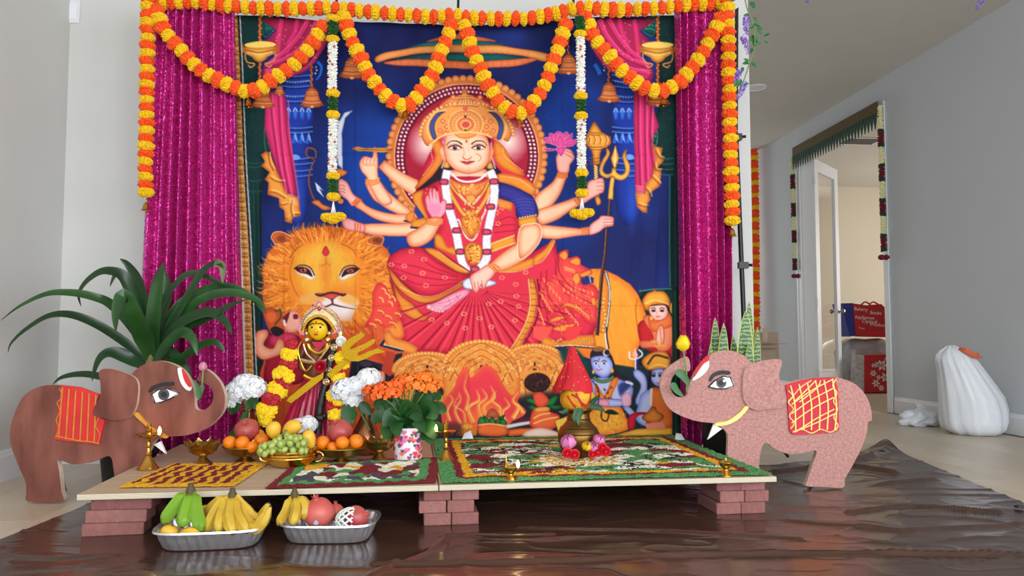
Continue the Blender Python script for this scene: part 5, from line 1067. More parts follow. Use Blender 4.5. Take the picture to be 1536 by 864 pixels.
# ---------------------------------------------------------------- white bud strands
def spiky(h, r, rows, n, seed, droop=.0):
    rg = random.Random(seed); mb = MB()
    for i in range(rows):
        z = -h*(i+.5)/rows
        for j in range(n):
            t = 2*math.pi*(j+.5*(i % 2)+rg.uniform(-.2, .2))/n; d = Vector((math.cos(t), math.sin(t), rg.uniform(-.35, .35)-droop)); q = d.orthogonal().normalized()*r*.22; w = d.cross(q).normalized()*r*.22
            c = Vector((0, 0, z))+d*r*.35; e = Vector((0, 0, z))+d*r*rg.uniform(.9, 1.08)
            mb.raw([c+q, c+w, c-q, c-w, (c+e)/2+q*1.3, (c+e)/2+w*1.3, (c+e)/2-q*1.3, (c+e)/2-w*1.3, e], [(0, 1, 5, 4), (1, 2, 6, 5), (2, 3, 7, 6), (3, 0, 4, 7), (4, 5, 8), (5, 6, 8), (6, 7, 8), (7, 4, 8)])
    mb.lathe([(r*.5, 0), (r*.5, -h)], 8)
    return mb
def bud_strand(label, x0, x1, segs, tails, s):
    q0 = on_s(x0, segs[0][1], s); root = thing('flower_strand', label, 'garland', q0)
    ya, yb = segs[0][1], segs[-1][2]; rg = random.Random(int(x0))
    for kind, y0, y1 in segs:
        f = ((y0+y1)/2-ya)/(yb-ya); x = x0+(x1-x0)*f; a, b = on_s(x, y0, s), on_s(x, y1, s); h = a.z-b.z; k = 1/ppm(a.y)
        loc = a-root.location
        if kind == 'w':
            o = spiky(h, 8.0*k, max(3, int((y1-y0)/3.2)), 9, int(y0)).build('white_bud_section', m_jas, root, smooth=0); o.location = loc
            for i in range(6):
                z = -h*rg.random(); t = -1.57+rg.uniform(-1, 1); o2 = MB().ell((math.cos(t)*7.4*k, math.sin(t)*7.4*k, z), (1.7*k, 1.7*k, 2*k), 6, 4).build('red_bud', m_redbud, root); o2.location = loc
        elif kind == 'g': o = spiky(h, 9*k, max(3, int((y1-y0)/3)), 10, int(y0)).build('green_leaf_section', m_green, root, smooth=0); o.location = loc
        else:
            r = 9.6*k; link('yellow_flower', FY[int(y0) % 3], root, None, Matrix.Translation(loc-Vector((0, 0, h/2))) @ Matrix.Diagonal((r, r, h*.62, 1)))
    y1 = segs[-1][2]; a = on_s(x1, y1, s); mb = MB()
    for dx in (-3, -1, 1, 3): e = on_s(x1+dx*1.2, tails[0][1]-4, s); mb.tube([a, e], .0022, 5)
    o = mb.build('tassel_thread', m_thread, root, world=True)
    for x, y in tails:
        p = on_s(x, y, s); r = 9.5/ppm(p.y); link('yellow_flower', FY[int(x) % 3], root, None, Matrix.Translation(p-root.location) @ Matrix.Diagonal((r, r, r*.95, 1)))
    return root
bud_strand('white bud strand with yellow and green bands hanging in front of the printed sword', 499, 500, [('y', 22, 34), ('g', 34, 53), ('y', 53, 64), ('w', 64, 134), ('y', 133, 147), ('g', 147, 165), ('y', 165, 179), ('w', 179, 258), ('y', 257, 271), ('g', 270, 289), ('y', 288, 302)], [(491, 326), (500, 329), (509, 325)], GS-.02)
bud_strand('white bud strand with yellow and green bands hanging in front of the printed mace', 870, 873, [('g', 25, 46), ('y', 45, 57), ('w', 57, 138), ('y', 137, 151), ('g', 150, 168), ('y', 167, 181), ('w', 180, 254), ('y', 252, 267), ('g', 265, 284), ('y', 282, 297)], [(864, 320), (873, 323), (882, 319)], GS-.02)
# ---------------------------------------------------------------- door toran and side strands on the right wall
m_tor = mat('toran_band', (120, 78, 34), .7, var=.3, scale=120, col2=(40, 66, 40)); m_leaf = mat('toran_leaf', (26, 66, 44), .7, var=.25, scale=80); m_mar = mat('maroon_flower', (112, 12, 34), .8, var=.2, scale=90); m_crm = mat('cream_bud', (226, 222, 168), .7, var=.08, scale=90)
RW = WALL_R-.05
ta, tb_ = on_r(1190, 222, RW), on_r(1317, 152, RW)
tor = thing('door_toran', 'brown and green cloth leaf fringe hung over the doorway', 'toran', ta)
dv = tb_-ta
hh = .10
MB().prism([ta, tb_, tb_-Vector((0, 0, hh)), ta-Vector((0, 0, hh))], room(-.012, 0)).build('band', m_tor, tor, world=True, smooth=0)
NL = 30
for i in range(NL):
    c = ta+dv*((i+.5)/NL)-Vector((0, 0, hh)); e = dv.normalized(); w = dv.length/NL*.42
    pts = [c-e*w, c+e*w, c+e*w*.9-Vector((0, 0, .07)), c-Vector((0, 0, .15)), c-e*w*.9-Vector((0, 0, .07))]
    MB().prism([p+room(-.012, 0) for p in pts], room(-.006, 0)).build('leaf', m_leaf, tor, world=True, smooth=0)
for x, ys, lab in ((1188, [('c', 236, 262), ('m', 262, 283), ('c', 283, 305), ('m', 305, 325), ('c', 325, 346), ('m', 346, 364), ('c', 364, 388), ('m', 388, 405)], 'cream and maroon flower strand hanging at the far side of the doorway'), (1320, [('c', 158, 194), ('m', 194, 220), ('c', 220, 246), ('m', 246, 272), ('c', 272, 298), ('m', 298, 324), ('c', 324, 351), ('m', 351, 377)], 'cream and maroon flower strand hanging at the near side of the doorway')):
    root = thing('door_strand', lab, 'garland', on_r(x, ys[0][1], RW))
    for kd, y0, y1 in ys:
        f = (y0-ys[0][1])/230; xx = x+6*f; a, b = on_r(xx, y0, RW), on_r(xx, y1, RW); h = a.z-b.z; r = 4.6/ppm(a.y)*(1 if x > 1200 else .8)
        if kd == 'c': o = spiky(h, r, 9, 7, int(y0)).build('cream_bud_section', m_crm, root, smooth=0); o.location = a-root.location
        else:
            for q, m_, nm in ((0, m_leaf, 'green_leaf_ring'), (1, m_mar, 'maroon_section'), (2, m_leaf, 'green_leaf_ring')):
                hq = h*(.18 if q != 1 else .64); o = spiky(hq, r*1.12, 3 if q != 1 else 6, 8, int(y0)+q).build(nm, m_, root, smooth=0); o.location = a-root.location-Vector((0, 0, h*(0, .18, .82)[q]))
    e = on_r(x+6, ys[-1][2]+9, RW); mb = MB()
    for sg in (-1, 1): mb.ell((e.x+sg*.022, e.y, e.z), (.03, .03, .025), 10, 6)
    mb.build('tassel', m_mar, root, world=True); MB().tube([e, on_r(x+6, ys[-1][2], RW)], .004, 5).build('thread', m_thread, root, world=True)
# ---------------------------------------------------------------- artificial wisteria
m_wl = mat('vine_leaf', (30, 104, 46), .5, var=.25, scale=40); m_wp = mat('wisteria_purple', (158, 124, 214), .7, var=.14, scale=60); m_ws = mat('vine_stem', (120, 140, 80), .7)
def leaf3(mb, p, d, w, L, up=Vector((0, -1, .25)), bend=.2):
    d = Vector(d).normalized(); sd = d.cross(up).normalized(); n = sd.cross(d).normalized()
    P = [p, p+d*L*.35+sd*w+n*w*.3, p+d*L*.75+sd*w*.7+n*w*.2-n*bend*L*.3, p+d*L-n*bend*L*.6, p+d*L*.75-sd*w*.7+n*w*.2-n*bend*L*.3, p+d*L*.35-sd*w+n*w*.3, p+d*L*.5-n*bend*L*.15]
    return mb.raw(P, [(0, 1, 6), (1, 2, 6), (2, 3, 6), (3, 4, 6), (4, 5, 6), (5, 0, 6)])
def blossom(root, pts, r0, seed):
    rg = random.Random(seed); mb = MB(); P = spline(pts, 6)
    for i, p in enumerate(P):
        r = r0*(1-.6*i/len(P))
        for k in range(9):
            d = Vector((rg.uniform(-1, 1), rg.uniform(-1, 1), rg.uniform(-.6, .6))).normalized(); c = p+d*r*rg.uniform(.5, 1); sd = d.orthogonal().normalized()*r*.38; w = d.cross(sd).normalized()*r*.38
            mb.raw([c-sd, c+w*.9+d*r*.2, c+sd, c-w*.9+d*r*.25, c-d*r*.1], [(0, 1, 4), (1, 2, 4), (2, 3, 4), (3, 0, 4)])
    return mb.build('blossom', m_wp, root, smooth=0)
VY = 3.62
vine = thing('wisteria_vine', 'artificial wisteria vine with green leaves and purple blossoms at the wall end', 'artificial vine', at(1112, -30, VY)); k = 1/ppm(VY)
vl = lambda x, y, dY=0: at(x, y, VY+dY)-vine.location
MB().tube(spline([vl(1112, -30), vl(1120, 10), vl(1130, 40), vl(1132, 70), vl(1124, 95), vl(1116, 120), vl(1108, 138)], 6), .003, 6).build('stem', m_ws, vine)
for i, (x, y, dx, dy, L) in enumerate([(1126, 2, .3, .9, 15), (1104, -2, -.6, .3, 10), (1124, 22, -1, .2, 10), (1130, 26, .6, .7, 9), (1130, 36, 1, .4, 12), (1134, 44, .9, -.2, 11), (1132, 38, -.9, .5, 11), (1131, 52, .5, .9, 13), (1130, 52, -.4, 1, 12), (1134, 60, .8, .7, 10), (1144, 54, 1, -.4, 12), (1145, 62, 1, .4, 9), (1131, 58, .1, 1, 14), (1128, 72, -.3, .9, 10), (1124, 92, -.9, -.4, 10), (1124, 94, -1, .2, 12), (1126, 95, .7, .1, 8), (1129, 94, .5, .9, 11), (1114, 100, -.2, 1, 10), (1106, 120, -.4, .9, 12), (1112, 118, -.5, 1, 14), (1116, 126, 1, -.1, 8), (1130, 66, 1, .3, 8), (1136, 46, 1, .6, 9)]):
    leaf3(MB(), vl(x, y, random.uniform(-.03, .03)), (dx, random.uniform(-.3, .1), -dy), L*.28*k, L*k).build('leaf', m_wl, vine, smooth=0)
for i, q in enumerate([((1120, 28), (1118, 40), (1121, 51)), ((1115, 58), (1119, 66), (1122, 80)), ((1108, 108), (1106, 116), (1102, 124)), ((1116, 126), (1112, 138), (1106, 148))]): blossom(vine, [vl(*p) for p in q], 6.2*k, i)
for (x, y, Y, lab) in ((1212, 4, 4.3, 'tip of a purple wisteria spray hanging at the top edge above the hallway'), (1468, 14, 3.9, 'tip of a purple wisteria spray hanging at the top edge above the right wall')):
    b = at(x, y, Y); t = Vector((b.x+.03, b.y, CEIL)); sp_ = thing('wisteria_spray', lab, 'artificial vine', t)
    MB().tube([Vector((0, 0, 0)), (b-t)*.5+Vector((.02, 0, 0)), (b-t)], .003, 6).build('stem', m_ws, sp_)
    blossom(sp_, [(b-t)+Vector((.05, 0, .12)), (b-t)+Vector((.02, 0, .05)), (b-t)+Vector((-.01, 0, .01))], 7/ppm(Y), 3)
    for j in range(4): leaf3(MB(), (b-t)*.6+Vector((0, 0, j*.08)), ((-1)**j, -.2, -.6), .018, .06).build('leaf', m_wl, sp_, smooth=0)
# ---------------------------------------------------------------- boards on bricks, tarp: heights used below
BZ = 0.150
# ---------------------------------------------------------------- cut-out elephants
def crayon(name, c, c2, sc=7): return mat(name, c, .85, col2=c2, scale=sc, detail=8, bump=.15, bscale=160, spec=.2)
m_el = mat('elephant_brown', (150, 94, 82), .85, col2=(104, 60, 50), scale=5, detail=8, bump=.15, bscale=160, spec=.2, stretch=(2.2, 2, .7)); m_er = crayon('elephant_pink', (200, 150, 142), (170, 120, 114), 90)
m_edge = mat('foam_edge', (212, 190, 170), .8); m_ink = mat('black_paint', (34, 32, 34), .6, var=.1); m_wp2 = mat('white_paint_craft', (240, 240, 238), .6, var=.03)
m_red = mat('blanket_red', (212, 44, 44), .75, var=.12, scale=14, bump=.1, bscale=90); m_redr = mat('blanket_rose', (206, 44, 66), .75, var=.12, scale=14, bump=.1, bscale=90)
m_gold = mat('gold_glue', (214, 150, 62), .5, .35, var=.12, scale=40); m_goldl = mat('gold_glue_light', (242, 214, 130), .5, .2, var=.1, scale=40); m_iris = mat('iris_grey', (70, 72, 76), .5, var=.15, scale=60)
def elephant(label, org, k, Y, body, mats, ear, blanket, lines, eye, brow, tilak, tusk, strap, toes, shade):
    mb_, mg_, mr_ = mats
    W = lambda p, d=0.0: at(org[0]+p[0]/k, org[1]+p[1]/k, Y-d)
    foot = W(shade); root = thing('elephant_cutout', label, 'elephant cutout', (foot.x, Y, 0))
    TH = .028
    def plate(name, pts, d, th, m, smooth=True, edge=None, par=root):
        q = [W(p, d) for p in pts]; q = spline(q, 4, True) if smooth else q
        q = [Vector((p.x, p.y, max(p.z, .002))) for p in q]
        mb = MB().prism(q, Vector((0, th, 0)))
        if edge:
            mb.mi = [0 if i < 2 else 1 for i in range(len(mb.f))]
            return mb.build(name, [m, edge], par, world=True, smooth=0)
        o = mb.build(name, m, None, smooth=0)
        o.data.transform(Matrix.Translation(-root.location)); o.parent = par
        return o
    plate('body', body, 0, TH, mb_, edge=m_edge)
    e = plate('ear', ear, .016, .016, mb_, edge=m_edge)
    bl = plate('blanket', blanket, .010, .010, mr_, smooth=False)
    for ln, w in lines:
        q = spline([W(p, .0125)-root.location for p in ln], 6)
        MB().tube(q, w/k/ppm(Y)/2, 5).build('gold_line', mg_, bl)
    plate('eye_white', eye[0], .006, .006, m_wp2, edge=m_ink)
    MB().tube([W(p, .007)-root.location for p in eye[0]+[eye[0][0]]], 1.5/ppm(Y)/1.6, 5).build('eye_outline', m_ink, root)
    (ix, iy, ir) = eye[1]
    plate('iris', [(ix+ir*math.cos(t), iy+ir*1.05*math.sin(t)) for t in np.linspace(0, 6.28, 18, endpoint=False)], .010, .004, m_iris, smooth=False)
    plate('pupil', [(ix+ir*.55*math.cos(t), iy+ir*.55*math.sin(t)) for t in np.linspace(0, 6.28, 16, endpoint=False)], .013, .003, m_ink, smooth=False)
    if eye[2]: plate('eye_glint', [(eye[2][0]+ir*.3*math.cos(t), eye[2][1]+ir*.3*math.sin(t)) for t in np.linspace(0, 6.28, 10, endpoint=False)], .015, .002, m_wp2, smooth=False)
    plate('eyebrow', brow, .008, .008, m_ink)
    plate('forehead_mark_white', tilak[0], .006, .006, m_wp2); plate('forehead_mark_red', tilak[1], .009, .004, m_red)
    plate('tusk', tusk, .004, .012, m_wp2, smooth=False); plate('strap', strap, .012, .012, mg_)
    return root, W
Lb = [(985, 108), (1030, 140), (1065, 190), (1080, 250), (1070, 310), (1030, 360), (980, 398), (900, 424), (840, 430), (790, 434), (745, 450), (722, 490), (704, 520), (700, 558), (664, 580), (652, 650), (652, 748), (560, 748), (552, 650), (545, 590), (525, 525), (440, 555), (350, 565), (300, 548), (276, 545), (284, 600), (294, 690), (296, 744), (138, 744), (126, 700), (122, 650), (88, 570), (52, 470), (50, 390), (78, 300), (120, 230), (190, 192), (260, 183), (330, 190), (400, 205), (470, 230), (560, 215), (610, 160), (650, 112), (700, 82), (760, 68), (830, 84), (882, 118), (918, 175), (932, 230), (936, 288), (952, 305), (985, 302), (1015, 272), (1024, 232), (1008, 192), (975, 174), (948, 162), (950, 146), (972, 132)]
Ltail = []
bl_lines = [([(300+i*32, 196+i*7), (292+i*33, 300+i*6), (282+i*34, 440+i*4)], 7) for i in range(6)]+[([(285, 200), (300, 240), (275, 270), (290, 310), (270, 350), (282, 390), (268, 436)], 4), ([(470, 235), (455, 280), (480, 320), (460, 380), (480, 420), (470, 462)], 4), ([(268, 428), (320, 440), (380, 452), (430, 456), (478, 466)], 6)]
el, WL = elephant('brown cut-out elephant with red blanket and striped gold lines, on the left', (0, 520), 3.2, 3.13, Lb, (m_el, m_gold, m_red),
    [(476, 118), (520, 106), (580, 118), (640, 145), (662, 180), (660, 250), (648, 300), (620, 340), (560, 354), (500, 345), (448, 328), (452, 290), (480, 240), (482, 180)],
    [(294, 186), (380, 194), (474, 228), (456, 290), (450, 330), (502, 352), (474, 472), (262, 446), (278, 300)], bl_lines,
    ([(728, 228), (760, 206), (800, 200), (858, 222), (820, 248), (775, 266), (745, 270)], (785, 230, 26), None),
    [(712, 212), (730, 190), (780, 172), (826, 170), (828, 186), (780, 190), (735, 206), (718, 220)],
    ([(852, 108), (872, 105), (900, 140), (918, 185), (914, 210), (892, 205), (866, 170)], [(872, 108), (890, 125), (912, 165), (918, 190), (905, 192), (884, 160)]),
    [(738, 470), (770, 455), (796, 515)], [(650, 316), (668, 322), (720, 380), (800, 428), (790, 440), (742, 420), (690, 372), (645, 330)], [], (215, 744))
Rb = [(205, 274), (150, 300), (112, 330), (91, 370), (88, 410), (100, 455), (130, 500), (180, 530), (250, 553), (322, 562), (352, 580), (376, 604), (380, 640), (378, 690), (380, 760), (384, 836), (514, 836), (514, 740), (525, 670), (545, 646), (580, 670), (640, 693), (700, 690), (762, 680), (745, 740), (722, 810), (718, 832), (800, 836), (878, 838), (886, 800), (920, 740), (960, 660), (980, 600), (986, 555), (1001, 548), (998, 500), (985, 460), (960, 420), (920, 386), (880, 371), (830, 362), (700, 372), (640, 385), (560, 380), (500, 330), (480, 300), (450, 270), (400, 250), (350, 248), (310, 262), (280, 285), (245, 330), (225, 370), (210, 400), (205, 438), (180, 450), (150, 440), (134, 415), (134, 380), (150, 350), (180, 336), (216, 332)]
rl = [([(650+i*36, 398-i*6), (668+i*36, 480), (672+i*34, 590)], 8) for i in range(6)]
rl += [([(640+i*24, 470+i*0), (690+i*36, 410), (740+i*20, 376)], 6) for i in range(3)]+[([(655, 560-i*40), (740, 500-i*40), (835, 450-i*40)], 6) for i in range(3)]+[([(660+i*10, 600), (760, 560-i*18), (840, 520-i*20)], 6) for i in range(2)]
rl += [([(640, 420), (660, 445), (640, 470), (662, 500), (645, 530), (665, 560), (650, 585)], 6), ([(845, 372), (832, 400), (850, 430), (835, 465), (852, 500), (836, 535), (854, 570), (845, 592)], 6), ([(660, 598), (700, 588), (740, 604), (780, 588), (820, 600), (850, 585)], 6)]
er, WR = elephant('pinkish cut-out elephant with red blanket and criss-cross gold lines, on the right', (960, 440), 2.879, 3.42, Rb, (m_er, m_goldl, m_redr),
    [(470, 310), (540, 290), (604, 285), (612, 310), (600, 355), (610, 390), (632, 440), (624, 490), (560, 500), (500, 505), (462, 482), (446, 440), (445, 380), (450, 340)],
    [(630, 396), (700, 376), (760, 366), (842, 362), (856, 420), (860, 590), (840, 600), (740, 608), (660, 610), (646, 592), (640, 500)], rl,
    ([(297, 404), (320, 380), (360, 358), (390, 362), (405, 400), (370, 412), (330, 412)], (352, 386, 21), (364, 378)),
    [(300, 374), (312, 350), (345, 334), (386, 336), (388, 350), (350, 350), (320, 362), (306, 380)],
    ([(296, 290), (297, 318), (280, 345), (250, 368), (226, 376), (245, 345), (272, 305)], [(296, 268), (296, 290), (272, 308), (236, 360), (240, 335), (262, 300)]),
    [(318, 565), (355, 585), (292, 632)], [(470, 488), (462, 505), (420, 548), (370, 570), (326, 572), (330, 560), (380, 550), (430, 515), (452, 490)], [], (800, 836))
# prop struts behind the cut-outs keep them standing
m_strut = mat('strut_black', (26, 26, 28), .5)
for root, W, Y, xs in ((el, WL, 3.13, ((200, .34), (620, .30))), (er, WR, 3.42, ((430, .34), (830, .34)))):
    for x, h in xs:
        b = W((x, 600)); MB().tube([Vector((b.x, Y+.03, h)), Vector((b.x-.03, Y+.22, .006))], .008, 8).build('strut', m_strut, root, world=True)
# tulips held in the curled trunks
def tulip(label, base, head, mcol, Y, leaves, hr):
    mp = mat('tulip_'+mcol[0], mcol[1], .5, var=.1, scale=30, sss=.1); root = thing('tulip', label, 'flower', base)
    MB().tube(spline([Vector((0, 0, 0)), (head-base)*.5+Vector((.006, 0, 0)), head-base], 5), .0035, 7).build('stem', mat('tulip_stem', (110, 150, 70), .5), root)
    h = head-base
    for i in range(6):
        t = i*math.pi/3; rr = hr*(.9 if i % 2 else 1.02); d = Vector((math.cos(t), math.sin(t), 0)); sd = Vector((-d.y, d.x, 0)); vs = []
        for j, (q, w, z) in enumerate(((.1, .18, -.1), (.75, .62, .35), (.95, .66, 1.0), (.72, .42, 1.7), (.42, .06, 2.2))):
            vs += [h+d*rr*q*.9+sd*rr*w+Vector((0, 0, hr*z)), h+d*rr*q*1.1+Vector((0, 0, hr*z)), h+d*rr*q*.9-sd*rr*w+Vector((0, 0, hr*z))]
        MB().raw(vs, [(j*3+c, j*3+c+1, j*3+c+4, j*3+c+3) for j in range(4) for c in range(2)]).build('petal', mp, root, smooth=180)
    ml = mat('tulip_leaf', (58, 110, 56), .5, var=.15, scale=20)
    for pts, w in leaves: ribbon([Vector(p)-base for p in pts], w, ml, root, 'leaf')
    return root
def ribbon(P, w, m, parent, name, fold=.35, nn=7, tilt=0.0, prof=None, up=None):
    P = spline(P, nn); vs, F = [], []; N = len(P)
    for i, p in enumerate(P):
        t = (P[min(i+1, N-1)]-P[max(i-1, 0)]).normalized(); u = i/(N-1)
        s_ = t.cross(up or Vector((0, -1, .15))); s_ = s_.normalized() if s_.length > 1e-4 else Vector((1, 0, 0)); n = s_.cross(t).normalized()
        s_ = (Matrix.Rotation(tilt, 3, t) @ s_); n = s_.cross(t).normalized()
        ww = w*(prof(u) if prof else (min(1, u*4+.35)*(1-u**3.2)+.02))
        vs += [p-s_*ww+n*ww*fold, p, p+s_*ww+n*ww*fold]
    for i in range(N-1):
        for c in range(2): F.append((i*3+c, i*3+c+1, i*3+c+4, i*3+c+3))
    return MB().raw(vs, F).build(name, m, parent, smooth=180)
b = WL((950, 405), -.02); b.y = 3.10
tulip('pink tulip held in the curled trunk of the brown left elephant', at(297, 600, 3.11), at(304.5, 556, 3.11), ('pink', (222, 140, 170)), 3.11, [([at(298, 598, 3.10), at(296, 580, 3.10), at(290, 570, 3.10)], .010), ([at(299, 596, 3.10), at(304, 582, 3.10), at(303, 574, 3.10)], .008)], .016)
tulip('yellow tulip held in the curled trunk of the pinkish right elephant', at(1030, 588, 3.40), at(1025, 526, 3.40), ('yellow', (246, 210, 30)), 3.40, [([at(1014, 556, 3.38), at(1026, 566, 3.38), at(1034, 580, 3.38)], .018), ([at(1008, 574, 3.38), at(1014, 585, 3.38), at(1025, 595, 3.38)], .015)], .031)
# ---------------------------------------------------------------- corn plant behind the left elephant
PY = 3.42
m_dr = [mat('dracaena_leaf_a', (24, 56, 22), .34, var=.3, scale=5, col2=(44, 92, 36)), mat('dracaena_leaf_b', (18, 44, 20), .34, var=.3, scale=5, col2=(32, 70, 30))]
pb = at(229, 560, PY); pb.z = 0
pl = thing('corn_plant', 'potted corn plant with long arching dark green leaves behind the brown elephant', 'plant', pb)
m_pot = mat('planter_black', (30, 30, 32), .5)
MB().lathe([(.09, 0), (.10, .01), (.12, .2), (.126, .21), (.118, .215), (.10, .19), (.01, .185)], 24, (-.11, .03, 0)).build('pot', m_pot, pl)
cane = at(229, 540, PY)-pb
MB().tube([Vector((-.11, .03, .17)), cane*.6+Vector((-.06, .02, 0)), cane+Vector((0, 0, .05))], [.022, .021, .019], 10).build('cane', mat('cane_bark', (120, 110, 70), .8, bump=.3), pl)
def dl(pts, w, tilt=0, k=0): ribbon([at(x, y, PY+d)-pb for x, y, d in pts], .86*w/ppm(PY), m_dr[k % 2], pl, 'leaf', tilt=tilt, fold=.4)
for i, (pts, w, tl) in enumerate([
    ([(228, 545, 0), (229, 500, -.03), (236, 430, -.06), (246, 394, -.08)], 13, .2), ([(226, 545, 0), (222, 490, .04), (212, 430, .06), (195, 400, .06), (180, 388, .05)], 11, -.2),
    ([(232, 540, 0), (238, 480, .05), (252, 440, .06), (243, 396, .06)], 11, .1), ([(225, 540, 0), (210, 470, -.04), (190, 420, -.10), (160, 408, -.14), (135, 420, -.16), (120, 440, -.17), (122, 460, -.18)], 10, .5),
    ([(224, 540, 0), (205, 500, -.06), (170, 460, -.12), (140, 446, -.18), (105, 440, -.2), (70, 442, -.22), (30, 460, -.24), (0, 482, -.25)], 8, .4),
    ([(224, 545, 0), (195, 520, -.03), (150, 490, -.05), (110, 474, -.1), (75, 475, -.14), (40, 495, -.18), (18, 515, -.2), (12, 530, -.2)], 8, .5),
    ([(228, 540, 0), (215, 500, -.08), (200, 470, -.16), (186, 445, -.2), (176, 470, -.22), (174, 498, -.22)], 16, .2), ([(230, 545, 0), (250, 500, .0), (280, 450, .02), (305, 408, .02), (325, 395, .0), (335, 402, -.04)], 9, -.3),
    ([(232, 545, 0), (262, 490, .02), (300, 452, .03), (345, 440, .04), (385, 450, .04), (400, 470, .03)], 10, -.3), ([(232, 545, 0), (270, 500, -.05), (310, 480, -.08), (345, 460, -.1), (368, 450, -.1)], 10, -.5),
    ([(232, 545, 0), (260, 470, .06), (300, 440, .08), (340, 430, .08), (375, 445, .07), (397, 472, .06)], 9, -.2), ([(231, 545, 0), (268, 490, -.04), (310, 470, -.08), (335, 480, -.12), (348, 502, -.14)], 11, -.3),
    ([(230, 550, 0), (255, 515, -.08), (275, 500, -.13), (290, 510, -.15), (296, 534, -.16)], 11, -.2), ([(225, 550, 0), (200, 540, .03), (170, 530, .0), (150, 540, -.03), (138, 572, -.05)], 12, .3),
    ([(226, 555, 0), (190, 535, .06), (160, 530, .06), (140, 550, .05)], 10, .3), ([(225, 560, 0), (180, 570, .04), (130, 562, .05), (95, 566, .05), (78, 578, .05)], 7, .4), ([(228, 545, 0), (205, 480, .08), (192, 430, .1), (176, 412, .1), (165, 430, .1)], 9, .2),
    ([(230, 548, 0), (240, 470, .02), (262, 430, .04), (290, 410, .05), (330, 425, .05), (352, 430, .05)], 7, -.3), ([(231, 552, 0), (270, 540, .0), (300, 520, .02), (325, 515, .02), (338, 530, .02)], 9, -.4), ([(226, 548, 0), (216, 500, .1), (205, 450, .14), (208, 420, .15)], 10, 0), ([(229, 552, 0), (256, 530, .04), (280, 556, .04), (285, 575, .03)], 9, -.3)]):
    dl(pts, w, tl, i)
# wilted pale leaf tip hanging at the top right of the plant
ribbon([at(322, 394, PY)-pb, at(334, 400, PY-.02)-pb, at(334, 425, PY-.03)-pb], 6/ppm(PY), mat('dracaena_dry', (104, 110, 74), .6, var=.2), pl, 'dry_leaf')
# ---------------------------------------------------------------- snake plant behind the right elephant
SY = 3.75
m_sn = bpy.data.materials.new('snake_leaf'); m_sn.use_nodes = True; nt = m_sn.node_tree
tc = nt.nodes.new('ShaderNodeTexCoord'); wv = nt.nodes.new('ShaderNodeTexWave'); wv.bands_direction = 'Z'; wv.inputs['Scale'].default_value = 16; wv.inputs['Distortion'].default_value = 6; wv.inputs['Detail'].default_value = 3; wv.inputs['Detail Scale'].default_value = 3
rp = nt.nodes.new('ShaderNodeValToRGB'); rp.color_ramp.elements[0].color = (*lin((44, 86, 42)), 1); rp.color_ramp.elements[1].color = (*lin((132, 164, 98)), 1); rp.color_ramp.elements[0].position = .35; rp.color_ramp.elements[1].position = .7
nt.links.new(tc.outputs['Object'], wv.inputs['Vector']); nt.links.new(wv.outputs['Fac'], rp.inputs['Fac']); nt.links.new(rp.outputs['Color'], nt.nodes['Principled BSDF'].inputs['Base Color']); nt.nodes['Principled BSDF'].inputs['Roughness'].default_value = .4
m_sne = mat('snake_leaf_margin', (196, 206, 110), .45, var=.1, scale=20)
sb = at(1092, 600, SY); sb.z = 0
snp = thing('snake_plant', 'potted snake plant with banded upright leaves behind the pinkish elephant', 'plant', sb)
MB().lathe([(.10, 0), (.11, .01), (.135, .30), (.14, .315), (.13, .32), (.11, .28), (.01, .27)], 28).build('pot', m_pot, snp)
for i, (bx, tx, ty, w, dd) in enumerate([(1082, 1073, 478, 11, .02), (1090, 1086, 486, 11, -.02), (1104, 1119, 468, 16, .0), (1112, 1124, 452, 10, .04), (1114, 1124, 514, 11, -.03), (1120, 1137, 492, 8, .02), (1098, 1100, 505, 10, .03), (1075, 1066, 518, 8, -.02)]):
    a, t_ = at(bx, 640, SY+dd)-sb, at(tx, ty, SY+dd)-sb; a.z = .16; m1 = a.lerp(t_, .5)+Vector((.012*(1 if tx > bx else -1), 0, 0)); k = 1/ppm(SY)
    pr = lambda u: (.55+.45*math.sin(min(1, u*1.25)*math.pi*.5))*(1-u**4)+.01
    lf_ = ribbon([a, m1, t_], w*k*.82, m_sn, snp, 'leaf', fold=.3, prof=pr, nn=8)
    ribbon([a+Vector((0, .004, 0)), m1+Vector((0, .004, 0)), t_+Vector((0, .004, .006))], w*k, m_sne, lf_, 'leaf_margin', fold=.3, prof=pr, nn=8)
# ---------------------------------------------------------------- brown plastic tarp
def fastmesh(name, V, F, m, parent=None, smooth=False, kind=None):
    V = np.asarray(V, np.float32); F = np.asarray(F, np.int32); me = bpy.data.meshes.new(name); k = F.shape[1]
    me.vertices.add(len(V)); me.vertices.foreach_set('co', V.reshape(-1)); me.loops.add(F.size); me.loops.foreach_set('vertex_index', F.reshape(-1))
    me.polygons.add(len(F)); me.polygons.foreach_set('loop_start', np.arange(0, F.size, k, dtype=np.int32))
    if smooth: me.polygons.foreach_set('use_smooth', np.ones(len(F), bool))
    me.update(calc_edges=True); me.materials.append(m)
    return link(name, me, parent, kind)
def vnoise(x, y, cell, seed):
    r = np.random.RandomState(seed); g = r.rand(256, 256); a, b = x/cell+100, y/cell+100; ia, ib = np.floor(a).astype(int), np.floor(b).astype(int); fa, fb = a-ia, b-ib
    fa, fb = fa*fa*(3-2*fa), fb*fb*(3-2*fb); G = lambda i, j: g[i % 256, j % 256]
    return G(ia, ib)*(1-fa)*(1-fb)+G(ia+1, ib)*fa*(1-fb)+G(ia, ib+1)*(1-fa)*fb+G(ia+1, ib+1)*fa*fb
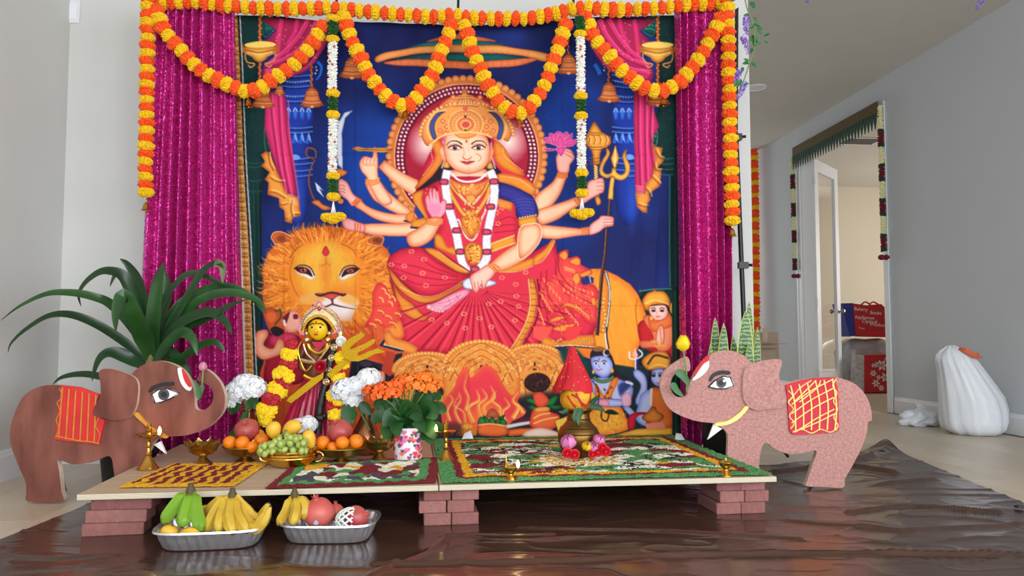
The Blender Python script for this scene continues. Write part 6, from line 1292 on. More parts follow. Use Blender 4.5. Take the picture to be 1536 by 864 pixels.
def build_tarp():
    nx, ny = 520, 320
    xs = np.linspace(-1.69, 2.2, nx); back = np.interp(xs, [-1.69, .4, 1.2, 1.5, 1.75, 2.2], [3.60, 3.80, 3.95, 4.08, 4.25, on(1330, 672).y])
    v = np.linspace(0, 1, ny)[:, None]; X = np.broadcast_to(xs[None], (ny, nx)).copy(); Y = 1.55+(back[None]-1.55)*v
    e = on(1536, 757); c = on(1330, 672); er_ = np.interp(Y, [1.5, e.y, c.y], [e.x-.04, e.x, c.x]); X = -1.69+(X+1.69)*(er_+1.69)/(2.2+1.69)
    n1 = vnoise(X*1.0+Y*.25, Y*2.2, .32, 1); n2 = vnoise(X, Y*2, .12, 2); n3 = vnoise(X*.6, Y*3, .05, 3)
    Z = .004+.006*(1-np.abs(2*n1-1))**8+.0020*(1-np.abs(2*n2-1))**8+.0003*n3+.004*vnoise(X, Y, .5, 9)
    def crease(p, w, h):
        P = np.array([(on(x, y).x, on(x, y).y) for x, y in p]); best = np.full(X.shape, 9.0)
        for (ax, ay), (bx, by) in zip(P, P[1:]):
            t = np.clip(((X-ax)*(bx-ax)+(Y-ay)*(by-ay))/((bx-ax)**2+(by-ay)**2), 0, 1); best = np.minimum(best, np.hypot(X-ax-t*(bx-ax), Y-ay-t*(by-ay)))
        return h*np.exp(-(best/w)**2)
    Z += crease([(560, 850), (730, 848), (900, 843), (1100, 836), (1300, 834), (1536, 838)], .009, .013)
    Z += crease([(1270, 772), (1370, 764), (1500, 772)], .010, .012)+crease([(660, 806), (760, 806), (830, 806)], .008, .006)+crease([(0, 838), (90, 842), (180, 834)], .014, .010)
    Z += crease([(780, 795), (1000, 800), (1200, 812)], .02, .009)+crease([(1160, 712), (1260, 700), (1340, 712)], .03, .022)+crease([(1150, 722), (1250, 735), (1400, 722)], .025, .016)
    Z += crease([(1230, 705), (1300, 690), (1330, 680)], .03, .03)+crease([(680, 800), (640, 830), (560, 864)], .012, .008)+crease([(1180, 785), (1350, 800), (1536, 790)], .018, .010)
    lift = np.exp(-(np.hypot(X-c.x, Y-c.y)/.18)**2); Z += lift*.05
    # flat where something stands on it
    for (x, y) in FLAT: Z = Z*(1-.93*np.exp(-(np.hypot(X-x, Y-y)/.20)**4))
    V = np.stack([X, Y, np.maximum(Z, .0015)], -1).reshape(-1, 3); idx = np.arange(nx*ny).reshape(ny, nx)
    F = np.stack([idx[:-1, :-1], idx[:-1, 1:], idx[1:, 1:], idx[1:, :-1]], -1).reshape(-1, 4)
    m = mat('brown_plastic', (70, 47, 38), .2, var=.15, scale=3, bump=.05, bscale=14, spec=.6, stretch=(1, 2.4, 1))
    root = thing('plastic_tarp', 'creased glossy dark brown plastic tarp covering the floor under the altar', 'tarp', (0, 2.4, 0))
    o = fastmesh('sheet', V-[0, 2.4, 0], F, m, root, True)
    for (x, y) in ((1327, 678), (1533, 762)):
        p = on(x, y, .05 if y < 700 else .012); MB().lathe([(.006, .004), (.007, .006), (.014, .006), (.016, 0), (.012, -.002)], 16, p-Vector((0, 2.4, 0))+Vector((-.02, -.01, .006))).build('grommet', mat('grommet_dark', (40, 38, 38), .3, .8), root)
# ---------------------------------------------------------------- plywood boards
FLp, FRp = on(115, 742, BZ), on(1165, 715, BZ)
EX = (FRp-FLp); BW = EX.length; EX.normalize(); EY = Vector((-EX.y, EX.x, 0)); BROT = math.atan2(EX.y, EX.x)
DEPTH = 1.165; TH_B = .019; SEAM = (on(658, 727, BZ)-FLp).dot(EX)
def B(u, v, z=0): return FLp+EX*u+EY*v+Vector((0, 0, z))
def buv(px, py): p = on(px, py, BZ)-FLp; return p.dot(EX), p.dot(EY)
def ply_mat():
    m = mat('plywood_face', (206, 186, 160), .6, col2=(190, 166, 138), scale=3, detail=6, stretch=(1.2, 9, 1)); return m
def ply_edge():
    m = bpy.data.materials.new('plywood_edge'); m.use_nodes = True; nt = m.node_tree; tc = nt.nodes.new('ShaderNodeTexCoord'); w = nt.nodes.new('ShaderNodeTexWave'); w.bands_direction = 'Z'; w.inputs['Scale'].default_value = 62; w.inputs['Distortion'].default_value = .6
    r = nt.nodes.new('ShaderNodeValToRGB'); r.color_ramp.elements[0].color = (*lin((176, 160, 132)), 1); r.color_ramp.elements[1].color = (*lin((226, 218, 196)), 1)
    nt.links.new(tc.outputs['Object'], w.inputs['Vector']); nt.links.new(w.outputs['Fac'], r.inputs['Fac']); nt.links.new(r.outputs['Color'], nt.nodes['Principled BSDF'].inputs['Base Color']); nt.nodes['Principled BSDF'].inputs['Roughness'].default_value = .7
    return m
mpf, mpe = ply_mat(), ply_edge()
for u0, u1, lab in ((0, SEAM-.002, 'left plywood board carrying the fruit bowls and the two smaller rangolis'), (SEAM+.002, BW, 'right plywood board covered by the large rangoli and the coconut pot')):
    mb = MB(); c = B((u0+u1)/2, DEPTH/2, 0); root = thing('plywood_board', lab, 'board', c, BROT)
    mb.bbox((0, 0, -TH_B/2), (u1-u0, DEPTH, TH_B), .0012)
    nrm = [0 if i in (4, 5) else 1 for i in range(len(mb.f))]
    # top and bottom faces are the face veneer, the rest shows the plies
    mb.mi = []
    for f in mb.f:
        a, b_, c_ = (Vector(mb.v[i]) for i in f[:3]); n = (b_-a).cross(c_-a).normalized(); mb.mi.append(0 if abs(n.z) > .9 else 1)
    mb.build('panel', [mpf, mpe], root, smooth=0)
# ---------------------------------------------------------------- paver bricks under the boards
BRH = (BZ-TH_B)/3
m_br = [mat('paver_red_%d' % i, c, .9, var=.12, scale=40, bump=.5, bscale=140) for i, c in enumerate([(150, 98, 92), (158, 106, 100), (144, 92, 88)])]
FLAT = []
def brick_mesh(w, d, m):
    o = MB().bbox((0, 0, BRH/2), (w, d, BRH-.0008), .003).box((w*.18, -d/2-.0002, BRH/2), (.0025, .0012, BRH*.9)).box((-w*.3, -d/2-.0002, BRH/2), (.0025, .0012, BRH*.9)).build('b', m, smooth=0); me = o.data; bpy.data.objects.remove(o); return me
LONG = [brick_mesh(.197, .097, m) for m in m_br]; SHORT = [brick_mesh(.0965, .197, m) for m in m_br]
def brick(me, p, rz, lab, grp):
    o = link('paver_brick', me); o.location = p; o.rotation_euler = (0, 0, rz); return tag(o, lab, 'brick', grp)
lay = ('bottom', 'middle', 'top')
# left stack: one long brick per layer, each shifted
for i, px in enumerate((163, 168, 174)):
    q = on(163, 805, 0); p = Vector((q.x, q.y+.055, i*BRH)); p.x += (0, .012, .030)[i]
    brick(LONG[i], p, BROT+(.05, .0, -.03)[i], '%s reddish paver brick of the stack under the left front corner' % lay[i], 'paver bricks holding up the boards')
    FLAT.append((p.x, p.y))
for nm, px, py, sh in (('middle', 668, 789, (.015, -.018, .015)), ('right', 1110, 772, (-.012, .016, -.012))):
    q = on(px, py, 0)
    for i in range(3):
        for j in (-1, 1):
            p = Vector((q.x, q.y+.105, i*BRH))+EX*(j*.049+sh[i]*.5)
            brick(SHORT[(i+j+1) % 3], p, BROT+random.uniform(-.02, .02), '%s-layer reddish paver brick on the %s of the %s' % (lay[i], 'left' if j < 0 else 'right', 'stack under the board seam' if nm == 'middle' else 'stack under the right front corner'), 'paver bricks holding up the boards')
    FLAT.append((q.x, q.y+.1))
for u in (.1, SEAM, BW-.12):
    for i in range(3):
        p = B(u, DEPTH-.2, 0); p.z = i*BRH; brick(LONG[i], p, BROT, 'reddish paver brick hidden in the dark beneath the rear of the boards', 'hidden rear bricks')
    FLAT.append((p.x, p.y))
for x, y in ((-1.05, 2.5), (-.75, 2.52), (-.42, 2.55), (1.45, 3.44), (1.0, 3.43)): FLAT.append((x, y))
build_tarp()
# ---------------------------------------------------------------- rangolis of coloured rice
m_ri = {n: mat('rice_'+n, c, .85, var=.22, scale=70) for n, c in dict(maroon=(122, 26, 38), yellow=(226, 168, 30), green=(82, 146, 84), white=(238, 230, 212), black=(40, 34, 36), grey=(78, 74, 84), lime=(150, 170, 50)).items()}
OCT = np.array([(1, 0, 0), (-1, 0, 0), (0, 1, 0), (0, -1, 0), (0, 0, 1), (0, 0, -1)], np.float32)
OCTF = np.array([(0, 2, 4), (2, 1, 4), (1, 3, 4), (3, 0, 4), (2, 0, 5), (1, 2, 5), (3, 1, 5), (0, 3, 5)], np.int32)
def rangoli(label, corners, names, fn, n, seed, size=.0045, rough=.004):
    rg = np.random.RandomState(seed); C0, C1, C2, C3 = (np.array(c) for c in corners)          # front-left, front-right, back-right, back-left on the board
    o0 = B(*np.mean([C0, C1, C2, C3], 0), .0); root = thing('rangoli', label, 'rangoli', o0)
    def pos(u, v): 
        q = (C0[None]*(1-u)[:, None]+C1[None]*u[:, None])*(1-v)[:, None]+(C3[None]*(1-u)[:, None]+C2[None]*u[:, None])*v[:, None]
        return np.stack([FLp.x+EX.x*q[:, 0]+EY.x*q[:, 1]-o0.x, FLp.y+EX.y*q[:, 0]+EY.y*q[:, 1]-o0.y], 1)
    wu, wv = np.linalg.norm(C1-C0), np.linalg.norm(C3-C0)
    # heaped bed, one sheet of small facets per colour
    nu, nv = int(wu/.011), int(wv/.011); gu, gv = np.meshgrid(np.linspace(0, 1, nu+1), np.linspace(0, 1, nv+1)); gu, gv = gu.ravel(), gv.ravel()
    ju = np.clip(gu+(rg.rand(len(gu))-.5)*.5/nu, 0, 1); jv = np.clip(gv+(rg.rand(len(gv))-.5)*.5/nv, 0, 1)
    XY = pos(ju, jv); Z = .0015+rough*(.3+.9*vnoise(XY[:, 0], XY[:, 1], .03, seed))*rg.uniform(.6, 1.2, len(XY))
    idx = np.arange(len(gu)).reshape(nv+1, nu+1); Q = np.stack([idx[:-1, :-1], idx[:-1, 1:], idx[1:, 1:], idx[1:, :-1]], -1).reshape(-1, 4)
    cu, cv = gu[Q].mean(1), gv[Q].mean(1); ci = fn(cu, cv, rg)
    gu2, gv2 = rg.rand(n), rg.rand(n); cg = fn(gu2, gv2, rg)
    P = pos(gu2, gv2); pz = .002+rough*(.5+.9*vnoise(P[:, 0], P[:, 1], .03, seed))
    for i, nm in enumerate(names):
        V = np.concatenate([XY, Z[:, None]], 1); f = Q[ci == i]
        vv, ff = [], []
        if len(f): used, inv = np.unique(f, return_inverse=True); vv.append(V[used]); t = inv.reshape(f.shape); ff.append(np.concatenate([t[:, [0, 1, 2]], t[:, [0, 2, 3]]]))
        k = np.where(cg == i)[0]
        if len(k):
            a = rg.rand(len(k))*6.283; L = size*(.8+.5*rg.rand(len(k))); W = L*.42
            ca, sa = np.cos(a)[:, None], np.sin(a)[:, None]; ox = OCT[None, :, 0]*L[:, None]; oy = OCT[None, :, 1]*W[:, None]; oz = OCT[None, :, 2]*W[:, None]
            G = np.stack([ox*ca-oy*sa+P[k, 0][:, None], ox*sa+oy*ca+P[k, 1][:, None], oz+pz[k][:, None]+.4*ox*(rg.rand(len(k))-.5)[:, None]], -1).reshape(-1, 3)
            base_ = sum(len(x) for x in vv); ff.append((OCTF[None]+np.arange(len(k))[:, None, None]*6).reshape(-1, 3)+base_); vv.append(G)
        if vv: fastmesh(nm+'_rice', np.concatenate(vv), np.concatenate(ff), m_ri[nm], root, False, 'stuff')
    return root
def wob(u, v, c, a, seed): return (vnoise(u, v, c, seed)-.5)*2*a
def fn_left(u, v, rg):
    j = (rg.rand(len(u))-.5)*.10; t = (u*8.6+wob(u, v, .07, .16, 4)+j+.2+.12*np.sin(v*26)) % 1.0
    mar = (t > .34) & (t < .86) & (v > .10+.02*np.sin(u*40)) & (u > .03) & (u < .95) & ((v < .86) | (np.sin(u*20) > .4))
    return np.where(mar, 0, 1)
c = [buv(178, 733), buv(352, 731), buv(402, 696), buv(262, 697)]
rangoli('yellow rice rangoli with maroon diagonal stripes at the left end', c, ['maroon', 'yellow'], fn_left, 16000, 5)
def cells(u, v, k, su, sv, seed, probs):
    r = np.random.RandomState(seed); pu, pv = r.rand(k), r.rand(k); pc = r.choice(len(probs), k, p=probs)
    d = ((u[:, None]-pu)*su)**2+((v[:, None]-pv)*sv)**2; return pc[np.argmin(d, 1)]
def fn_mid(u, v, rg):
    uu, vv = u+wob(u, v, .05, .012, 6), v+wob(u, v, .05, .03, 7)+.022*np.sin(u*60)
    r = cells(uu, vv, 85, 1.6, 1.0, 21, [.34, .22, .12, .16, .16]); out = np.array([2, 0, 1, 3, 4])[r]
    d = np.minimum(np.minimum(uu*1.25, (1-uu)*1.0), np.minimum(vv*.7, (1-vv)*.8))
    out = np.where(d < .125, 3, out); out = np.where((d < .062) , 0, out)
    return out
c = [buv(398, 735), buv(653, 726), buv(660, 688), buv(447, 694)]
rangoli('square rice rangoli with maroon and green border and mixed patches in the middle', c, ['maroon', 'yellow', 'white', 'green', 'grey'], fn_mid, 26000, 9)
def fn_right(u, v, rg):
    n = len(u); uu, vv = u+wob(u, v, .03, .006, 16)+(rg.rand(n)-.5)*.006, v+wob(u, v, .03, .010, 17)+(rg.rand(n)-.5)*.008
    d = np.minimum(np.minimum(uu*1.02, (1-uu)*1.0), np.minimum(vv*.9, (1-vv)*.9))
    # inside: rows of leaf-shaped patches running across the board
    du, dv = uu+.05*np.sin(vv*9), vv+.03*np.sin(uu*14)
    r = cells(du+.25*dv, dv, 300, .75, 1.3, 33, [.38, .28, .28, .06]); out = np.array([2, 3, 0, 1])[r]
    # yellow and white fan in front of the pot
    e = ((uu-.47)/.13)**2+((vv-.36)/.15)**2; out = np.where((e < 1), np.where(((np.arctan2(vv-.22, uu-.47)*5) % 1) > .5, 2, 1), out)
    sp = vnoise(uu, vv, .018, 18)*vnoise(uu, vv, .09, 19); out = np.where((sp > .44) | ((vnoise(uu, vv, .011, 28) > .78) & (out >= 2)), 4, out)
    out = np.where(d < .100, 1, out); out = np.where(d < .072, 0, out); out = np.where(d < .046, 3, out)
    return out
fr = SEAM+.012
c = [(fr, .012), (BW-.012, .012), (BW-.012, DEPTH-.02), (fr, DEPTH-.02)]
rangoli('large rice rangoli with green, maroon and yellow borders covering the right board', c, ['maroon', 'yellow', 'white', 'green', 'black'], fn_right, 62000, 13, size=.006, rough=.006)
# ---------------------------------------------------------------- things standing on the boards
def bp(px, py): return on(px, py, BZ+.001)
m_brassd = mat('old_brass', (190, 154, 86), .34, 1.0, var=.22, scale=14); m_brassg = mat('bright_brass', (226, 180, 84), .16, 1.0, var=.06, scale=8); m_cop = mat('copper', (214, 146, 106), .3, 1.0, var=.2, scale=8, col2=(160, 104, 74))
m_flame = mat('flame', (255, 206, 120), .5, var=0, emit=14.0); m_wick = mat('wick', (230, 220, 200), .9); m_oran = mat('orange_peel', (246, 132, 18), .42, var=.08, scale=8, bump=.25, bscale=220, sss=.05)
m_pom = mat('pomegranate_skin', (166, 50, 62), .38, col2=(196, 100, 84), scale=6, detail=5, bump=.05); m_pom2 = mat('pomegranate_pale', (206, 104, 92), .42, col2=(188, 70, 72), scale=7, detail=5)
m_man = mat('mango_skin', (240, 186, 56), .4, var=.08, scale=6, sss=.05); m_gra = mat('grape_skin', (166, 184, 92), .25, var=.1, scale=10, sss=.15, coat=.2); m_stem = mat('green_stem', (96, 128, 62), .6, var=.15)
m_leafd = mat('dark_leaf', (20, 56, 24), .42, var=.3, scale=12, spec=.35, col2=(42, 92, 38)); m_white_f = mat('white_petal', (238, 240, 243), .6, var=.03, scale=40)
def scaled(prof, k): return [(r*k, z*k) for r, z in prof]
def flame(root, p, k, name='flame'):
    MB().ell((p.x, p.y, p.z+5*k), (2.6*k, 2.6*k, 6*k), 12, 9, f=lambda q: Vector((q.x*(1-.55*max(0, q.z)), q.y*(1-.55*max(0, q.z)), q.z))).build(name, m_flame, root)
    MB().tube([p-Vector((0, 0, 2*k)), p+Vector((0, 0, 1.5*k))], .5*k, 6).build('wick', m_wick, root)
    d = bpy.data.lights.new('flame_light', 'POINT'); d.energy = .12; d.color = (1, .72, .38); d.shadow_soft_size = .01
    o = bpy.data.objects.new('flame_light', d); COL.objects.link(o); o.parent = root; o.location = p+Vector((0, -.012, 12*k))
TALL = [(15, 0), (15.5, 2), (13, 4), (9, 10), (6, 16), (3.5, 20), (5, 23), (3, 26), (2.8, 32), (4.5, 34), (2.6, 37), (2.6, 42), (4, 45), (8, 47), (15, 50), (16, 52), (14, 52.6), (4, 51.2), (3, 54), (5, 57), (3, 60), (4, 63), (2, 67), (.5, 71)]
def tall_lamp(label, px, py, hpx, fl):
    p = bp(px, py); k = hpx/71/ppm(p.y); r = thing('oil_lamp', label, 'oil lamp', p)
    cut = next(i for i, q in enumerate(TALL) if q[1] >= 45)
    MB().lathe(scaled(TALL[:7], k), 28).build('base', m_brass, r); MB().lathe(scaled(TALL[6:cut+1], k), 20).build('stem', m_brass, r)
    MB().lathe(scaled(TALL[cut:18], k), 40, lobes=5, la=.18, lstart=1).build('oil_dish', m_brass, r); MB().lathe(scaled(TALL[17:], k), 16).build('finial', m_brass, r)
    if fl: flame(r, Vector((fl[0]*k, -3*k, 52*k)), k*1.05)
tall_lamp('tall brass oil lamp burning in front of the brown elephant', 222, 704, 71, (17, 0)); tall_lamp('tall brass oil lamp burning at the seam of the two boards', 669, 692, 61, (-17, 0))
def small_lamp(label, px, py, lit, spike):
    p = bp(px, py); k = 1/ppm(p.y); r = thing('small_oil_lamp', label, 'oil lamp', p)
    MB().lathe(scaled([(11, 0), (11, 2), (7, 5), (4, 8), (3.5, 10), (5, 12)], k), 20).build('base', m_brass, r)
    MB().lathe(scaled([(5, 12), (9, 15), (11, 20), (10.5, 21), (8, 17), (3, 14)], k), 24).build('oil_cup', m_brass, r)
    if spike: MB().lathe(scaled([(2, 14), (1.4, 24), (2, 26), (1, 34), (.3, 42)], k), 10, (-7*k, 0, 0)).build('handle_spike', m_brass, r)
    else: MB().lathe(scaled([(1.6, 14), (1.2, 20), (2.2, 23), (.6, 27)], k), 10).build('finial', m_brass, r)
    if lit: flame(r, Vector((11*k, -2*k, 20*k)), k)
small_lamp('small brass lamp burning at the front edge of the large rangoli', 766, 721, True, True); small_lamp('small unlit brass lamp near the right end of the large rangoli', 1089, 714, False, False)
# lotus bowls with separate petals
def lotus_bowl(label, px, py, wpx, hpx, m):
    p = bp(px, py); k = 1/ppm(p.y); r = thing('lotus_bowl', label, 'bowl', p); R, H = wpx/2*k, hpx*k; fh = H*.36
    MB().lathe([(R*.5, 0), (R*.52, .004), (R*.34, fh*.4), (R*.2, fh*.8), (R*.26, fh*1.08)], 24).build('foot', m, r)
    MB().lathe([(R*.05, fh), (R*.5, fh*1.12), (R*.74, fh*1.5), (R*.82, H*.72), (R*.80, H*.72), (R*.68, fh*1.6), (R*.3, fh*1.25)], 30).build('cup', m, r)
    for i in range(10):
        t = 2*math.pi*(i+.5)/10; vs = []
        for a in range(6):
            u = a/5; rad = R*(.30+.72*math.sin(min(1, u*1.1)*1.35)); z = fh*1.02+(H-fh*1.02)*u
            w = .36*(math.sin(math.pi*min(.86, u*.72+.14)))*(1 if a < 5 else .45)
            for b_ in (-1, -.5, 0, .5, 1): vs.append((rad*(1+.03*(1-b_*b_))*math.cos(t+b_*w), rad*(1+.03*(1-b_*b_))*math.sin(t+b_*w), z-(.06*H*b_*b_ if a > 3 else 0)))
        MB().raw(vs, [(a*5+c, a*5+c+1, a*5+c+6, a*5+c+5) for a in range(5) for c in range(4)]).build('petal', m, r, smooth=180)
    return r, k
lotus_bowl('brass lotus bowl on the bare wood behind the striped rangoli', 304, 696, 53, 36, m_brassd); lotus_bowl('brass lotus bowl between the right fruit bowl and the heart-print pot', 569, 690, 52, 35, m_brassd)
def foot_bowl(label, px, py, wpx, m):
    p = bp(px, py); k = 1/ppm(p.y); r = thing('fruit_bowl', label, 'bowl', p); R = wpx/2
    MB().lathe(scaled([(14, 0), (14, 1.5), (9, 4), (7, 6), (10, 8)], k), 24).build('foot', m, r)
    MB().lathe(scaled([(9, 7), (R*.6, 9), (R*.85, 14), (R, 22), (R+1.5, 22.6), (R+1.5, 23.4), (R-.5, 22.6), (R*.8, 15), (R*.5, 11), (2, 10)], k), 36).build('cup', m, r)
    return p, k
pL, kL = foot_bowl('left brass fruit bowl piled with oranges and a pomegranate', 368, 692, 64, m_brassd); pR, kR = foot_bowl('right brass fruit bowl piled with oranges and a pomegranate', 511, 693, 76, m_brassd)
def orange(lab, x, y, r, Y, g):
    c = at(x, y, Y); rr = r/ppm(Y); o = thing('orange', lab, 'orange', c, random.uniform(0, 6), g)
    MB().ell((0, 0, 0), (rr, rr, rr*.94), 20, 14).build('peel', m_oran, o); q = MB().lathe([(rr*.10, 0), (rr*.13, rr*.02), (rr*.05, rr*.04)], 8, (0, 0, rr*.92)).build('stem_scar', m_stem, o)
    o.rotation_euler = (random.uniform(-.9, .9), random.uniform(-.9, .9), 0)
gO = 'oranges in the brass fruit bowls'
for lab, x, y, r, d in (('orange at the left rim of the left fruit bowl', 345, 664, 10.5, -.04), ('orange at the front centre of the left fruit bowl', 363.5, 664, 10.5, -.07), ('small orange low at the right front of the left fruit bowl', 378, 670.5, 9, -.06), ('orange at the right rim of the left fruit bowl beside the grapes', 392, 660, 10.5, .0), ('orange mostly hidden behind the pomegranate of the left bowl', 389, 652, 8, .06)): orange(lab, x, y, r, pL.y+d, gO)
for lab, x, y, r, d in (('orange at the left rim of the right fruit bowl', 484, 664, 10.5, -.03), ('orange at the front centre of the right fruit bowl', 513.5, 664, 10.2, -.07), ('orange at the right rim of the right fruit bowl', 534, 662, 11, -.02), ('small orange low between the others in the right fruit bowl', 499, 671, 8.5, -.05)): orange(lab, x, y, r, pR.y+d, gO)
def pomegranate(lab, x, y, r, Y, m=m_pom, g=None, tilt=(0, 0), sticker=False):
    c = at(x, y, Y); rr = r/ppm(Y); o = thing('pomegranate', lab, 'pomegranate', c, 0, g)
    MB().ell((0, 0, 0), (rr, rr, rr*.95), 24, 16, f=lambda q: Vector((q.x*(1+.03*math.cos(6*math.atan2(q.y, q.x))), q.y*(1+.03*math.cos(6*math.atan2(q.y, q.x))), q.z))).build('skin', m, o)
    mb = MB().lathe([(rr*.24, rr*.88), (rr*.17, rr*1.0), (rr*.20, rr*1.1), (rr*.15, rr*1.08), (rr*.10, rr*.96)], 12)
    for i in range(6):
        t = i*math.pi/3; mb.raw([(rr*.2*math.cos(t-.4), rr*.2*math.sin(t-.4), rr*1.08), (rr*.2*math.cos(t+.4), rr*.2*math.sin(t+.4), rr*1.08), (rr*.27*math.cos(t), rr*.27*math.sin(t), rr*1.26)], [(0, 1, 2)])
    mb.build('calyx', m, o); 
    if sticker: MB().lathe([(rr*.17, 0), (rr*.17, .0008)], 14, M=Matrix.Translation((0, -rr*.99, -rr*.18)) @ Matrix.Rotation(math.pi/2, 4, 'X')).build('sticker', mat('sticker_blue', (60, 84, 160), .4, col2=(230, 230, 236), scale=160), o)
    o.rotation_euler = (tilt[0], tilt[1], 0)
    return o
pomegranate('red pomegranate on top of the left fruit bowl', 370, 645, 18, pL.y+.02, tilt=(.9, .2)); pomegranate('red pomegranate on top of the right fruit bowl', 510, 647, 18.5, pR.y+.02, tilt=(.7, -.2))
# urli with mangoes and grapes
p = bp(437, 699); k = 1/ppm(p.y); ur = thing('brass_urli', 'wide shiny brass urli bowl holding mangoes and green grapes', 'bowl', p)
MB().lathe(scaled([(20, 0), (28, 3), (36, 10), (38, 18), (37, 20), (40, 23), (40, 25), (36, 24), (35, 18), (30, 10), (4, 6)], k), 40).build('bowl_body', m_brassg, ur)
MB().lathe(scaled([(38.2, 13), (38.8, 14), (38.6, 15.5), (38.2, 16)], k), 40).build('rim_ring', m_brassg, ur)
for sg in (-1, 1): MB().tube([Vector((sg*(38+9*math.sin(t))*k, 0, (17+7*math.cos(t)-3)*k)) for t in np.linspace(-.2, 3.3, 12)], 1.7*k, 8).build('handle', m_brassg, ur)
def mango(lab, x, y, rx, rz, Y, rot, g):
    c = at(x, y, Y); q = 1/ppm(Y); o = thing('mango', lab, 'mango', c, 0, g)
    MB().ell((0, 0, 0), (rx*q, rx*q*.85, rz*q), 18, 14, f=lambda v: Vector((v.x*(1+.10*v.z)+.16*v.z*v.z, v.y*(1+.1*v.z), v.z))).build('skin', m_man, o)
    MB().tube([(rx*q*.12, 0, rz*q*.96), (rx*q*.16, 0, rz*q*1.06)], .0035, 6).build('stem_end', mat('mango_stem', (120, 92, 50), .8), o); o.rotation_euler = (0.2, rot, 0)
mango('upright mango at the left of the brass urli', 410, 645, 11, 13.5, p.y+.0, .1, 'mangoes in the urli'); mango('leaning mango in the middle back of the brass urli', 437, 642, 11, 17, p.y+.05, 1.0, 'mangoes in the urli'); mango('upright mango at the right of the brass urli', 463, 659, 10.5, 14.5, p.y-.01, -.15, 'mangoes in the urli')
gy = p.y-.06; gr_ = thing('grape_bunch', 'bunch of green grapes spilling over the front left of the urli', 'grapes', at(425, 668, gy)); gm = None; rgm = random.Random(4); pos_ = []
for i in range(400):
    u, v = rgm.random(), rgm.random(); x = 388+u*70; top = 652+8*abs((x-432)/30)+(6 if x < 405 else 0); bot = 677 if x > 412 else 688-abs(x-401)*.8
    y = top+(bot-top)*v; d = rgm.uniform(-.03, .03)
    if all((x-a)**2+(y-b_)**2+((d-c_)*340)**2 > 52 for a, b_, c_ in pos_): pos_.append((x, y, d))
    if len(pos_) > 62: break
for x, y, d in pos_:
    q = at(x, y, gy+d)-gr_.location; kk = 1/ppm(gy)
    if gm is None: o = MB().ell((0, 0, 0), (5*kk, 5*kk, 6*kk), 12, 9).build('grape', m_gra, gr_); gm = o.data
    else: o = link('grape', gm, gr_)
    o.location = q; o.rotation_euler = (rgm.uniform(-.8, .8), rgm.uniform(-.8, .8), 0); s_ = rgm.uniform(.9, 1.1); o.scale = (s_, s_, s_)
MB().tube(spline([at(425, 660, gy+.02)-gr_.location, at(424, 650, gy+.0)-gr_.location, at(431, 645, gy)-gr_.location], 5), .003, 6).build('stem', m_stem, gr_)
# ---------------------------------------------------------------- hydrangeas and copper vases
def florets(mb, centre, rad, n, size, seed, cap=-.5, petals=4, jit=.12):
    rg = random.Random(seed); cx = Vector(centre)
    for i in range(n):
        z = 1-(1-cap)*(i+.5)/n; t = i*2.39996; q = math.sqrt(max(0, 1-z*z)); d = Vector((q*math.cos(t), q*math.sin(t), z)); d = (d+Vector((rg.uniform(-jit, jit), rg.uniform(-jit, jit), rg.uniform(-jit, jit)))).normalized()
        c = cx+Vector((d.x*rad[0], d.y*rad[1], d.z*rad[2]))*rg.uniform(.92, 1.05); a = d.orthogonal().normalized(); b_ = d.cross(a); ph = rg.uniform(0, 6.28); s = size*rg.uniform(.85, 1.15)
        for k_ in range(petals):
            th = ph+k_*2*math.pi/petals; e = a*math.cos(th)+b_*math.sin(th); f = d.cross(e)
            mb.raw([c, c+e*s*.55+f*s*.58+d*s*.16, c+e*s*1.05+d*s*.05, c+e*s*.55-f*s*.58+d*s*.16], [(0, 1, 2, 3)])
    return mb
def hydrangea(lab, x, y, Y, rads, stem, leaves, seed, vase=None):
    c = at(x, y, Y); k = 1/ppm(Y); r = thing('hydrangea', lab, 'flower', c)
    for i, (dx, dy, rx, rz) in enumerate(rads):
        o = florets(MB(), (dx*k, 0, -dy*k), (rx*k, rx*k*.9, rz*k), 95, 5.2*k, seed+i).build('flower_head', m_white_f, r, smooth=0, kind='stuff')
        MB().ell((dx*k, 0, -dy*k), (rx*k*.86, rx*k*.78, rz*k*.86), 12, 8).build('flower_core', mat('hydrangea_core', (206, 210, 206), .8), r)
    MB().tube(spline([at(px, py, Y+.01)-c for px, py in stem], 5), 1.6*k, 7).build('stem', m_stem, r)
    for pts, w in leaves: ribbon([at(px, py, Y-.02)-c for px, py in pts], w*k, m_leafd, r, 'leaf', prof=lambda u: math.sin(math.pi*min(1, u*.92+.06))**.8)
    return r
def vase(lab, px, py, Y, prof, tilt=0):
    p_ = at(px, py, Y); p_.z = BZ+.001; k = 1/ppm(Y); r = thing('copper_vase', lab, 'vase', p_)
    n_ = len(prof)//2
    MB().lathe(scaled(prof, k), 28).build('vase_body', m_cop, r); MB().lathe(scaled([(prof[-1][0]-1, prof[-1][1]-1), (prof[-1][0]+2.2, prof[-1][1]+1), (prof[-1][0]+2.2, prof[-1][1]+2.4), (prof[-1][0]-.5, prof[-1][1]+1.6)], k), 24).build('lip', m_cop, r)
VPR = [(15, 0), (20, 4), (25, 12), (26, 20), (23, 30), (17, 42), (12, 52), (9, 60), (9, 64)]
vase('copper vase left of the idol, half hidden behind the left fruit bowl', 371, 676, 3.44, VPR); vase('copper vase right of the idol, half hidden behind the right fruit bowl', 551, 676, 3.44, VPR)
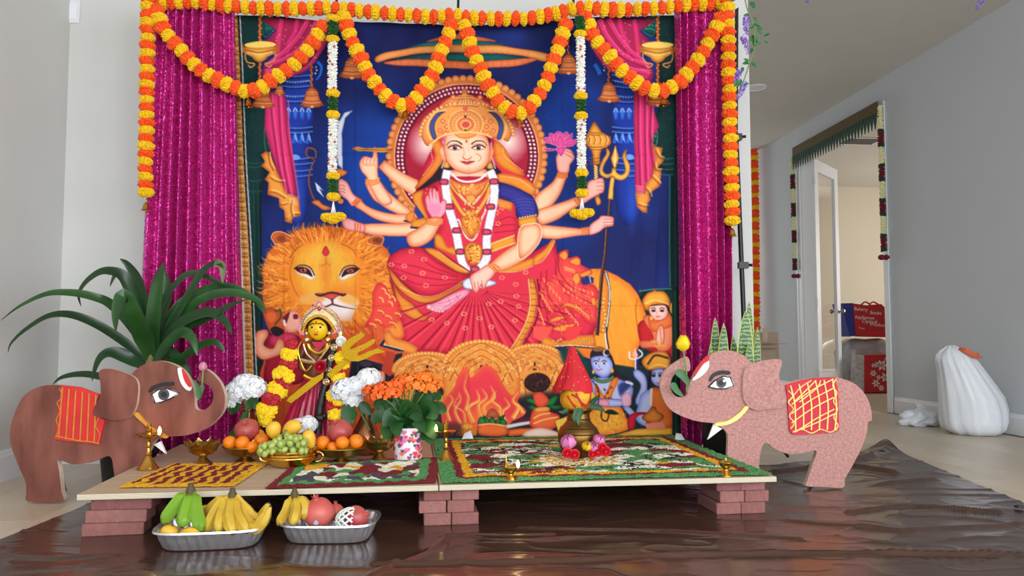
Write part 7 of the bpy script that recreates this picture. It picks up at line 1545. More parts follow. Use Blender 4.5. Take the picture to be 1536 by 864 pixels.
hydrangea('large white hydrangea in the left copper vase beside the brown elephant trunk', 366, 588, 3.40, [(-8, 0, 20, 17), (12, -6, 20, 18), (2, -12, 18, 14), (-16, 14, 10, 14)], [(366, 600), (370, 615), (371, 640)], [([(372, 615), (362, 640), (345, 662), (338, 676)], 8), ([(372, 610), (380, 606), (388, 610)], 9), ([(362, 608), (352, 612), (346, 622)], 7)], 3)
hydrangea('large white hydrangea in the right copper vase beside the orange flowers', 525, 583, 3.38, [(-8, 4, 20, 19), (10, -2, 18, 16), (28, -14, 18, 16), (4, 16, 14, 12)], [(533, 600), (541, 618), (552, 640), (558, 652)], [([(530, 602), (524, 615), (527, 628), (532, 632)], 12), ([(540, 604), (548, 612), (556, 622)], 8)], 9)
hydrangea('small white hydrangea lying in front of the idol above the mangoes', 455, 637, 3.36, [(-6, 2, 13, 10), (7, 0, 13, 12)], [(458, 645), (462, 655)], [], 15)
# ---------------------------------------------------------------- goddess idol
YI = 3.52; k = 1/ppm(YI); ib = at(468, 600, YI); ib.z = BZ+.001
idol = thing('goddess_idol', 'dressed goddess idol with yellow face, jewelled crown and crimson skirt', 'idol', ib)
IL = lambda x, y, d=0.0: at(x, y, YI-d)-ib
m_sat = mat('crimson_satin', (178, 8, 62), .34, var=.25, scale=7); m_sat2 = mat('maroon_satin', (150, 14, 50), .35, var=.25, scale=7); m_face = mat('turmeric_yellow', (238, 190, 8), .4, var=.06, scale=10, sss=.05); m_hair = mat('idol_hair', (28, 20, 20), .5)
m_gem = mat('silver_gems', (214, 200, 170), .25, .7, var=.35, scale=160, col2=(190, 150, 80)); m_gild = mat('gilt', (226, 172, 60), .28, .85, var=.15, scale=50); m_pk = mat('pink_trim', (226, 130, 170), .5); m_rub = mat('ruby_gem', (190, 30, 40), .2, coat=.5); m_skinb = mat('idol_copper_body', (128, 78, 58), .4, .4, var=.2, scale=10); m_glit = mat('gold_glitter', (222, 178, 24), .35, .55, var=.35, scale=320, bump=.6, bscale=400)
# pleated skirt
vs, F = [], []; zt, zb = IL(475, 566).z, 0.0; nA, nR = 96, 10
cx0, cx1 = IL(476, 566).x, IL(466, 640).x
for i in range(nR):
    u = i/(nR-1); z = zt+(zb-zt)*u; rx = (17+36*u**.8)*k; ry = (13+20*u**.8)*k; cx = cx0+(cx1-cx0)*u
    for j in range(nA):
        t = 2*math.pi*j/nA; q = 1+(.03+.05*u)*math.sin(22*t+2*math.sin(3*t)); vs.append((cx+rx*q*math.cos(t), ry*q*math.sin(t), z))
for i in range(nR-1):
    for j in range(nA): F.append((i*nA+j, (i+1)*nA+j, (i+1)*nA+(j+1) % nA, i*nA+(j+1) % nA))
MB().raw(vs, F).build('skirt', m_sat, idol, smooth=60)
# torso
MB().lathe([(13*k, IL(0, 568).z), (17*k, IL(0, 560).z), (16*k, IL(0, 548).z), (19*k, IL(0, 534).z), (20*k, IL(0, 522).z), (12*k, IL(0, 514).z), (7*k, IL(0, 510).z), (7*k, IL(0, 502).z)], 24, (IL(474, 540).x, 0, 0)).build('torso', m_skinb, idol)
MB().raw([IL(467, 513, .05), IL(490, 513, .05), IL(478, 527, .062)], [(0, 2, 1)]).build('blouse_front', m_sat, idol, smooth=0)
for sg, pts in ((-1, ((458, 522), (449, 538), (452, 552), (464, 560))), (1, ((492, 522), (500, 536), (498, 550), (486, 558)))):
    MB().tube(spline([IL(*q, .03) for q in pts], 5), [5*k, 5*k, 5*k, 5*k, 5*k, 4.6*k, 4.4*k, 4.2*k, 4*k, 4*k, 3.8*k, 3.6*k, 3.4*k, 3.2*k, 3*k, 2.8*k], 10).build('arm', m_skinb, idol)
# belt, girdle and necklaces
for nm, pts, w, m in (('silver_belt', ((452, 540), (465, 543), (480, 544), (492, 540)), 3.2, m_gem), ('gold_girdle', ((456, 563), (466, 568), (478, 568), (488, 562)), 3.2, m_gild), ('necklace', ((462, 516), (466, 524), (477, 530), (488, 524), (491, 515)), 2.6, m_gild), ('long_necklace', ((455, 516), (460, 530), (470, 540), (475, 543), (486, 530), (496, 517)), 1.7, m_gem), ('hanging_chain', ((452, 512), (447, 525), (452, 545), (459, 556), (468, 548)), 1.3, m_gild)):
    MB().tube(spline([IL(*q, .072) for q in pts], 6), w*k, 8).build(nm, m, idol)
# head
hc = IL(477.5, 494, .03)
MB().ell(hc, (15.5*k, 14*k, 17*k), 24, 18, f=lambda q: Vector((q.x*(1-.16*max(0, -q.z)**1.5), q.y, q.z))).build('face', m_face, idol)
MB().ell(hc+Vector((0, 4*k, 3*k)), (18.5*k, 14*k, 19*k), 20, 14).build('hair', m_hair, idol)
ff = lambda x, y, d: IL(x, y, .03+(14+d)*k)
fp = hc+Vector((0, -13.2*k, 0))
for sg in (-1, 1):
    MB().ell(hc+Vector((sg*6.3*k, -12.2*k, 3*k)), (3.7*k, .9*k, 1.5*k), 12, 8).build('eye', m_wp2, idol); MB().ell(hc+Vector((sg*6.3*k, -13.0*k, 3*k)), (2.0*k, .6*k, 1.6*k), 10, 6).build('pupil', m_ink, idol)
    MB().tube([hc+Vector((sg*x*k, -y*k, z*k)) for x, y, z in ((2.2, 14, 7.6), (6, 13, 9.0), (10.5, 10.6, 5.8))], .7*k, 6).build('eyebrow', m_ink, idol)
    MB().ell(hc+Vector((sg*15.6*k, -4*k, -15*k)), (4.6*k, 3*k, 4.6*k), 12, 8).build('earring', m_gild, idol); MB().ell(hc+Vector((sg*15.6*k, -6.6*k, -15.5*k)), (2.4*k, 1.6*k, 2.4*k), 10, 6).build('pearl', mat('pearl', (240, 238, 232), .25), idol); MB().ell(hc+Vector((sg*17*k, -4*k, -6*k)), (3.6*k, 2.4*k, 3.8*k), 12, 8).build('ear_ornament', m_gem, idol)
MB().ell(hc+Vector((0, -14.6*k, -2*k)), (2.1*k, 2.4*k, 4*k), 10, 8).build('nose', m_face, idol); MB().ell(hc+Vector((0, -13.1*k, -7.6*k)), (3.6*k, 1*k, 1.3*k), 12, 6).build('lips', m_rub, idol); MB().ell(hc+Vector((0, -13*k, 9.6*k)), (1.6*k, .8*k, 2*k), 10, 6).build('forehead_dot', m_rub, idol); MB().ell(hc+Vector((3.4*k, -15*k, -4*k)), (1.1*k, .8*k, 1.1*k), 8, 6).build('nose_ring', m_gem, idol)
# crown: arched plate with beaded rows and pointed centre
cro = [(449, 497), (452, 482), (457, 470), (464, 464), (471, 459), (477.5, 451), (484, 459), (494, 463), (503, 471), (509, 482), (512, 497), (506, 500), (500, 490), (494, 482), (485, 477), (477, 475), (469, 477), (461, 484), (456, 494), (453, 500)]
crown = MB().prism([IL(x, y, .055) for x, y in cro], Vector((0, .03, 0))).build('crown', m_gem, idol, smooth=0)
for ro, m, rr in ((0, m_gild, 2.2), (1, m_gem, 1.9)):
    pts = spline([IL(x, y, .062) for x, y in (((454, 498), (458, 486), (466, 478), (477, 474), (488, 478), (496, 486), (502, 497)) if ro == 0 else ((450, 494), (455, 478), (465, 467), (477.5, 460), (491, 466), (503, 477), (510, 494)))], 5)
    for q in pts[::1]: MB().ell(q, (rr*k, rr*k*.7, rr*k), 7, 5).build('crown_bead', m, crown)
MB().ell(IL(478, 463, .066), (2.4*k, 1.6*k, 3.4*k), 8, 6).build('crown_ruby', m_rub, crown)
MB().tube([IL(x, y, .062) for x, y in ((468, 464), (477.5, 451), (487, 463))], 1.5*k, 6).build('pink_trim', m_pk, crown)
for pts in (((450, 485), (449, 496), (456, 502)), ((504, 488), (508, 494), (500, 500))): MB().tube(spline([IL(*q, .062) for q in pts], 4), 1.7*k, 6).build('pink_trim', m_pk, crown)
MB().ell(IL(510, 500, .03), (5*k, 4*k, 18*k), 10, 8).build('side_ornament', m_gem, idol)
# braid with jewelled discs
br = spline([IL(502, 512, .05), IL(500, 525, .075), IL(496, 540, .085), IL(492, 560, .09), IL(488, 578, .10), IL(483, 597, .11), IL(479, 620, .115), IL(477, 650, .118)], 5)
MB().tube(br, [5.8*k*(1+.10*math.sin(i*2.2)) for i in range(len(br))], 9).build('braid', m_hair, idol)
for x, y in ((501, 521), (497, 537), (493.5, 556), (489, 573), (484.5, 593)):
    o = MB().lathe(scaled([(5, 0), (5.2, .8), (3.6, 1.6), (2.4, 1.0), (1.2, 1.9), (.2, 2.1)], k), 14, M=Matrix.Translation(IL(x, y, .112 if y > 560 else .10)) @ Matrix.Rotation(math.pi/2, 4, 'X')).build('braid_disc', m_gem, idol)
MB().ell(IL(479, 627, .125), (8*k, 5*k, 6*k), 10, 8).ell(IL(486, 624, .122), (5*k, 4*k, 4*k), 10, 8).build('braid_tassel', m_hair, idol)
# white rose at the crown side, red rose at the waist
def rose(lab, c, r, m, root=None, seed=1):
    rg = random.Random(seed); R_ = thing('rose', lab, 'flower', c); 
    MB().ell((0, -r*.25, 0), (r*.3, r*.3, r*.3), 10, 7).build('bud', m, R_)
    for ring, (n_, dz, tilt_) in enumerate(((3, .30, .25), (5, .18, .6), (6, .02, 1.0), (7, -.12, 1.4))):
        for i in range(n_):
            t = 2*math.pi*(i+.5*(ring % 2))/n_+rg.uniform(-.15, .15); d = Vector((math.cos(t), 0, math.sin(t))); f = Vector((0, -1, 0)); s_ = d.cross(f); vs = []
            w = r*(.36+.08*ring)
            for u, ww in ((0, .3), (.4, .9), (.75, 1.0), (1, .55)):
                rad = r*(.12+.95*math.sin(tilt_*.9)*u); h_ = r*(dz-.3+.75*math.cos(tilt_*.8)*u-.18*u*u*ring/2)
                for b_ in (-1, 0, 1): vs.append(d*rad*(1-.12*b_*b_)+s_*(w*ww*b_)+f*(h_+.06*r*b_*b_))
            MB().raw(vs, [(a*3+c_, a*3+c_+1, a*3+c_+4, a*3+c_+3) for a in range(3) for c_ in range(2)]).build('petal', m, R_, smooth=180)
    return R_
m_rosr = mat('rose_red', (176, 14, 34), .5, var=.2, scale=30); m_rosw = mat('rose_white', (240, 240, 232), .5, var=.04); m_rosd = mat('rose_dark', (110, 10, 26), .5, var=.2, scale=30)
rose('small white rose tucked beside the crown of the idol', at(511, 512, YI-.10), 8*k, m_rosw, seed=2); rose('dark red rose at the chest of the idol', at(480, 550, YI-.11), 10*k, m_rosr, seed=3)
# flower garland around the idol
gl_ = thing('flower_garland', 'thick yellow and red flower garland hung around the idol', 'garland', ib)
m_chr = mat('chrysanthemum_yellow', (246, 206, 10), .6, var=.14, scale=60); CH = [flower_mesh('chrysanthemum', m_chr, 30+i) for i in range(3)]; CR = [flower_mesh('red_rose_ball', m_rosr, 40+i) for i in range(3)]
gp = [(437, 517, 9, 2), (434, 531, 12, 0), (428, 541, 8, 1), (437, 546, 9, 1), (427, 557, 11, 0), (418, 560, 9, 0), (433, 566, 9, 0), (422, 569, 9, 1), (430, 576, 8, 1), (414, 583, 13, 0), (420, 588, 11, 0), (402, 598, 9, 1), (411, 600, 9, 1), (399, 621, 12, 0), (394, 612, 9, 0), (407, 614, 9, 0), (398, 630, 9, 0),
      (511, 536, 9, 0), (516, 546, 8, 0), (508, 553, 8, 1), (507, 565, 10, 0), (514, 572, 8, 0), (501, 578, 7, 1), (500, 593, 10, 0), (509, 600, 9, 0), (497, 608, 7, 1), (510, 610, 7, 1), (504, 620, 11, 0), (513, 618, 8, 0), (502, 632, 8, 1), (514, 632, 9, 1)]
for i, (x, y, r, t) in enumerate(gp):
    q = at(x, y, YI-.10-(.04 if y > 590 else 0))-ib; rr = r*k; link('yellow_flower' if t == 0 else 'red_flower', (CH if t == 0 else CR)[i % 3], gl_, None, Matrix.Translation(q) @ rotM(1.3+random.uniform(-.3, .3), random.uniform(-.3, .3), 0) @ Matrix.Diagonal((rr, rr, rr*.8, 1)))
for sd in (gp[:17], gp[17:]): MB().tube(spline([at(x, y, YI-.09)-ib for x, y, r, t in sd[::2]], 4), .004, 6).build('string', m_thread, gl_)
# trident and sword props
tri = [(830, 446), (870, 428), (915, 435), (905, 470), (830, 525), (770, 570), (752, 600), (765, 606), (800, 592), (900, 550), (1000, 497), (1036, 495), (1015, 540), (930, 596), (850, 636), (830, 662), (845, 672), (870, 668), (960, 625), (1050, 594), (1130, 630), (1090, 645), (1030, 652), (930, 707), (840, 736), (760, 731), (700, 697), (668, 647), (662, 590), (690, 535), (760, 485)]
TY = YI-.13
c = at(527, 530, TY); to = thing('trident_prop', 'gold glitter trident leaning beside the idol', 'trident', c)
MB().prism([at(420+x/7.2, 440+y/7.2, TY)-c for x, y in tri], Vector((0, .008, 0))).build('trident_head', m_glit, to, smooth=0); MB().prism([at(x, y, TY+.012)-c for x, y in ((517, 536), (526, 542), (496, 568), (490, 562))], Vector((0, .006, 0))).build('trident_shaft', m_glit, to, smooth=0)
swd = [(585, 605), (580, 650), (460, 745), (340, 838), (305, 820), (320, 795), (420, 715), (500, 650)]; SY_ = YI-.15
c = at(455, 585, SY_); so = MB().prism([at(370+x/5.083, 440+y/5.083, SY_)-c for x, y in swd], Vector((0, .008, 0))).build('sword_prop', m_glit, None, smooth=0); so.location = c; tag(so, 'flat gold glitter sword laid across the crimson skirt of the idol', 'sword')
# ---------------------------------------------------------------- kalanchoe in a heart-print pot
p = bp(612, 689); k = 1/ppm(p.y); m_pp = mat('pot_paper', (240, 232, 240), .5, var=.03, scale=20); kal = thing('kalanchoe_pot', 'white pot with pink heart print holding an orange kalanchoe', 'potted plant', p)
MB().lathe(scaled([(20, 0), (20.5, 1), (21, 24), (21.5, 44), (22.5, 48), (20.5, 47), (19, 40)], k), 28).build('pot', m_pp, kal)
hm = [mat('heart_'+n, c_, .5, var=.05) for n, c_ in (('magenta', (206, 30, 110)), ('rose', (232, 120, 170)), ('red', (226, 60, 70)), ('grey', (90, 90, 110)), ('orange', (240, 120, 80)))]
rg = random.Random(5)
for i in range(80):
    t = -math.pi/2+rg.uniform(-1.35, 1.35); z = rg.uniform(5, 42); R = 21.3+z*.016; s = rg.uniform(2.4, 4.4); pts = []
    for a in np.linspace(0, 2*math.pi, 14, endpoint=False):
        hx_, hz_ = 16*math.sin(a)**3/16, (13*math.cos(a)-5*math.cos(2*a)-2*math.cos(3*a)-math.cos(4*a))/16; tt = t+hx_*s/R; pts.append(((R+.15)*math.cos(tt)*k, (R+.15)*math.sin(tt)*k, (z+hz_*s)*k))
    MB().raw(pts, [tuple(range(13, -1, -1))]).build('printed_heart', hm[i % 5], kal, smooth=0)
MB().lathe(scaled([(19, 40), (10, 42), (1, 42)], k), 16).build('soil', mat('soil', (60, 42, 30), .95), kal)
lf_prof = lambda u: math.sin(math.pi*min(1, u*.9+.08))**.7*(1+.06*math.sin(u*40))
for i, (x0, y0, x1, y1, x2, y2, w, d) in enumerate([(606, 640, 590, 622, 576, 640, 12, -.05), (604, 640, 585, 640, 582, 660, 13, -.08), (616, 640, 640, 615, 655, 628, 14, -.05), (618, 640, 640, 640, 652, 658, 13, -.07), (620, 640, 655, 640, 668, 652, 9, -.02), (610, 636, 618, 615, 632, 632, 13, -.09), (608, 640, 600, 612, 586, 606, 12, -.03), (614, 636, 630, 600, 648, 604, 11, .0), (604, 640, 570, 625, 560, 636, 10, .0), (603, 636, 575, 610, 560, 608, 10, .02), (620, 636, 655, 612, 668, 620, 10, .0), (610, 640, 608, 612, 604, 600, 11, -.06), (616, 640, 622, 625, 640, 648, 12, -.1), (606, 645, 594, 632, 596, 655, 12, -.11), (600, 640, 580, 600, 566, 596, 10, .04), (622, 640, 648, 592, 660, 600, 9, .05), (612, 640, 625, 605, 620, 592, 10, .05), (610, 640, 590, 596, 580, 590, 9, .06), (604, 642, 588, 650, 574, 652, 8, -.02), (614, 640, 640, 650, 646, 666, 10, -.05)]):
    ribbon([at(x0, y0, p.y)-p, at(x1, y1, p.y+d*.6)-p, at(x2, y2, p.y+d)-p], w*k, m_leafd, kal, 'leaf', prof=lf_prof, fold=.25, tilt=random.uniform(-.4, .4))
m_ko = [mat('kalanchoe_orange', (250, 128, 36), .55, var=.1, scale=50), mat('kalanchoe_deep', (246, 104, 32), .55, var=.1, scale=50)]
for i, (x, y, rx, rz, d, c_) in enumerate([(560, 586, 16, 8, -.05, 1), (578, 582, 18, 9, -.03, 1), (598, 577, 14, 9, -.02, 1), (570, 594, 18, 8, -.08, 1), (588, 590, 16, 8, -.07, 1), (616, 570, 17, 10, .0, 0), (636, 569, 16, 10, .02, 0), (652, 578, 13, 8, .03, 0), (624, 580, 18, 8, -.04, 0), (642, 583, 14, 8, -.02, 0), (604, 570, 12, 8, .03, 0)]):
    q = at(x, y, p.y+d)-p; o = florets(MB(), q, (rx*k, rx*k*.8, rz*k), 34, 4.6*k, 60+i, cap=-.2, jit=.2).build('flower_cluster', m_ko[1-c_ if c_ else 0] if c_ == 0 else m_ko[1], kal, smooth=0, kind='stuff')
    MB().tube(spline([at(610, 640, p.y)-p, at((610+x)/2, (y+640)/2-8, p.y+d*.5)-p, q], 4), 1.1*k, 6).build('flower_stem', m_stem, kal)
# ---------------------------------------------------------------- kalash: brass pot, coconut, red cloth cone, leaves
p = bp(868, 687); k = 1/ppm(p.y); m_kal = mat('aged_brass_pot', (150, 108, 52), .4, .9, var=.25, scale=10, col2=(110, 84, 44)); ka = thing('kalash_pot', 'aged brass kalash pot standing on the large rangoli', 'pot', p)
MB().lathe(scaled([(16, 0), (20, 2), (27, 14), (30.5, 26), (31, 34), (29, 42), (20, 52), (17, 57), (16.5, 66), (20, 70), (23, 72), (23, 74), (18, 73), (15, 68)], k), 40).build('pot_body', m_kal, ka)
for z, r in ((37, 31), (45, 27), (58, 17.6)): MB().lathe(scaled([(r-.6, z-1), (r+.5, z), (r-.6, z+1)], k), 40).build('ring', m_kal, ka)
m_coc = mat('turmeric_coconut', (238, 178, 24), .6, var=.15, scale=20, col2=(206, 140, 20), bump=.4, bscale=80); cc = at(866, 598, p.y); co = thing('coconut', 'turmeric-yellow coconut with red streaks seated in the brass pot', 'coconut', cc)
MB().ell((0, 0, 0), (26*k, 26*k, 23*k), 28, 18).build('shell', m_coc, co)
for i, pts in enumerate((((850, 592), (856, 602), (862, 608)), ((862, 588), (868, 600), (876, 606)), ((884, 588), (882, 600), (874, 610)), ((856, 590), (866, 596), (872, 608)))):
    q = []
    for x, y in pts: v = at(x, y, p.y)-cc; v.y = -math.sqrt(max(0, 1-(v.x/(26*k))**2-(v.z/(23*k))**2))*26.3*k; q.append(v)
    MB().tube(spline(q, 4), 1.6*k, 6).build('red_streak', m_rubk if False else mat('kumkum_red', (196, 40, 40), .8), co)
# cloth cone
m_clo = mat('red_felt_cloth', (200, 20, 36), .75, var=.12, scale=14, bump=.2, bscale=60); c0 = at(862, 592, p.y); cl = thing('cloth_cone', 'pointed red cloth cone draped over the yellow coconut', 'cloth', c0); vs, F = [], []
rows = [(519, 858, 2), (524, 858, 5), (532, 859, 8), (545, 860, 13), (558, 861, 19), (568, 861, 24), (576, 861, 27), (582, 860, 29), (586, 860, 29)]
for y, x, r in rows:
    q = at(x, y, p.y)-c0
    for j in range(48):
        t = 2*math.pi*j/48; f = 1+.06*math.sin(5*t+y*.03)+.03*math.sin(11*t); vs.append((q.x+r*k*f*math.cos(t), q.y+r*k*f*.86*math.sin(t), q.z+(3*k*math.sin(3*t+1) if y > 585 else 0)))
for i in range(len(rows)-1):
    for j in range(48): F.append((i*48+j, (i+1)*48+j, (i+1)*48+(j+1) % 48, i*48+(j+1) % 48))
F.append(tuple(range(48))); MB().raw(vs, F).build('cloth_body', m_clo, cl, smooth=60)
rg = random.Random(3)
for i in range(22):
    y = rg.uniform(528, 585); r = np.interp(y, [q[0] for q in rows], [q[2] for q in rows]); t = -math.pi/2+rg.uniform(-1, 1); q = at(860, y, p.y)-c0; MB().ell((q.x+r*1.05*k*math.cos(t), q.y+r*.93*k*math.sin(t), q.z), (.7*k, .7*k, .7*k), 6, 4).build('silver_dot', m_gem, cl)
lvs = thing('mango_leaf_ring', 'green mango leaves sticking out around the mouth of the brass pot', 'leaves', at(868, 618, p.y))
for pts, w in ((((872, 612), (868, 625), (868, 638)), 4.5), (((884, 610), (898, 612), (908, 618)), 4), (((886, 606), (894, 598), (900, 594)), 3.5), (((852, 614), (845, 618), (838, 617)), 3), (((866, 612), (862, 624), (862, 632)), 3.5)):
    ribbon([at(x, y, p.y-.072-(.005*i))-lvs.location for i, (x, y) in enumerate(pts)], w*k, m_leafd, lvs, 'leaf')
# flowers at the foot of the pot
def tulip_head(lab, x, y, Y, r, colr, tilt):
    c = at(x, y, Y); o = thing('cut_tulip', lab, 'flower', c, 0, 'cut flowers at the foot of the brass pot'); mp = mat('tulip_head_'+colr[0], colr[1], .45, var=.12, scale=40, sss=.1); rr = r/ppm(Y)
    for i in range(6):
        t = i*math.pi/3; d = Vector((math.cos(t), math.sin(t), 0)); sd = Vector((-d.y, d.x, 0)); f_ = 1.0 if i % 2 else .88; vs = []
        for (q, w, z) in ((.12, .2, -.9), (.8, .62, -.3), (.98, .66, .3), (.75, .4, .9), (.45, .05, 1.25)): vs += [d*rr*q*f_+sd*rr*w+Vector((0, 0, rr*z)), d*rr*q*f_*1.12+Vector((0, 0, rr*z)), d*rr*q*f_-sd*rr*w+Vector((0, 0, rr*z))]
        MB().raw(vs, [(j*3+c_, j*3+c_+1, j*3+c_+4, j*3+c_+3) for j in range(4) for c_ in range(2)]).build('petal', mp, o, smooth=180)
    o.rotation_euler = tilt
FYD = p.y-.11; pk = ('pink', (226, 130, 186)); rd = ('red', (206, 30, 50))
tulip_head('pink tulip head at the left foot of the brass pot', 853, 665, FYD, 11, pk, (.5, -.3, 0)); tulip_head('pink tulip head at the right foot of the brass pot, upper', 898, 662, FYD+.02, 9, pk, (.6, .3, 0)); tulip_head('pink tulip head lying beside the yellow flower', 889, 671, FYD-.02, 8.5, pk, (.9, .2, 0)); tulip_head('yellow flower head between the tulips in front of the pot', 880, 670, FYD-.03, 7, ('gold', (246, 206, 30)), (.8, 0, 0))
for i, (x, y, r) in enumerate(((851, 680, 8), (862, 682, 8), (897, 678, 8), (909, 677, 8), (904, 671, 7), (889, 681, 6.5))):
    R_ = rose(('red flower at the far left of the row before the pot', 'red flower second from the left before the pot', 'red flower right of the yellow one before the pot', 'red flower at the far right of the row before the pot', 'red flower behind the right end of the row', 'small red flower in front of the pink tulip')[i], at(x, y, FYD-.04), r/ppm(FYD), mat('petal_scarlet', (214, 24, 44), .5, var=.2, scale=40), seed=20+i); R_['group'] = 'cut flowers at the foot of the brass pot'
# crumpled paper scraps
m_pap = mat('paper_white', (232, 234, 240), .7)
def scrap(lab, pts, Y, m=m_pap):
    c = at(*pts[0], Y); P = [at(x, y, Y+random.uniform(-.012, .012))-c for x, y in pts]; MBo = MB().raw(P+[q+Vector((0, .003, .001)) for q in P], [tuple(range(len(P)))]+[tuple(range(2*len(P)-1, len(P)-1, -1))]+[(i, len(P)+i, len(P)+(i+1) % len(P), (i+1) % len(P)) for i in range(len(P))]).build('paper_scrap', m, None, smooth=0); MBo.location = c; tag(MBo, lab, 'paper')
q = bp(1020, 662); scrap('folded white paper scrap at the back right corner of the large rangoli', [(1012, 662), (1014, 650), (1022, 651), (1030, 664)], q.y)
q = bp(704, 661); scrap('crumpled pale paper scrap at the back edge left of the brass pot', [(692, 660), (697, 650), (706, 646), (710, 658)], q.y)
# ---------------------------------------------------------------- foil trays of fruit on the tarp
m_foil = mat('aluminium_foil', (226, 229, 236), .3, .9, var=.06, scale=10, bump=.12, bscale=40)
def tray(label, c, rz, W, D, H):
    r = thing('foil_tray', label, 'foil tray', c, rz); n = 144; vs, F = [], []
    def rr(w, d, t, z, rib):
        q = 4.2; cx, sx = math.cos(t), math.sin(t); s = (abs(cx)**q+abs(sx)**q)**(-1/q); f = 1+(rib*(1 if int(t/(2*math.pi)*n) % 4 < 2 else -1)); return (w/2*s*cx*f, d/2*s*sx*f, z)
    rings = [(.02, .02, .002, 0), (.84, .82, .002, 0), (.86, .84, .006, .014), (.93, .92, H*.55, .020), (.97, .965, H*.93, .011), (.985, .98, H, 0), (1.04, 1.05, H+.003, 0), (1.05, 1.06, H-.003, 0)]
    for a, b_, z, rib in rings:
        for j in range(n): vs.append(rr(W*a, D*b_, 2*math.pi*(j+.5)/n, z, rib))
    for i in range(len(rings)-1):
        for j in range(n): F.append((i*n+j, i*n+(j+1) % n, (i+1)*n+(j+1) % n, (i+1)*n+j))
    MB().raw(vs[:6*n], F[:5*n]).build('pan', m_foil, r, smooth=25); MB().raw(vs[5*n:], [tuple(i-5*n for i in f) for f in F[5*n:]]).build('rolled_rim', m_foil, r, smooth=40)
    return r
q = on(313, 829); T1 = Vector((q.x-.028, q.y+.115, .003)); tray('left foil tray heaped with green and yellow bananas', T1, .16, .335, .25, .06)
q = on(486, 818); T2 = Vector((q.x, q.y+.10, .003)); tray('right foil tray with bananas and pomegranates', T2, .02, .305, .23, .06)
m_by = mat('banana_yellow', (216, 182, 58), .45, col2=(188, 148, 44), scale=14, detail=4); m_bg = mat('banana_green', (116, 158, 40), .42, var=.12, scale=5); m_bt = mat('banana_tip', (86, 72, 44), .8)
z4 = lambda x, y, Y: at(100+x/3.072, 620+y/3.072, Y)
def bunch(label, crown, bans, Y, m, w):
    c = z4(*crown, Y); r = thing('banana_bunch', label, 'bananas', c)
    for pts, dy in bans:
        P = spline([z4(x, y, Y-d*dy)-c for (x, y), d in zip(pts, (0, .6, 1, .9))], 6); n_ = len(P); rad = []
        for i in range(n_):
            u = i/(n_-1); rad.append(w*(.32 if u < .08 else min(1, .34+(u-.08)*4.2))*(1 if u < .8 else max(.28, 1-(u-.8)*3.6)))
        b_ = MB().tube(P, rad, 6).build('banana', m, r, smooth=50); MB().tube([P[-2], P[-1], P[-1]+(P[-1]-P[-2])*.4], [w*.3, w*.28, w*.2], 6).build('tip', m_bt, b_)
    MB().lathe([(w*.75, -w*.6), (w*.7, 0), (w*.45, w*.5), (w*.4, w*.9)], 8).build('bunch_crown', m_bt, r)
wk = 1/ppm(T1.y)
bunch('green banana bunch at the left of the left foil tray', (572, 352), [([(555, 365), (500, 425), (442, 508)], .05), ([(572, 370), (548, 450), (532, 525)], .09), ([(588, 365), (596, 450), (622, 545)], .07)], T1.y+.0, m_bg, 10.5*wk)
bunch('large yellow banana bunch filling the right of the left foil tray', (764, 372), [([(745, 380), (690, 450), (640, 550)], .05), ([(752, 385), (712, 470), (700, 550)], .09), ([(765, 388), (748, 470), (765, 555)], .11), ([(776, 385), (786, 470), (832, 548)], .09), ([(786, 378), (820, 490), (880, 525), (938, 430)], .06), ([(790, 378), (845, 470), (900, 485), (930, 415)], .0), ([(742, 382), (680, 430), (650, 470)], -.02)], T1.y+.0, m_by, 9.6*wk)
bunch('small yellow banana bunch at the left of the right foil tray', (1050, 368), [([(1032, 385), (1012, 450), (972, 515)], .05), ([(1050, 388), (1058, 450), (1038, 515)], .08), ([(1064, 385), (1098, 425), (1090, 490)], .04)], T2.y-.01, m_by, 8.4*wk)
mango('round yellow mango at the front left of the left foil tray', 254, 799, 13, 12, T1.y-.06, .3, 'mangoes in the left foil tray'); mango('yellow mango lying at the front of the left foil tray', 284, 800, 9.5, 17, T1.y-.07, 1.5, 'mangoes in the left foil tray'); mango('yellow mango half hidden between the two banana bunches', 307, 770, 10, 13, T1.y+.05, .2, 'mangoes in the left foil tray')
pomegranate('large pale red pomegranate with a blue sticker in the right foil tray', 478, 769, 23, T2.y-.01, m_pom2, tilt=(.25, -.15), sticker=True); pomegranate('small pomegranate behind the stickered one in the right foil tray', 503, 768, 13, T2.y+.06, m_pom2)
pomegranate('red pomegranate half wrapped in the foam net', 534, 777, 18, T2.y-.01, m_pom, tilt=(0, 1.2))
nt_c = at(522, 781, T2.y-.02); rr = 19.6/ppm(T2.y); net = thing('foam_net', 'white foam fruit net over the left side of a pomegranate', 'fruit net', nt_c); m_net = mat('foam_white', (226, 238, 230), .7)
for fam in (0, 1):
    for i in range(11):
        pts = []
        for j in range(10):
            u = j/9; t = 2*math.pi*i/11+(u-.5)*(1.5 if fam else -1.5); ph = .25+u*1.45; pts.append(Vector((-math.cos(ph)*rr*1.25+rr*.35, math.sin(ph)*rr*math.cos(t)*.95, math.sin(ph)*rr*math.sin(t)*.95)))
        MB().tube(pts, rr*.075, 5).build('net_strand', m_net, net)
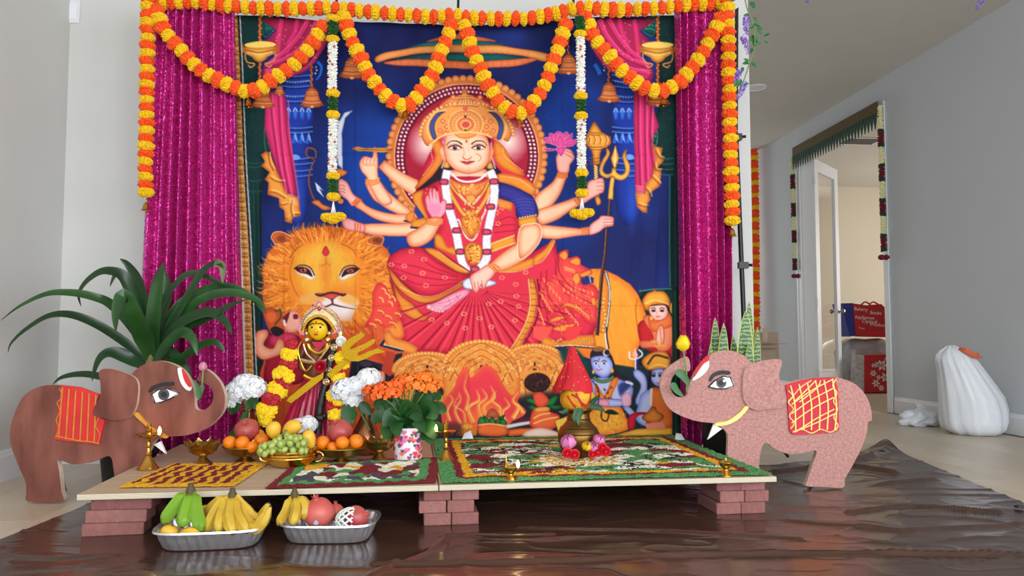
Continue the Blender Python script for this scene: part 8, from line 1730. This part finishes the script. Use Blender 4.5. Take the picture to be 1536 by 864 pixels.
# ---------------------------------------------------------------- white rubbish bag and crumpled bag by the right wall
zb_ = lambda x, y, Y: at(1320+x/4.546, 490+y/4.546, Y)
bb = on(1458, 655); YB = bb.y+.0; m_bag = mat('white_plastic', (232, 236, 244), .35, var=.03, scale=6, bump=.25, bscale=22, sss=.1)
bag = thing('rubbish_bag', 'full white plastic rubbish bag with orange drawstring against the right wall', 'bag', (bb.x, bb.y+.14, 0))
rows = [(128, 474, 500), (140, 450, 525), (165, 415, 560), (200, 398, 612), (240, 395, 645), (320, 408, 700), (400, 415, 755), (480, 420, 810), (560, 426, 838), (640, 432, 842), (690, 446, 826), (730, 500, 790), (748, 540, 765)]
vs, F = [], []; n = 72
for ri, (y, x0, x1) in enumerate(rows):
    a, b_ = zb_(x0, y, YB+.14), zb_(x1, y, YB+.14); c = (a+b_)/2-bag.location; hw = (b_.x-a.x)/2; dp = min(hw, .19)
    for j in range(n):
        t = 2*math.pi*j/n; g_ = 1.0 if ri > 7 else 1+(7-ri)*.22; f = 1+g_*(.022*math.sin(9*t+ri*.15)+.016*math.sin(17*t-ri*.3)+.012*math.sin(31*t+ri*.9))+.03*math.sin(3*t+ri*.5); vs.append((c.x+hw*f*math.cos(t), dp*f*math.sin(t), max(.002, c.z+(.004*math.sin(7*t)))))
for i in range(len(rows)-1):
    for j in range(n): F.append((i*n+j, (i+1)*n+j, (i+1)*n+(j+1) % n, i*n+(j+1) % n))
F += [tuple(range(n)), tuple(range(len(vs)-1, len(vs)-1-n, -1))]
MB().raw(vs, F).build('bag_body', m_bag, bag, smooth=180)
ribbon([zb_(520, 150, YB+.12)-bag.location, zb_(580, 165, YB+.05)-bag.location, zb_(640, 200, YB+.06)-bag.location, zb_(682, 200, YB+.1)-bag.location], .022, mat('drawstring_orange', (226, 110, 70), .5), bag, 'drawstring', prof=lambda u: 1, up=Vector((0, -1, .6)))
cb = on(1385, 641); cr = MB(); rgn = np.random.RandomState(6)
o = MB().ell((0, 0, .05), (.125, .10, .07), 36, 20).build('crumpled_bag', m_bag, None, smooth=180)
for v in o.data.vertices:
    p_ = v.co; f = 1+.25*math.sin(p_.x*60+3*math.sin(p_.z*50))*math.cos(p_.y*45+p_.z*30); v.co = Vector((p_.x*f*(1.2 if p_.z < .05 else 1), p_.y*f, max(.002, .05+(p_.z-.05)*f)))
o.location = (cb.x+.03, cb.y+.10, 0); tag(o, 'small crumpled white plastic bag on the floor beside the rubbish bag', 'bag')
hd = MB().prism([Vector((.02, 0, .06)), Vector((.10, .01, .06)), Vector((.02, .0, .16)), Vector((-.03, .0, .165))], Vector((0, .006, 0))).build('bag_handle', mat('bag_pink_end', (240, 222, 226), .5, var=.03), o, smooth=0)
# ---------------------------------------------------------------- bags in the side room
YS = on(1300, 588).y+.15
def text_mesh(body, size, m, parent, M):
    cu = bpy.data.curves.new('t', 'FONT'); cu.body = body; cu.size = size; cu.extrude = .001; to_ = bpy.data.objects.new('t', cu); COL.objects.link(to_)
    bpy.context.view_layer.update(); me = bpy.data.meshes.new_from_object(to_.evaluated_get(bpy.context.evaluated_depsgraph_get())); bpy.data.objects.remove(to_); me.materials.clear(); me.materials.append(m)
    o = link('lettering', me, parent, None, M); return o
def quadbox(root, name, pts, Y, dep, m, bulge=.0):
    """box whose front outline is given by image points at depth Y"""
    A_ = [at(x, y, Y)-root.location for x, y in pts]; return MB().prism(A_, Vector((0, dep, 0))).build(name, m, root, smooth=0)
m_clr = mat('wrapped_grey', (186, 186, 188), .2, var=.15, scale=9, bump=.8, bscale=18, col2=(150, 150, 154)); m_rg = mat('bag_red', (196, 34, 44), .5, var=.08, scale=8, bump=.2, bscale=14); m_rblue = mat('bag_blue', (44, 56, 150), .5, var=.1, scale=8); m_wht = mat('print_white', (238, 232, 230), .6, var=.02)
r = thing('wrapped_bundle', 'clear plastic wrapped grey bundle under the red tote in the side room', 'bundle', (at(1298, 588, YS).x, YS+.1, 0))
mb = MB(); a_, b_ = at(1268, 588, YS+.1), at(1352, 508, YS+.1); c = (a_+b_)/2-r.location
mb.ell((0, 0, 0), (1, 1, 1), 28, 16, f=lambda q: Vector(tuple(math.copysign(abs(v)**.45, v) for v in q)))
mb.v = [(c.x+v[0]*abs(b_.x-a_.x)/2*(1+.03*math.sin(v[2]*9+v[1]*5)), .15+v[1]*.24, max(.004, c.z+v[2]*abs(b_.z-a_.z)/2*(1+.03*math.sin(v[0]*8)))) for v in mb.v]
mb.build('wrapped_body', m_clr, r, smooth=180)
sh_ = r
r = thing('gift_bag', 'red gift bag with white snowflakes standing beside the wrapped bundle', 'gift bag', (at(1314, 586, YS-.3).x, YS-.3, 0)); YG = YS-.3
quadbox(r, 'bag_front', [(1297, 533), (1350, 531), (1350, 588.6), (1297, 588.6)], YG, .16, m_rg); quadbox(r, 'bag_side', [(1284, 533), (1297, 533), (1297, 588.6), (1284, 588.6)], YG+.01, .14, mat('bag_side_white', (216, 214, 214), .5, var=.04, col2=(170, 168, 172), scale=30))
for i, (x, y, s) in enumerate(((1323, 548, 9), (1310, 560, 5.5), (1316, 547, 5), (1328, 566, 8), (1314, 575, 6.5), (1322, 582, 5), (1310, 548, 3.5), (1318, 566, 4), (1332, 538, 6), (1340, 556, 7))):
    mb = MB()
    for a in range(6):
        t = a*math.pi/3; d = Vector((math.cos(t), 0, math.sin(t))); e = Vector((-d.z, 0, d.x)); c = at(x, y, YG-.006)-r.location; kk = s/ppm(YG)
        mb.prism([c+d*kk*.1, c+d*kk*.55+e*kk*.22, c+d*kk, c+d*kk*.55-e*kk*.22], Vector((0, .003, 0)))
    mb.build('snowflake', m_wht, r, smooth=0)
r = thing('tote_bag', 'red and blue tote bag with white words lying on the wrapped bundle', 'bag', at(1300, 505, YS-.02)); YT = YS-.05
quadbox(r, 'tote_front', [(1279, 455), (1300, 458), (1322, 456), (1336, 470), (1338, 506), (1300, 505), (1284, 502)], YT, .3, m_rg); quadbox(r, 'tote_side', [(1263, 455), (1280, 454.5), (1286, 502), (1275, 505), (1270, 488)], YT+.01, .28, m_rblue)
for w, x, y, s in (('Bakery', 1281, 465.5, 8.5), ('Books', 1305, 471, 8), ('Appliances', 1282, 477.5, 8), ('Optical', 1293, 484, 9), ('Products', 1305, 489, 9), ('Tires', 1288, 493.5, 5)):
    q = at(x, y, YT-.012)-r.location; text_mesh(w, s/ppm(YT)*.86, m_wht, r, Matrix.Translation(q) @ Matrix.Rotation(.06, 4, 'Y') @ Matrix.Rotation(math.pi/2, 4, 'X'))
for dx in (0, 12): MB().tube(spline([at(1292+dx, 457, YT)-r.location, at(1298+dx, 453, YT+.02)-r.location, at(1306+dx, 457, YT+.04)-r.location], 5), .01, 6).build('handle', m_rg, r)
# ---------------------------------------------------------------- cardboard boxes in the hall
m_card = mat('cardboard', (172, 150, 130), .8, var=.06, scale=10); YC = 7.2
for lab, x0, x1, y0, Yc in (('plain cardboard box at the back of the hallway', 1128, 1167, 499, YC+.45), ('open cardboard box with flaps out in front of the other hallway box', 1126, 1164, 518, YC)):
    a, b_ = at(x0, y0, Yc), at(x1, y0, Yc); r = thing('cardboard_box', lab, 'box', ((a.x+b_.x)/2, Yc+.18, 0), 0); W_ = b_.x-a.x; H_ = a.z
    mb = MB()
    for sx in (-1, 1): mb.box((sx*W_/2, 0, H_/2), (.006, .36, H_))
    for sy in (-1, 1): mb.box((0, sy*.18, H_/2), (W_, .006, H_))
    mb.box((0, 0, .004), (W_, .36, .006)); mb.build('box_body', m_card, r, smooth=0)
    if Yc == YC:
        MB().box((W_/2+.05, 0, H_+.012), (.12, .36, .005), None).build('flap', m_card, r, smooth=0); MB().box((0, -.23, H_-.02), (W_, .1, .005)).build('flap', m_card, r, smooth=0)
    else: MB().box((0, 0, H_), (W_, .36, .006)).build('lid', m_card, r, smooth=0); MB().box((0, -.182, H_-.02), (.05, .003, H_*.2)).build('tape', mat('tape', (190, 172, 146), .3), r, smooth=0)
